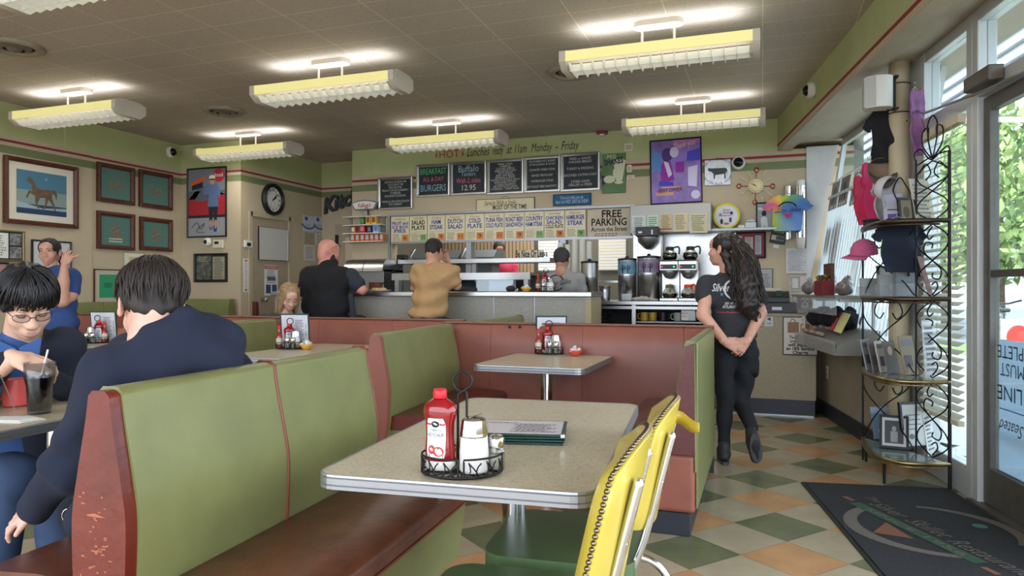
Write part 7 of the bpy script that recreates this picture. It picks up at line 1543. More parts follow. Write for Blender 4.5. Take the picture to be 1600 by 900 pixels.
# display ledge: shelf, tray, bags
r = thing('display_shelf','clear fronted merchandise shelf under the blind at the counter end','shelf',(S0.x,S0.y,0),SR)
mb = MB(); mb.box(-.50,-.20,1.0,2.55,1.13,1.15); mb.build('board',[mat('grey_board',(128,128,122),.5)],r,.003); mb = MB(); mb.box(-.50,-.494,1.0,2.55,1.0,1.13); mb.build('clear_front',[mat('clear_plastic',(186,192,196),.1,alpha=.35)],r)
for y in (1.05,1.75,2.5): mb = MB(); mb.box(-.225,-.205,y,y + .02,.76,1.13); mb.box(-.46,-.205,y,y + .02,1.10,1.13); mb.build('bracket',[M['steel']],r)
rn = random.Random(2)
for i in range(7):
    y = 1.12 + i * .2; mb = MB(); c_ = sf(-.40 + .04 * (i % 2),y,1.20); blob(mb,[('e',tuple(c_),(.06,.07,.06)),('e',tuple(c_ + Vector((.02,.03,.05))),(.03,.03,.05))],.010,.02,disp=lambda G: .006 * np.sin(G[...,0] * 90) * np.sin(G[...,2] * 80 + G[...,1] * 60))
    lo_ = min(v[2] for v in mb.v); mb.v = [(v[0],v[1],v[2] - lo_ + 1.151) for v in mb.v]
    tag(mb.build('gift_bag',[mat(('foil_grey','foil_pink','foil_clear')[i % 3],((130,126,124),(176,130,140),(180,184,184))[i % 3],.25,metal=.3)]),('grey','pinkish','clear')[i % 3] + ' wrapped gift bag on the merchandise shelf ' + ('at the counter end','near the register side','left of the middle','in the middle','right of the middle','towards the rack','closest to the rack')[6 - i],'gift bag','gift bags on the merchandise shelf')
r = thing('flower_box','brown and red box of dried yellow flowers on the merchandise shelf','flower box',sf(-.46,1.5,1.151),SR - R(90)); mb = MB(); mb.box(-.12,.12,-.05,.05,0,.12); mb.build('box',[flat(120,40,44)],r,.004); mb = MB(); mb.box(-.10,.12,.02,.05,.12,.26); mb.build('back_board',[flat(90,56,48)],r)
mb = MB(); 
for i in range(60): mb.ball((rn.uniform(-.11,.11),rn.uniform(-.04,.04),rn.uniform(.12,.16)),rn.uniform(.006,.013),6,rn.choice((0,1,1)))
mb.build('flowers',[flat(170,140,60),flat(90,80,50)],r)
r = thing('candy_tray','grey slanted candy tray full of rolls on the low wall','tray',(S0.x,S0.y,0),SR)
mb = MB(); mb.prism([(-.52,.70),(-.50,.78),(-.20,.89),(-.20,.765),(-.24,.765),(-.24,.70)],.95,2.30,'y'); mb.build('tray',[mat('tray_grey',(124,122,114),.45)],r,.004)
mb = MB(); mb.prism([(-.525,.70),(-.525,.81),(-.517,.81),(-.517,.70)],.95,2.30,'y'); mb.build('clear_lip',[mat('clear_plastic',(186,192,196),.1,alpha=.35)],r)
for j in range(2):
    for i in range(9):
        y = 1.6 + i * .075; x = -.46 + j * .11; z = .805 + (x + .5) * .37; mb = MB(); mb.cyl((0,-.03,0),(0,.03,0),.016,n=10); o = tag(mb.build('candy_roll',[flat(*((170,150,130),(180,170,160),(150,120,110))[(i + j) % 3])]),'wrapped candy roll in the ' + ('front' if j == 0 else 'rear') + ' row of the grey tray','candy','candy rolls in the ' + ('front' if j == 0 else 'rear') + ' row'); o.location = sf(x,y,z + .004); o.rotation_euler = (0,0,SR)
for i,(c,lb) in enumerate((((170,40,50),'red'),((196,60,90),'pink'),((130,40,40),'dark red'),((200,180,90),'yellow'),((190,190,190),'silver'),((206,196,120),'pale yellow'))):
    mb = MB(); mb.box(-.02,.02,-.008,.008,0,.17); p = sf(-.40 - .008 * i,1.50 - i * .07,.86); o = tag(mb.build('candy_bar',[flat(*c)],None,.003),lb + ' candy bar standing in the grey tray','candy bar','candy bars in the grey tray'); o.location = p; o.rotation_euler = Euler((R(-25),R(12),SR - R(50)))
for i,(y,x,lb) in enumerate(((2.15,-.33,'black bag at the register end of the low wall'),(1.85,-.30,'black bag in the middle of the low wall'),(1.55,-.27,'black bag nearest the rack on the low wall'))):
    mb = MB(); c_ = sf(x,y,.95); blob(mb,[('e',tuple(c_),(.12,.14,.075)),('e',tuple(c_ + Vector((.03,.05,.06))),(.06,.05,.05)),('e',tuple(c_ + Vector((-.05,-.06,.05))),(.06,.07,.04))],.011,.02,disp=lambda G: .009 * np.sin(G[...,0] * 60 + G[...,2] * 40) * np.sin(G[...,1] * 55)); lo_ = min(v[2] for v in mb.v); mb.v = [(v[0],v[1],v[2] - lo_ + .86) for v in mb.v]
    tag(mb.build('cloth_bag',[mat('black_cloth',(30,32,38),.9)]),lb,'bag','black bags on the low wall')
r = thing('coffee_sign','small card sign about coffee at the end of the candy tray','sign',sf(-.47,2.33,.80),SR - R(60)); mb = MB(); mb.box(-.07,.07,-.003,0,0,.15,0); text(mb,'IT IS HOT',0,.11,.03,-.004,1,w=.10); text(mb,'COFFEE',0,.07,.036,-.004,1,w=.11); mb.build('card',[flat(206,200,190),flat(90,60,50)],r)
# column filler behind the pipe, wall outlet
mb = MB(); mb.box(-.11,-.02,.46,.72,0,2.77); o = mb.build('trim_3',[M['frame_alu']],SFR); o['kind'] = 'structure'
r = thing('wall_outlet','cream wall outlet low on the scuffed wall beside the counter','outlet',sf(-.221,2.35,.42),SR - R(90)); mb = MB(); mb.box(-.035,.035,-.006,0,-.06,.06); mb.build('plate',[M['cream']],r,.002); mb = MB(); mb.box(-.012,.012,-.008,-.006,.012,.035); mb.box(-.012,.012,-.008,-.006,-.035,-.012); mb.build('sockets',[flat(150,140,120)],r)
# ================================================================ PEOPLE
from mathutils.bvhtree import BVHTree
J = lambda x,y,w: at_w(x,y,w)
def face_yaw(u,w):   # facing direction given as right / away amounts of the view
    d = Vector((u * CA - w * SA,u * SA + w * CA)); return math.atan2(-d.x,d.y)
def hframe(c,uw,pitch=0,roll=0,s=1):
    return Matrix.Translation(c) @ Matrix.Rotation(face_yaw(*uw),4,'Z') @ Matrix.Rotation(R(-pitch),4,'X') @ Matrix.Rotation(R(roll),4,'Y') @ Matrix.Scale(s,4)
def merge(mb,sub,T,moff=None):
    o = len(mb.v); mb.v += [tuple(T @ Vector(v)) for v in sub.v]; mb.f += [tuple(i + o for i in f) for f in sub.f]; mb.m += [m if moff is None else moff[m] for m in sub.m]; mb.s += sub.s
def head(mb,T,vox=.005,nl=.15,closed=False,female=False,big=1,bald=False,chin=1):
    # head material slots: 0 skin 1 lip 2 eye white 3 iris 4 brow
    h = MB(); jw = .9 if female else 1.0
    pr = [('e',(0,-.015,.03),(.076,.095,.085)),('e',(0,.022,-.03),(.063 * jw,.070,.086)),('e',(0,.035,-.084),(.046 * jw,.044,.032)),('e',(0,.064,-.102),(.020,.018,.016)),
          ('e',(.036,.055,-.036),(.026,.022,.028)),('e',(-.036,.055,-.036),(.026,.022,.028)),('c',(-.034,.080,.020),(.034,.080,.020),.010,.010),('e',(0,.07,.045),(.05,.025,.035)),
          ('c',(0,.088,.006),(0,.106,-.034),.0070,.0100),('e',(.010,.098,-.038),(.009,.009,.008)),('e',(-.010,.098,-.038),(.009,.009,.008)),('e',(0,.086,-.072),(.026,.014,.018)),
          ('c',(0,-.02,-.07),(0,-.032,-nl),.053 * (.88 if female else 1.05),.056 * (.88 if female else 1.1)),('e',(0,-.06,-.03),(.058,.05,.07))]
    cut = [('e',(sx * .031,.098,.004),(.017,.016,.010)) for sx in (-1,1)]
    blob(h,pr,vox,.018,cut,it=2)
    for sx in (-1,1):
        er = Euler((0,0,sx * .35)).to_matrix(); R3 = np.array(er)
        ear = MB(); blob(ear,[('e',(sx * .079,-.012,-.006),(.007,.019,.031),R3.T.T),('e',(sx * .080,-.004,-.028),(.007,.011,.014),R3)],.003,.006,[('e',(sx * .088,-.006,-.002),(.006,.010,.018),R3)],it=1); merge(h,ear,Matrix())
        h.ball((sx * .031,.0745,.003),(.0130,.0118,.0085) if not closed else (.0155,.0145,.0125),14,0 if closed else 2)
        if not closed:
            h.ball((sx * .031,.0835,.003),(.0058,.004,.0058),10,3)
            h.tube([(sx * .031 - .015,.0815,.004),(sx * .031 - .007,.0875,.0105),(sx * .031 + .007,.0875,.0105),(sx * .031 + .015,.0815,.004)],.0022,5,3)
        else: h.tube([(sx * .031 - .015,.082,-.001),(sx * .031 - .006,.0895,-.006),(sx * .031 + .006,.0895,-.006),(sx * .031 + .015,.082,-.001)],.0016,5,3)
        h.tube([(sx * .013,.0925,.022),(sx * .03,.0925,.029),(sx * .048,.080,.022)],[.0028,.0032,.0016],6,4)
    h.tube([(-.022,.086,-.070),(-.010,.098,-.0675),(0,.0985,-.0690),(.010,.098,-.0675),(.022,.086,-.070)],[.001,.0036,.003,.0036,.001],6,1)
    h.tube([(-.020,.086,-.073),(0,.096,-.0765),(.020,.086,-.073)],[.001,.0046,.001],6,1)
    merge(mb,h,T)
def hand(mb,wrist,d,nrm,side,curl=(20,30,25),s=1,thumb=(35,30),spread=6,fc=None,vox=.0034,m=0,point=None):
    # d: direction of the fingers, nrm: out of the back of the hand, side: +1 thumb towards d x nrm
    d = Vector(d).normalized(); n = Vector(nrm); n = (n - d * n.dot(d)).normalized(); t = d.cross(n) * side; L = lambda a,b,c: Vector(wrist) + (d * a + t * b + n * c) * s
    pr = [('c',tuple(L(-.02,0,0)),tuple(L(.02,0,0)),.025 * s,.026 * s),('e',tuple(L(.05,.004,0)),(.045 * s,.045 * s,.045 * s))]
    pr = [pr[0]]
    for b in (-.026,-.009,.009,.026): pr.append(('c',tuple(L(.015,b * .7,0)),tuple(L(.088 - abs(b) * .25,b * 1.05,0)),.015 * s,.0115 * s))
    G = MB(); blob_list = pr
    fl = {-.030: .060,-.011: .074,.009: .080,.029: .072}; cr = curl
    for k_,(b,ln) in enumerate(fl.items()):
        c_ = fc[k_] if fc else cr; p = L(.088 - abs(b) * .3,b,0); a = 0; f_dir = (d + t * (b * spread)).normalized(); seg = (.46 * ln,.30 * ln,.24 * ln); r_ = (.0095,.0085,.0075,.0065)
        for q in range(3):
            a += R(c_[q]); v = f_dir * math.cos(a) - n * math.sin(a); e = p + v * seg[q] * s; pr.append(('c',tuple(p),tuple(e),r_[q] * s,r_[q + 1] * s,.004)); p = e
    a0,a1 = thumb; p = L(.022,.030,-.004); v = (d * math.cos(R(a0)) + t * math.sin(R(a0)) - n * .25).normalized(); e = p + v * .042 * s; pr.append(('c',tuple(L(.012,.014,0)),tuple(p),.017 * s,.015 * s,.01)); pr.append(('c',tuple(p),tuple(e),.014 * s,.0105 * s,.006)); v2 = (v + d * .6 * math.sin(R(a1)) - n * math.sin(R(a1)) * .6).normalized(); pr.append(('c',tuple(e),tuple(e + v2 * .030 * s),.0105 * s,.0080 * s,.004))
    blob(mb,pr,vox * s,.008,it=1,m=m)
def folds(amp=.004,f=38,ph=0,zf=14):
    return lambda G: amp * np.sin(G[...,2] * f + 3 * np.sin(G[...,0] * zf + ph) + 2.2 * np.sin(G[...,1] * zf * .8 + ph * 2)) + amp * .6 * np.sin(G[...,0] * f * 1.3 + 2 * np.sin(G[...,2] * 9 + ph))
def strands(f=160,amp=.0022):
    def fn(G): return amp * np.sin(G[...,0] * f + 5 * np.sin(G[...,2] * 12)) + amp * np.sin(G[...,1] * f * .9 + 4 * np.sin(G[...,2] * 15 + 1))
    return fn
def skinmats(nm,rgb,lip=(150,84,76),brow=(40,30,26)):
    return [mat('skin_' + nm,rgb,.5,noise=.06,nscale=30,bump=.05,bscale=200),mat('lip_' + nm,lip,.45),mat('eye_white',(214,208,200),.3),mat('eye_dark',(34,26,22),.3),mat('brow_' + nm,brow,.8)]
def person(label,loc): return thing('person',label,'person',loc)
def finish(r,mb,name,mats_):
    o = mb.build(name,mats_,r); o.matrix_parent_inverse = Matrix.Translation(Vector(r.location)).inverted(); return o
def bodyblob(mb,prims,vox,k,**kw):   # keeps the covered torso well inside the clothes
    g = lambda q: q * (.60 if q >= .1 else .84 if q >= .052 else 1)
    blob(mb,[(p[0],p[1],p[2],g(p[3]),g(p[4])) + tuple(p[5:]) if p[0] == 'c' else p for p in prims],vox,min(k,.018),**kw)
def C(a,b,ra,rb,k=None): return ('c',tuple(a),tuple(b),ra,rb) if k is None else ('c',tuple(a),tuple(b),ra,rb,k)
def Eb(c,r,yaw=0): return ('e',tuple(c),r,np.array(Matrix.Rotation(yaw,3,'Z')))
def project_print(src,V,F,mats_,root,name,c,right,up,outw,off=.004):
    # lays flat lettering onto the cloth surface
    bt = BVHTree.FromPolygons([tuple(v) for v in V],[tuple(f) for f in F]); mb = MB(); vs = []
    for a in src.v:
        p = Vector(c) + right * a[0] + up * a[2] + outw * .35; h = bt.ray_cast(p,-outw)
        q = h[0] + outw * (off - a[1] * .25) if h[0] is not None else Vector(c) + right * a[0] + up * a[2] + outw * .12
        vs.append(tuple(q))
    mb.v = vs; mb.f = src.f; mb.m = src.m; mb.s = src.s; return finish(root,mb,name,mats_)
def dense(mb_,pts,m,n=1):
    pass
cu,cw,cz = Vector((CA,SA,0)),Vector((-SA,CA,0)),Vector((0,0,1))

# ---- waitress in black, hands clasped behind her back
WW = 4.85; r = person('waitress in black T-shirt walking away, long curly ponytail, hands clasped behind her back',at_w(1148,724,WW)); r.location.z = 0
sk = skinmats('waitress',(200,150,128)); hT = hframe(J(1130,389,WW),(-.72,.70),-2,0,.96)
body = MB(); head(body,hT,.006,female=True)
sL,sRr = J(1106,446,WW),J(1177,446,WW); eL,eR = J(1098,492,WW - .10),J(1188,490,WW - .08); wL,wR = J(1133,534,WW - .20),J(1168,531,WW - .20)
pel,che = J(1147,530,WW),J(1143,458,WW)
bodyblob(body,[C(J(1137,420,WW),J(1141,440,WW),.05,.06),C(che,pel,.115,.12),C(sL,sRr,.055,.055),C(sL,eL,.048,.042),C(eL,wL,.042,.029),C(sRr,eR,.048,.042),C(eR,wR,.042,.029)],.008,.03)
hand(body,wL,(wR - wL) * .6 + Vector((0,0,-.05)),-cw,-1,(18,26,20),.95,(30,25)); hand(body,wR,(wL - wR) * .5 + Vector((0,0,-.085)),-cw,1,(26,34,24),.95,(35,25))
finish(r,body,'body',sk)
sh = MB(); blob(sh,[C(J(1139,436,WW),J(1141,446,WW),.065,.09),Eb(J(1143,458,WW),(.175,.115,.14),YAW),Eb(J(1146,500,WW),(.150,.112,.15),YAW),Eb(J(1147,524,WW),(.150,.118,.06),YAW),C(sL,sRr,.062,.062),C(sL,J(1100,466,WW - .03),.066,.062),C(sRr,J(1185,466,WW - .03),.066,.062)],.009,.035,disp=folds(.007,26,1,10))
V_,F_ = np.array(sh.v),list(sh.f); finish(r,sh,'shirt',[mat('black_tshirt',(46,46,50),.9,noise=.08)])
kn,an = J(1133,628,WW + .02),J(1131,703,WW + .03); kn2,an2 = J(1158,630,WW + .05),J(1176,684,WW - .18)
tr = MB(); blob(tr,[Eb(J(1147,535,WW),(.152,.12,.10),YAW),C(J(1130,552,WW),kn,.084,.058),C(kn,J(1131,690,WW + .03),.058,.042),C(J(1166,552,WW),kn2,.084,.058),C(kn2,J(1174,668,WW - .13),.058,.042)],.009,.014,disp=folds(.004,30,2))
finish(r,tr,'trousers',[mat('black_trousers',(24,26,32),.85,noise=.08)])
ap = MB(); blob(ap,[Eb(J(1172,560,WW - .02),(.05,.05,.13),YAW),Eb(J(1178,575,WW),(.03,.07,.07),YAW)],.008,.02,disp=folds(.003,50)); finish(r,ap,'apron_tie',[mat('black_apron',(18,18,22),.8)])
for nm_,a_,t_,up_ in (('shoe',J(1131,716,WW + .03),J(1128,719,WW + .14),Vector((0,0,1))),('shoe',J(1177,692,WW - .20),J(1183,726,WW - .12),cw)):
    s_ = MB(); d_ = t_ - a_; d_.z = 0 if up_.z > .5 else d_.z; d_.normalize(); blob(s_,[C(a_ - d_ * .05,a_ + d_ * .02,.036,.040),C(a_,a_ + d_ * .13,.042,.036),C(a_ - d_ * .02,a_ - d_ * .02 + (Vector((0,0,.06)) if up_.z > .5 else cw * .03 + Vector((0,0,.05))),.038,.04)],.006,.02)
    if up_.z > .5: lo_ = min(v[2] for v in s_.v); s_.v = [(v[0],v[1],v[2] - lo_ + .014) for v in s_.v]
    o = finish(r,s_,'shoe',[mat('black_shoe',(44,44,46),.6)])
    so = MB(); sd = up_.cross(d_).normalized(); pts = []
    for i in range(20):
        q = 2 * math.pi * i / 20; pts.append((math.cos(q) * .125 * (1) + .035,math.sin(q) * (.040 + .006 * math.cos(q))))
    b0 = a_ - up_ * (.040 if up_.z < .5 else 0)
    if up_.z > .5: b0.z = 0.001
    v = [b0 + d_ * p_[0] + sd * p_[1] + up_ * h_ for h_ in (0,.02) for p_ in pts]; so.add(v,[tuple(range(20))[::-1],tuple(range(20,40))]); so.add(v,[(i,(i + 1) % 20,20 + (i + 1) % 20,20 + i) for i in range(20)])
    c2 = finish(r,so,'sole',[mat('shoe_sole',(74,74,76),.7)]); c2.parent = o; c2.matrix_parent_inverse = (Matrix.Translation(Vector(r.location))).inverted(); c2.matrix_parent_inverse = o.matrix_parent_inverse @ Matrix() ; c2.matrix_parent_inverse = Matrix()
pm = MB(); text(pm,'Silver Skillet',-.005,.0,.075,0,0,w=.25,shear=.35,bold=.01)
for i in range(24):   # ring behind the words
    a0_,a1_ = R(60 + 255 * i / 24),R(60 + 255 * (i + 1) / 24); w_ = .011
    pm.add([(math.cos(a_) * rr2 + .02,0,math.sin(a_) * rr2 - .01) for a_,rr2 in ((a0_,.072),(a1_,.072),(a1_,.072 - w_),(a0_,.072 - w_))],[(0,1,2,3)],0)
pm.poly2([(-.07,-.035),(.09,-.012),(.09,-.028),(-.07,-.052)],-.004,1); pm.poly2([(.0,-.03),(.07,-.022),(.04,-.068)],-.005,2); pm.poly2([(.02,-.03),(.03,-.03),(.035,-.06)],-.006,0); pm.poly2([(.045,-.028),(.055,-.027),(.04,-.06)],-.006,0)
text(pm,'200 14TH ST. NW',.02,-.105,.024,0,0,w=.13,bold=.01); text(pm,'ATLANTA - USA',.02,-.128,.028,0,0,w=.15,bold=.02); pm.poly2(bx(-.09,.13,-.150,-.147),0,0); text(pm,'www.thesilverskillet.com',.02,-.164,.022,0,2,w=.21)
project_print(pm,V_,F_,[flat(206,206,206),flat(70,140,190),flat(190,80,96)],r,'shirt_print',J(1136,450,WW),cu,cz,-cw)
# hair: cap plus a heavy curly ponytail
ha = MB(); cap_ = MB(); blob(cap_,[('e',(0,-.022,.035),(.086,.100,.088)),('e',(0,-.09,.03),(.045,.04,.05))],.005,.015,[('e',(0,.10,-.035),(.09,.075,.085)),('e',(0,.06,-.12),(.1,.10,.09))],disp=strands(150,.0018)); merge(ha,cap_,hT)
pts = [J(1146,372,WW - .09),J(1157,385,WW - .12),J(1164,410,WW - .13),J(1166,445,WW - .14),J(1169,475,WW - .15),J(1180,500,WW - .16)]
blob(ha,[C(pts[0],pts[1],.028,.034),C(pts[1],pts[2],.034,.048),C(pts[2],pts[3],.048,.078),C(pts[3],pts[4],.078,.068),C(pts[4],pts[5],.068,.018),C(J(1134,398,WW - .07),J(1142,425,WW - .10),.035,.03)],.008,.04,disp=lambda G: .007 * np.sin(G[...,2] * 90 + 6 * np.sin(G[...,0] * 30)) * np.sin(G[...,0] * 85))
rn = random.Random(11); pp = smoothpath(pts,8)
for i in range(230):
    sp_ = rn.uniform(-1,1); dp = rn.uniform(-.2,1); ph = rn.uniform(0,6.28); fr_ = rn.uniform(.5,.95); q = []; i0 = rn.randrange(0,10); i1 = min(len(pp) - 1,i0 + rn.randrange(16,34))
    for j in range(i0,i1):
        t_ = j / len(pp); wd = .018 + .095 * math.sin(min(1,t_ * 1.25) * math.pi * .5) * (1 if t_ < .72 else max(.15,1 - (t_ - .72) * 3.0)); q.append(pp[j] + cu * (sp_ * wd + .010 * math.sin(j * fr_ + ph)) - cw * (math.sqrt(max(0,1 - sp_ * sp_)) * wd * .75 * dp + .008 * math.cos(j * fr_ + ph)) + cz * rn.uniform(-.003,.003))
    if len(q) > 3: ha.tube(q,[.0028] * (len(q) - 1) + [.0006],4,rn.choice((0,0,1)))
finish(r,ha,'hair',[mat('dark_curly_hair',(34,26,22),.45,noise=.3,nscale=40),mat('brown_hair_strand',(74,54,40),.45)])

# ---- man in a tan T-shirt on a stool
W2 = 6.72; r = person('man from behind in a tan T-shirt leaning on the lunch counter',J(676,500,W2)); r.location.z = 0
sk = skinmats('tan_man',(196,146,118)); f_ = (.42,.90); hT = hframe(J(679,392,W2 + .05),f_,10,0,.98); body = MB(); head(body,hT,.007)
sl,sr_ = J(653,424,W2),J(706,424,W2); er_,wr_ = J(714,446,W2 + .05),J(699,408,W2 + .22)
bodyblob(body,[C(J(679,412,W2),J(678,430,W2),.055,.06),C(J(678,440,W2),J(668,495,W2),.13,.13),C(sl,sr_,.06,.06),C(sl,J(648,450,W2 + .12),.05,.04),C(J(648,450,W2 + .12),J(668,450,W2 + .35),.04,.028),C(sr_,er_,.052,.043),C(er_,wr_,.042,.028)],.010,.03)
hand(body,wr_,Vector((0,0,.1)) - cu * .03,cw,1,(40,40,30),.95); hand(body,J(668,450,W2 + .35),cu + cw * .3,cz,1,(10,15,10),.95)
finish(r,body,'body',sk)
sh = MB(); blob(sh,[C(J(679,418,W2),J(678,428,W2),.07,.10),Eb(J(678,436,W2),(.20,.12,.15),YAW),Eb(J(673,468,W2),(.175,.125,.20),YAW),Eb(J(668,490,W2),(.180,.135,.08),YAW),C(sl,sr_,.068,.068),C(sl,J(650,440,W2 + .06),.066,.062),C(sr_,J(711,437,W2 + .02),.068,.064)],.009,.035,disp=folds(.008,40,.5,8))
finish(r,sh,'shirt',[mat('tan_tshirt',(176,140,96),.9,noise=.05)])
tr = MB(); blob(tr,[Eb(J(668,505,W2),(.19,.15,.11),YAW),C(J(658,508,W2),J(655,520,W2 + .22),.095,.075),C(J(682,508,W2),J(708,512,W2 + .22),.095,.075),C(J(655,520,W2 + .22),J(655,580,W2 + .18),.07,.05),C(J(708,512,W2 + .22),J(710,580,W2 + .18),.07,.05)],.011,.03,disp=folds(.004)); finish(r,tr,'trousers',[mat('navy_trousers',(30,34,48),.85)])
def short_hair(T,name_m,low=.0,vox=.005,amp=.0018,thick=0,cut_face=None):
    h = MB(); c_ = MB(); blob(c_,[('e',(0,-.020,.035),(.083 + thick,.100 + thick,.088 + thick)),('e',(0,-.075,-.02 - low),(.060 + thick,.035 + thick,.05))],vox,.015,cut_face or [('e',(0,.105,-.035),(.085,.075,.085)),('e',(0,.05,-.12),(.12,.10,.10)),('e',(.09,.02,-.05),(.03,.05,.05)),('e',(-.09,.02,-.05),(.03,.05,.05))],disp=strands(170,amp)); merge(h,c_,T); return h
finish(r,short_hair(hT,None),'hair',[mat('black_short_hair',(36,30,28),.7,noise=.2,nscale=60)])
gm = mat('spectacle_frame',(30,28,30),.3)
def specs(T,root,m_=gm):
    g = MB()
    for sx in (-1,1):
        g.tube([(sx * .033 + .025 * math.cos(q * .4488),.100 - .012 * abs(math.cos(q * .4488) * .5 + sx * .5) ** 2,-.004 + .0165 * math.sin(q * .4488)) for q in range(14)],.0013,5,closed=True)
        g.tube([(sx * .058,.092,.004),(sx * .076,.05,.008),(sx * .082,-.01,.004),(sx * .080,-.03,-.012)],.0014,5)
    g.tube([(-.009,.102,.0),(0,.106,.003),(.009,.102,.0)],.0013,5); o = MB(); merge(o,g,T); gg = finish(root,o,'glasses',[m_])
    l = MB()
    for sx in (-1,1): l.add([(sx * .033 + .024 * math.cos(q * .4488),.099,-.004 + .0155 * math.sin(q * .4488)) for q in range(14)],[tuple(range(14))])
    o = MB(); merge(o,l,T); c = o.build('lens',[glass('lens_glass',(236,240,242),.02,.93)],gg); c.matrix_parent_inverse = Matrix()
specs(hT,r)

# ---- bald man in black
W3 = 7.05; r = person('big bald bearded man in a black top sitting at the left end of the counter',J(512,500,W3)); r.location.z = 0
sk = skinmats('bald_man',(204,140,122)); f_ = (.75,.66); hT = hframe(J(514,393,W3 + .03),f_,6,0,1.06); body = MB(); head(body,hT,.007)
sl,sr_ = J(482,432,W3),J(546,432,W3); er_,wr_ = J(566,453,W3 - .02),J(548,452,W3 + .30)
bodyblob(body,[C(J(512,415,W3),J(511,430,W3),.068,.08),C(J(511,440,W3),J(512,495,W3),.18,.19),C(sl,sr_,.075,.075),C(sl,J(472,462,W3 + .08),.06,.05),C(J(472,462,W3 + .08),J(492,450,W3 + .35),.05,.035),C(sr_,er_,.066,.055),C(er_,wr_,.055,.036)],.011,.035)
hand(body,wr_,cw - cu * .3,cz,1,(20,25,20),1.05); hand(body,J(492,450,W3 + .35),cw + cu * .3,cz,-1,(20,25,20),1.05); finish(r,body,'body',sk)
sh = MB(); blob(sh,[C(J(512,418,W3),J(511,430,W3),.085,.12),Eb(J(511,440,W3),(.25,.17,.18),YAW),Eb(J(510,475,W3),(.245,.19,.24),YAW),C(sl,sr_,.088,.088),C(sl,J(475,452,W3 + .03),.08,.075)],.010,.04,disp=folds(.004,30,2)); finish(r,sh,'shirt',[mat('black_vest',(24,24,27),.9)])
sv = MB(); blob(sv,[C(sr_ + cu * .01,J(558,444,W3 - .01),.088,.080)],.009,.03,disp=folds(.003,40)); blob(sv,[C(J(548,462,W3 - .05),J(552,495,W3 - .02),.03,.035)],.009,.02); finish(r,sv,'sleeve',[mat('charcoal_sleeve',(46,50,58),.9)])
tr = MB(); blob(tr,[Eb(J(512,505,W3),(.23,.19,.12),YAW),C(J(495,510,W3),J(505,515,W3 + .2),.11,.085),C(J(528,508,W3),J(562,505,W3 + .12),.11,.085),C(J(505,515,W3 + .2),J(505,580,W3 + .18),.08,.055),C(J(562,505,W3 + .12),J(562,580,W3 + .1),.08,.055)],.012,.03,disp=folds(.004)); finish(r,tr,'trousers',[mat('black_trousers',(24,26,32),.85)])
bd = MB(); t_ = MB(); blob(t_,[('e',(0,.055,-.10),(.055,.045,.055)),('e',(0,.06,-.145),(.045,.035,.055)),('e',(.052,.02,-.07),(.018,.03,.05)),('e',(-.052,.02,-.07),(.018,.03,.05))],.005,.02,[('e',(0,.095,-.055),(.03,.03,.018))],disp=strands(200,.002)); merge(bd,t_,hT); finish(r,bd,'beard',[mat('dark_beard',(40,28,24),.8)])
specs(hframe(J(514,388,W3 + .03),f_,-14,0,1.08),r)

# ---- blonde woman looking down
W4 = 6.62; r = person('blonde woman with head bowed seated beyond the long partition',J(445,500,W4)); r.location.z = 0
sk = skinmats('blonde',(206,160,140),(176,100,96),(120,90,66)); hT = hframe(J(452,464,W4),(.55,-.83),28,0,1.02); body = MB(); head(body,hT,.006,closed=True,female=True)
bodyblob(body,[C(J(446,486,W4 + .03),J(440,500,W4 + .05),.05,.06),C(J(436,512,W4 + .05),J(434,560,W4 + .06),.11,.12),C(J(412,505,W4 + .1),J(462,507,W4 - .05),.05,.05)],.010,.03); finish(r,body,'body',sk)
sh = MB(); blob(sh,[Eb(J(434,515,W4 + .05),(.17,.13,.16),YAW),C(J(410,502,W4 + .1),J(462,505,W4 - .02),.065,.065),C(J(410,502,W4 + .1),J(404,560,W4 + .05),.06,.05),C(J(464,505,W4 - .02),J(474,550,W4 - .1),.06,.05),Eb(J(434,560,W4 + .06),(.18,.15,.14),YAW),C(J(425,580,W4 + .05),at_z(425,654,.07),.09,.06),C(J(448,580,W4 + .03),at_z(448,654,.07),.09,.06),C(J(430,575,W4 + .05),J(452,580,W4 + .0),.10,.08)],.010,.03,disp=folds(.004)); finish(r,sh,'top',[mat('slate_top',(62,64,76),.9)])
ha = MB(); c_ = MB(); blob(c_,[('e',(0,-.022,.035),(.090,.104,.092)),('e',(.068,.005,-.07),(.028,.050,.12)),('e',(-.070,.0,-.07),(.028,.055,.12)),('e',(0,-.07,-.08),(.07,.05,.11))],.005,.02,[('e',(0,.105,-.03),(.062,.075,.095))],disp=strands(190,.0022)); 
rn = random.Random(5)
for i in range(90):
    a_ = rn.uniform(.45,5.83) + math.pi / 2; x_,y_ = math.cos(a_),math.sin(a_); z0_ = rn.uniform(.0,.10); ph = rn.uniform(0,6)
    if y_ > .5: continue
    c_.tube([(x_ * .086 + .004 * math.sin(j + ph),y_ * .100 - .02 + .004 * math.cos(j * .8 + ph),z0_ - .028 * j) for j in range(9)],[.004] * 8 + [.001],4,rn.choice((0,1)))
merge(ha,c_,hT); finish(r,ha,'hair',[mat('blonde_hair',(150,122,88),.5,noise=.3,nscale=50),mat('blonde_highlight',(182,156,118),.5)])

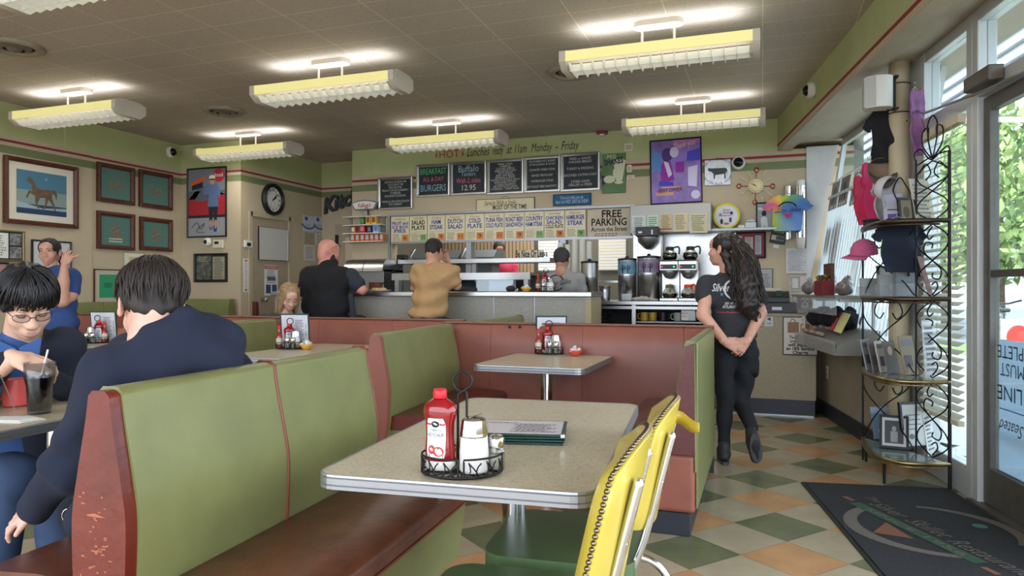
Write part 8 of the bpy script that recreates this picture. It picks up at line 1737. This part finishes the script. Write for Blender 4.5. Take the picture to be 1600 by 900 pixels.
# ---- woman in a blue top, one hand raised
W5 = 6.0; r = person('woman standing by the left wall in a blue scrub top, pointing with a raised hand',at_w(88,600,W5)); r.location.z = 0
sk = skinmats('blue_woman',(196,146,124),(150,80,76),(50,38,32)); hT = hframe(J(77,394,W5),(.22,-.97),0,4,.98); body = MB(); head(body,hT,.006,female=True)
sl,sr_ = J(66,434,W5),J(112,432,W5); er_,wr_ = J(97,471,W5 - .14),J(101,414,W5 - .18)
bodyblob(body,[C(J(80,412,W5),J(86,428,W5),.05,.06),C(J(90,440,W5),J(92,500,W5),.12,.12),C(J(92,500,W5),J(92,530,W5),.12,.13),C(sl,sr_,.055,.055),C(sl,J(60,480,W5),.05,.04),C(J(60,480,W5),J(64,520,W5 - .1),.04,.03),C(sr_,J(112,462,W5 - .06),.058,.052),C(J(112,462,W5 - .06),er_,.052,.048),C(er_,J(99,440,W5 - .16),.050,.045),C(J(99,440,W5 - .16),wr_,.044,.028)],.009,.03)
hand(body,wr_,cz * .7 + cu * .35,-cw * .9 + cu * .3,-1,(35,50,35),.95,(20,20),fc=[(60,70,50),(45,55,40),(30,40,30),(5,5,5)],vox=.004)
fg = wr_ + cz * .055 + cu * .02; blob(body,[C(fg,fg + cu * .08 + cz * .02,.010,.0085),C(fg + cu * .08 + cz * .02,fg + cu * .12 + cz * .035,.0085,.007)],.004,.005)
hand(body,J(64,520,W5 - .1),-cz + cu * .2,cw,1,(15,20,15),.95); finish(r,body,'body',sk)
sh = MB(); blob(sh,[Eb(J(89,442,W5),(.16,.115,.15),YAW),Eb(J(91,475,W5),(.145,.125,.2),YAW),Eb(J(92,505,W5),(.16,.13,.12),YAW),C(J(72,430,W5),J(108,430,W5),.06,.06),C(sr_,J(113,452,W5 - .04),.070,.066),C(sl,J(63,456,W5),.064,.062)],.009,.035,[('c',tuple(J(80,408,W5 - .1)),tuple(J(85,432,W5 - .14)),.05,.015)],disp=folds(.004,36)); finish(r,sh,'top',[mat('royal_blue_scrub',(46,72,124),.85)])
tr = MB(); blob(tr,[Eb(J(92,522,W5),(.16,.13,.12),YAW),C(J(84,535,W5),J(84,620,W5),.09,.065),C(J(84,620,W5),at_w(84,660,W5),.065,.05),C(J(100,535,W5),J(100,620,W5),.09,.065),C(J(100,620,W5),at_w(100,660,W5),.065,.05)],.012,.03); finish(r,tr,'trousers',[mat('black_trousers',(24,26,32),.85)])
for x_ in (84,100):
    a_ = at_w(x_,665,W5); a_.z = .05; s_ = MB(); blob(s_,[C(a_,a_ - cw * .13,.045,.035)],.007,.02); s_.v = [(v[0],v[1],max(v[2],.002)) for v in s_.v]; finish(r,s_,'shoe',[mat('black_shoe',(30,30,32),.6)])
ha = short_hair(hT,None,thick=.002); c_ = MB(); blob(c_,[('e',(-.045,-.10,-.03),(.03,.03,.05)),('e',(-.06,-.10,-.12),(.025,.025,.07))],.006,.02,disp=strands(150,.003)); merge(ha,c_,hT)
p_ = smoothpath([J(112,440,W5 + .1),J(116,462,W5 + .1),J(113,478,W5 + .08),J(118,492,W5 + .05)],5)
for i in range(16): ha.tube([p + cu * (.018 * math.sin(j * .9 + i)) + cz * (.01 * math.cos(i)) - cw * .01 * math.sin(i * 2) for j,p in enumerate(p_)],.004,4)
finish(r,ha,'hair',[mat('black_short_hair',(36,30,28),.7)])

# ---- worker in grey behind the counter
W6 = 7.28; r = person('worker in a grey logo T-shirt behind the lunch counter, back turned',at_w(882,630,W6)); r.location.z = 0
sk = skinmats('grey_worker',(190,140,116)); hT = hframe(J(878,405,W6),(.35,.93),8,0,.96); body = MB(); head(body,hT,.007)
sl,sr_ = J(857,436,W6),J(904,436,W6)
bodyblob(body,[C(J(881,422,W6),J(881,434,W6),.05,.06),C(J(881,445,W6),J(881,505,W6),.12,.12),C(sl,sr_,.055,.055),C(sl,J(853,465,W6 + .05),.045,.04),C(J(853,465,W6 + .05),J(866,470,W6 + .25),.04,.028),C(sr_,J(911,464,W6 + .02),.045,.042),C(J(911,464,W6 + .02),J(902,474,W6 + .22),.04,.028)],.010,.03)
hand(body,J(866,470,W6 + .25),cw,cz,1); hand(body,J(902,474,W6 + .22),cw,cz,-1); finish(r,body,'body',sk)
sh = MB(); blob(sh,[C(J(881,426,W6),J(881,434,W6),.062,.09),Eb(J(881,442,W6),(.165,.11,.14),YAW),Eb(J(881,475,W6),(.15,.115,.18),YAW),C(sl,sr_,.062,.062),C(sl,J(853,452,W6 + .02),.062,.06),C(sr_,J(909,451,W6 + .01),.062,.06)],.009,.035,disp=folds(.003,36)); V_,F_ = np.array(sh.v),list(sh.f); finish(r,sh,'shirt',[mat('grey_tshirt',(150,148,146),.9)])
tr = MB(); blob(tr,[Eb(J(881,505,W6),(.155,.13,.12),YAW),C(J(872,515,W6),J(872,575,W6),.09,.065),C(J(872,575,W6),J(872,622,W6),.065,.05),C(J(890,515,W6),J(890,575,W6),.09,.065),C(J(890,575,W6),J(890,622,W6),.065,.05)],.012,.03); finish(r,tr,'trousers',[mat('black_trousers',(24,26,32),.85)])
for x_ in (872,890):
    a_ = at_w(x_,600,W6); a_.z = .05; s_ = MB(); blob(s_,[C(a_,a_ + cw * .13,.045,.035)],.008,.02); s_.v = [(v[0],v[1],max(v[2],.002)) for v in s_.v]; finish(r,s_,'shoe',[mat('black_shoe',(30,30,32),.6)])
finish(r,short_hair(hT,None,thick=.004),'hair',[mat('greying_hair',(52,50,50),.7,noise=.3,nscale=50)])
pm = MB()
for i in range(22):
    a0_,a1_ = R(20 + 300 * i / 22),R(20 + 300 * (i + 1) / 22); pm.add([(math.cos(a_) * rr2,0,math.sin(a_) * rr2) for a_,rr2 in ((a0_,.085),(a1_,.085),(a1_,.072),(a0_,.072))],[(0,1,2,3)],0)
text(pm,'Silver Skillet',.03,.0,.07,-.002,0,w=.24,shear=.35,rot=.12); pm.poly2([(-.07,-.025),(.10,-.0),(.07,-.02),(-.05,-.05)],-.003,1); pm.poly2([(-.05,-.045),(.01,-.035),(-.015,-.075)],-.004,2)
project_print(pm,V_,F_,[flat(30,30,36),flat(40,110,180),flat(200,60,60)],r,'shirt_print',J(868,442,W6 - .0),cu,cz,-cw)

# ---- cook seen through the pass-through
W7 = 9.7; r = person('kitchen worker in a pink top glimpsed through the pass-through',at_w(782,590,W7)); r.location.z = 0
sk = skinmats('cook',(186,130,106)); hT = hframe(J(780,391,W7),(.1,-1),25,0,1); body = MB(); head(body,hT,.009,closed=True)
bodyblob(body,[C(J(781,405,W7),J(783,415,W7),.055,.06),C(J(783,422,W7),J(783,470,W7),.12,.12),C(J(783,470,W7),J(783,575,W7),.12,.06),C(J(764,418,W7),J(802,418,W7),.05,.05)],.014,.03); finish(r,body,'body',sk)
sh = MB(); blob(sh,[Eb(J(783,425,W7),(.19,.13,.14),YAW),Eb(J(783,460,W7),(.18,.14,.25),YAW),C(J(764,418,W7),J(802,418,W7),.065,.065),C(J(764,418,W7),J(760,440,W7 - .1),.06,.05),C(J(802,418,W7),J(808,440,W7 - .1),.06,.05)],.014,.03); finish(r,sh,'top',[mat('pink_top',(206,60,96),.85)])
finish(r,short_hair(hT,None,vox=.008),'hair',[mat('greying_hair',(52,50,50),.7)])

# ---- man with glasses stirring his drink
W8 = 2.78; r = person('black haired man in glasses looking down, dark jacket over a blue shirt',J(30,700,W8)); r.location.z = 0
sk = skinmats('glasses_man',(214,172,148),(176,112,100),(30,24,22)); hT = hframe(J(42,472,W8),(.72,-.69),32,4,1.10); body = MB(); head(body,hT,.0038,closed=True)
sl,sr_ = J(-50,540,W8 + .02),J(96,548,W8 + .16); er_ = J(124,628,W8 + .24); el_,wl_ = J(-62,625,W8 - .22),J(20,562,W8 - .20)
bodyblob(body,[C(J(28,520,W8 + .08),J(22,550,W8 + .12),.058,.07),C(J(25,580,W8 + .18),J(10,760,W8 + .28),.13,.14),C(sl,sr_,.06,.06),C(sr_,er_,.05,.04),C(sl,el_,.05,.042),C(el_,wl_,.042,.029)],.008,.03)
hand(body,J(26,560,W8 - .20),cu * .85 - cz * .35,cz * .8 - cw * .5,-1,(28,45,25),1.08,(25,30),vox=.003)
finish(r,body,'body',sk)
sh = MB(); blob(sh,[Eb(J(28,600,W8 + .16),(.13,.12,.20),YAW),C(J(27,535,W8 + .09),J(26,550,W8 + .10),.072,.085),Eb(J(14,690,W8 + .25),(.16,.14,.18),YAW)],.007,.03,disp=folds(.003,40)); finish(r,sh,'shirt',[mat('blue_shirt',(52,84,136),.85)])
co = MB()
for sx in (-1,1): co.add([J(28 + sx * 2,545,W8 - .04),J(28 + sx * 38,528,W8 + .0),J(28 + sx * 34,556,W8 - .05),J(28 + sx * 12,566,W8 - .07)],[(0,1,2,3)])
o = finish(r,co,'collar',[mat('blue_shirt',(52,84,136),.85)]); m_ = o.modifiers.new('s','SOLIDIFY'); m_.thickness = .006
jk = MB(); blob(jk,[C(sr_,er_,.085,.066),C(er_,J(92,600,W8 + .02),.060,.048),C(J(70,560,W8 + .14),sr_,.08,.085),Eb(J(78,620,W8 + .24),(.10,.12,.22),YAW),Eb(J(72,700,W8 + .28),(.12,.12,.16),YAW),C(sl,el_,.08,.062),C(el_,J(2,566,W8 - .2),.056,.044),C(J(-20,555,W8 + .1),sl,.08,.08),Eb(J(-35,620,W8 + .12),(.10,.12,.22),YAW)],.008,.03,disp=folds(.008,30,1.2,10)); finish(r,jk,'jacket',[mat('navy_jacket',(26,32,46),.9,noise=.1)])
js = MB(); blob(js,[Eb(J(20,760,W8 + .2),(.18,.15,.12),YAW),C(J(-10,775,W8 + .15),J(15,745,W8 - .32),.10,.085),C(J(15,745,W8 - .32),J(-8,905,W8 - .22),.085,.06),C(J(60,775,W8 + .15),J(95,765,W8 - .25),.10,.08),C(J(95,765,W8 - .25),J(90,900,W8 - .2),.08,.06)],.010,.03,disp=folds(.004,30)); finish(r,js,'jeans',[mat('blue_jeans',(52,70,100),.85,noise=.15,nscale=20)])
ha = MB(); c_ = MB(); blob(c_,[('e',(0,-.020,.042),(.094,.108,.094)),('e',(0,-.075,-.02),(.070,.045,.06)),('e',(0,.055,.062),(.062,.034,.032)),('e',(.072,.01,.02),(.018,.045,.045)),('e',(-.072,.01,.02),(.018,.045,.045))],.0042,.015,[('e',(0,.115,-.040),(.075,.065,.075)),('e',(0,.05,-.13),(.12,.10,.10)),('e',(.095,.03,-.055),(.03,.05,.05)),('e',(-.095,.03,-.055),(.03,.05,.05))],disp=strands(150,.002))
rn = random.Random(8)
for i in range(330):   # fringe and side locks
    a_ = rn.uniform(-1.9,1.9); rad_ = rn.uniform(.98,1.03); q = []
    l0,l1 = rn.uniform(.1,1.2),rn.uniform(1.4,1.78 if abs(a_) < 1.0 else 2.0)
    for j in range(9):
        e_ = l0 + (l1 - l0) * j / 8; q.append((math.sin(a_ + .10 * math.sin(e_ * 3 + i)) * math.sin(e_) * .097 * rad_,math.cos(a_) * math.sin(e_) * .112 * rad_ - .012,.040 + math.cos(e_) * .100 * rad_))
    c_.tube(q,[.0030] * 7 + [.0018,.0005],4)
merge(ha,c_,hT); finish(r,ha,'hair',[mat('glossy_black_hair',(20,19,22),.45)])
specs(hT,r)
sp_ = MB(); sp_.tube([J(0,585,W8 - .25),J(24,640,W8 - .45)],.0022,6); o = tag(sp_.build('spoon',[M['steel']]),'thin metal spoon handle standing in the red mug','spoon')

# ---- man in a navy hoodie, back to the camera
W9 = 2.14; r = person('man in a navy hooded sweatshirt seen from behind on the nearest bench',J(220,830,W9)); r.location.z = 0
sk = skinmats('hoodie_man',(214,168,150)); hT = hframe(J(236,478,W9),(-.60,.80),22,6,1.03); body = MB(); head(body,hT,.005,nl=.115)
nk = J(256,535,W9 + .0); sl,sr_ = J(176,590,W9 - .12),J(352,588,W9 + .16); el_,wl_ = J(112,722,W9 - .05),J(52,800,W9 + .10)
bodyblob(body,[C(J(245,500,W9),nk,.062,.07),C(J(262,560,W9 + .04),J(225,800,W9 + .02),.13,.15),C(sl,sr_,.06,.06),C(sl,el_,.055,.045),C(el_,wl_,.045,.030)],.009,.03)
hand(body,J(58,792,W9 + .09),-cu * .75 - cz * .45,cz * .8 - cw * .4,-1,(18,25,20),.92,(20,20)); finish(r,body,'body',sk)
hd = MB()
fl = lambda G: .0055 * np.sin(G[...,2] * 24 + 26 * (G[...,0] * CA + G[...,1] * SA) + 2 * np.sin(G[...,2] * 17)) + .0045 * np.sin((G[...,0] * CA + G[...,1] * SA) * 42 - G[...,2] * 30 + 2 * np.sin(G[...,2] * 12))
blob(hd,[Eb(J(262,590,W9 + .05),(.205,.145,.17),YAW + .25),Eb(J(262,545,W9 + .04),(.13,.11,.09),YAW + .25),Eb(J(235,700,W9 + .03),(.19,.155,.24),YAW + .2),Eb(J(222,800,W9 + .02),(.20,.17,.10),YAW + .2),C(sl,sr_,.085,.085),C(sl,el_,.092,.070),C(el_,J(56,792,W9 + .09),.072,.050),C(sr_,J(372,640,W9 + .24),.09,.075),C(J(372,640,W9 + .24),J(330,700,W9 + .42),.075,.06),
          # hood lying on the back
          C(J(285,500,W9 + .06),J(352,535,W9 + .03),.052,.062),C(J(352,535,W9 + .03),J(355,560,W9 - .01),.062,.045),C(J(240,548,W9 - .10),J(345,560,W9 - .03),.050,.055),C(J(222,556,W9 - .10),J(262,520,W9 - .05),.040,.050),C(J(240,535,W9 - .07),J(284,500,W9 - .02),.040,.036),C(J(284,500,W9 - .02),J(292,500,W9 + .06),.036,.04),C(J(196,562,W9 - .08),J(262,572,W9 - .07),.055,.06),C(J(220,562,W9 - .10),J(284,502,W9 - .07),.058,.046),Eb(J(236,572,W9 - .10),(.095,.075,.08),YAW),C(J(300,530,W9 - .03),J(330,550,W9 - .04),.07,.055)],.0075,.026,disp=fl)
finish(r,hd,'hooded_sweatshirt',[mat('navy_sweatshirt',(27,33,52),.95,noise=.08,nscale=6,bump=.1,bscale=300)])
tr = MB(); blob(tr,[Eb(J(225,815,W9 + .02),(.19,.17,.10),YAW),C(J(195,822,W9 - .02),J(135,800,W9 + .30),.10,.08),C(J(135,800,W9 + .30),J(135,900,W9 + .30),.075,.055),C(J(250,815,W9 + .1),J(200,780,W9 + .45),.10,.08),C(J(200,780,W9 + .45),J(200,870,W9 + .45),.075,.055)],.011,.03,disp=folds(.003)); finish(r,tr,'trousers',[mat('dark_trousers',(34,38,50),.85)])
ha = MB(); c_ = MB(); blob(c_,[('e',(0,-.020,.040),(.092,.108,.094)),('e',(0,-.078,-.02),(.070,.036,.055))],.0045,.015,[('e',(0,.105,-.04),(.085,.075,.085)),('e',(0,.06,-.13),(.12,.10,.10)),('e',(.095,.01,-.05),(.03,.05,.05)),('e',(-.095,.01,-.05),(.03,.05,.05))],disp=strands(150,.002))
rn = random.Random(9)
for i in range(760):
    a_ = rn.uniform(-math.pi,math.pi); rad_ = rn.uniform(.98,1.05); q = []; l0 = rn.uniform(.05,1.55); l1 = l0 + rn.uniform(.5,.95); l1 = min(l1,rn.uniform(1.8,2.25) if abs(a_) > 2.0 else rn.uniform(1.45,1.75))
    if l1 <= l0: continue
    for j in range(8):
        e_ = l0 + (l1 - l0) * j / 7; sw = .12 * math.sin(e_ * 2 + i); f_ = 1 if e_ < 1.6 else 1 - (e_ - 1.6) * .12
        q.append((math.sin(a_ + sw) * math.sin(min(e_,1.62)) * .096 * rad_ * f_,math.cos(a_ + sw) * math.sin(min(e_,1.62)) * .112 * rad_ * f_ - .018,.040 + (math.cos(e_) * .100 * rad_ if e_ < 1.57 else -(e_ - 1.57) * .125)))
    c_.tube(q,[.0032] * 6 + [.0018,.0005],4,rn.choice((0,0,1)))
merge(ha,c_,hT); finish(r,ha,'hair',[mat('dark_brown_hair',(36,29,26),.6,noise=.2,nscale=60),mat('hair_lighter',(50,40,36),.6)])
kr = MB(); kr.tube([(q.x,q.y,q.z) for q in (J(106 + 9 * math.cos(i * .5),806 + 11 * math.sin(i * .5),W9 + .02) for i in range(12))],.002,6,closed=True); tag(kr.build('carabiner',[M['chrome']]),'silver key ring clip lying on the brown seat beside the hoodie','key ring')
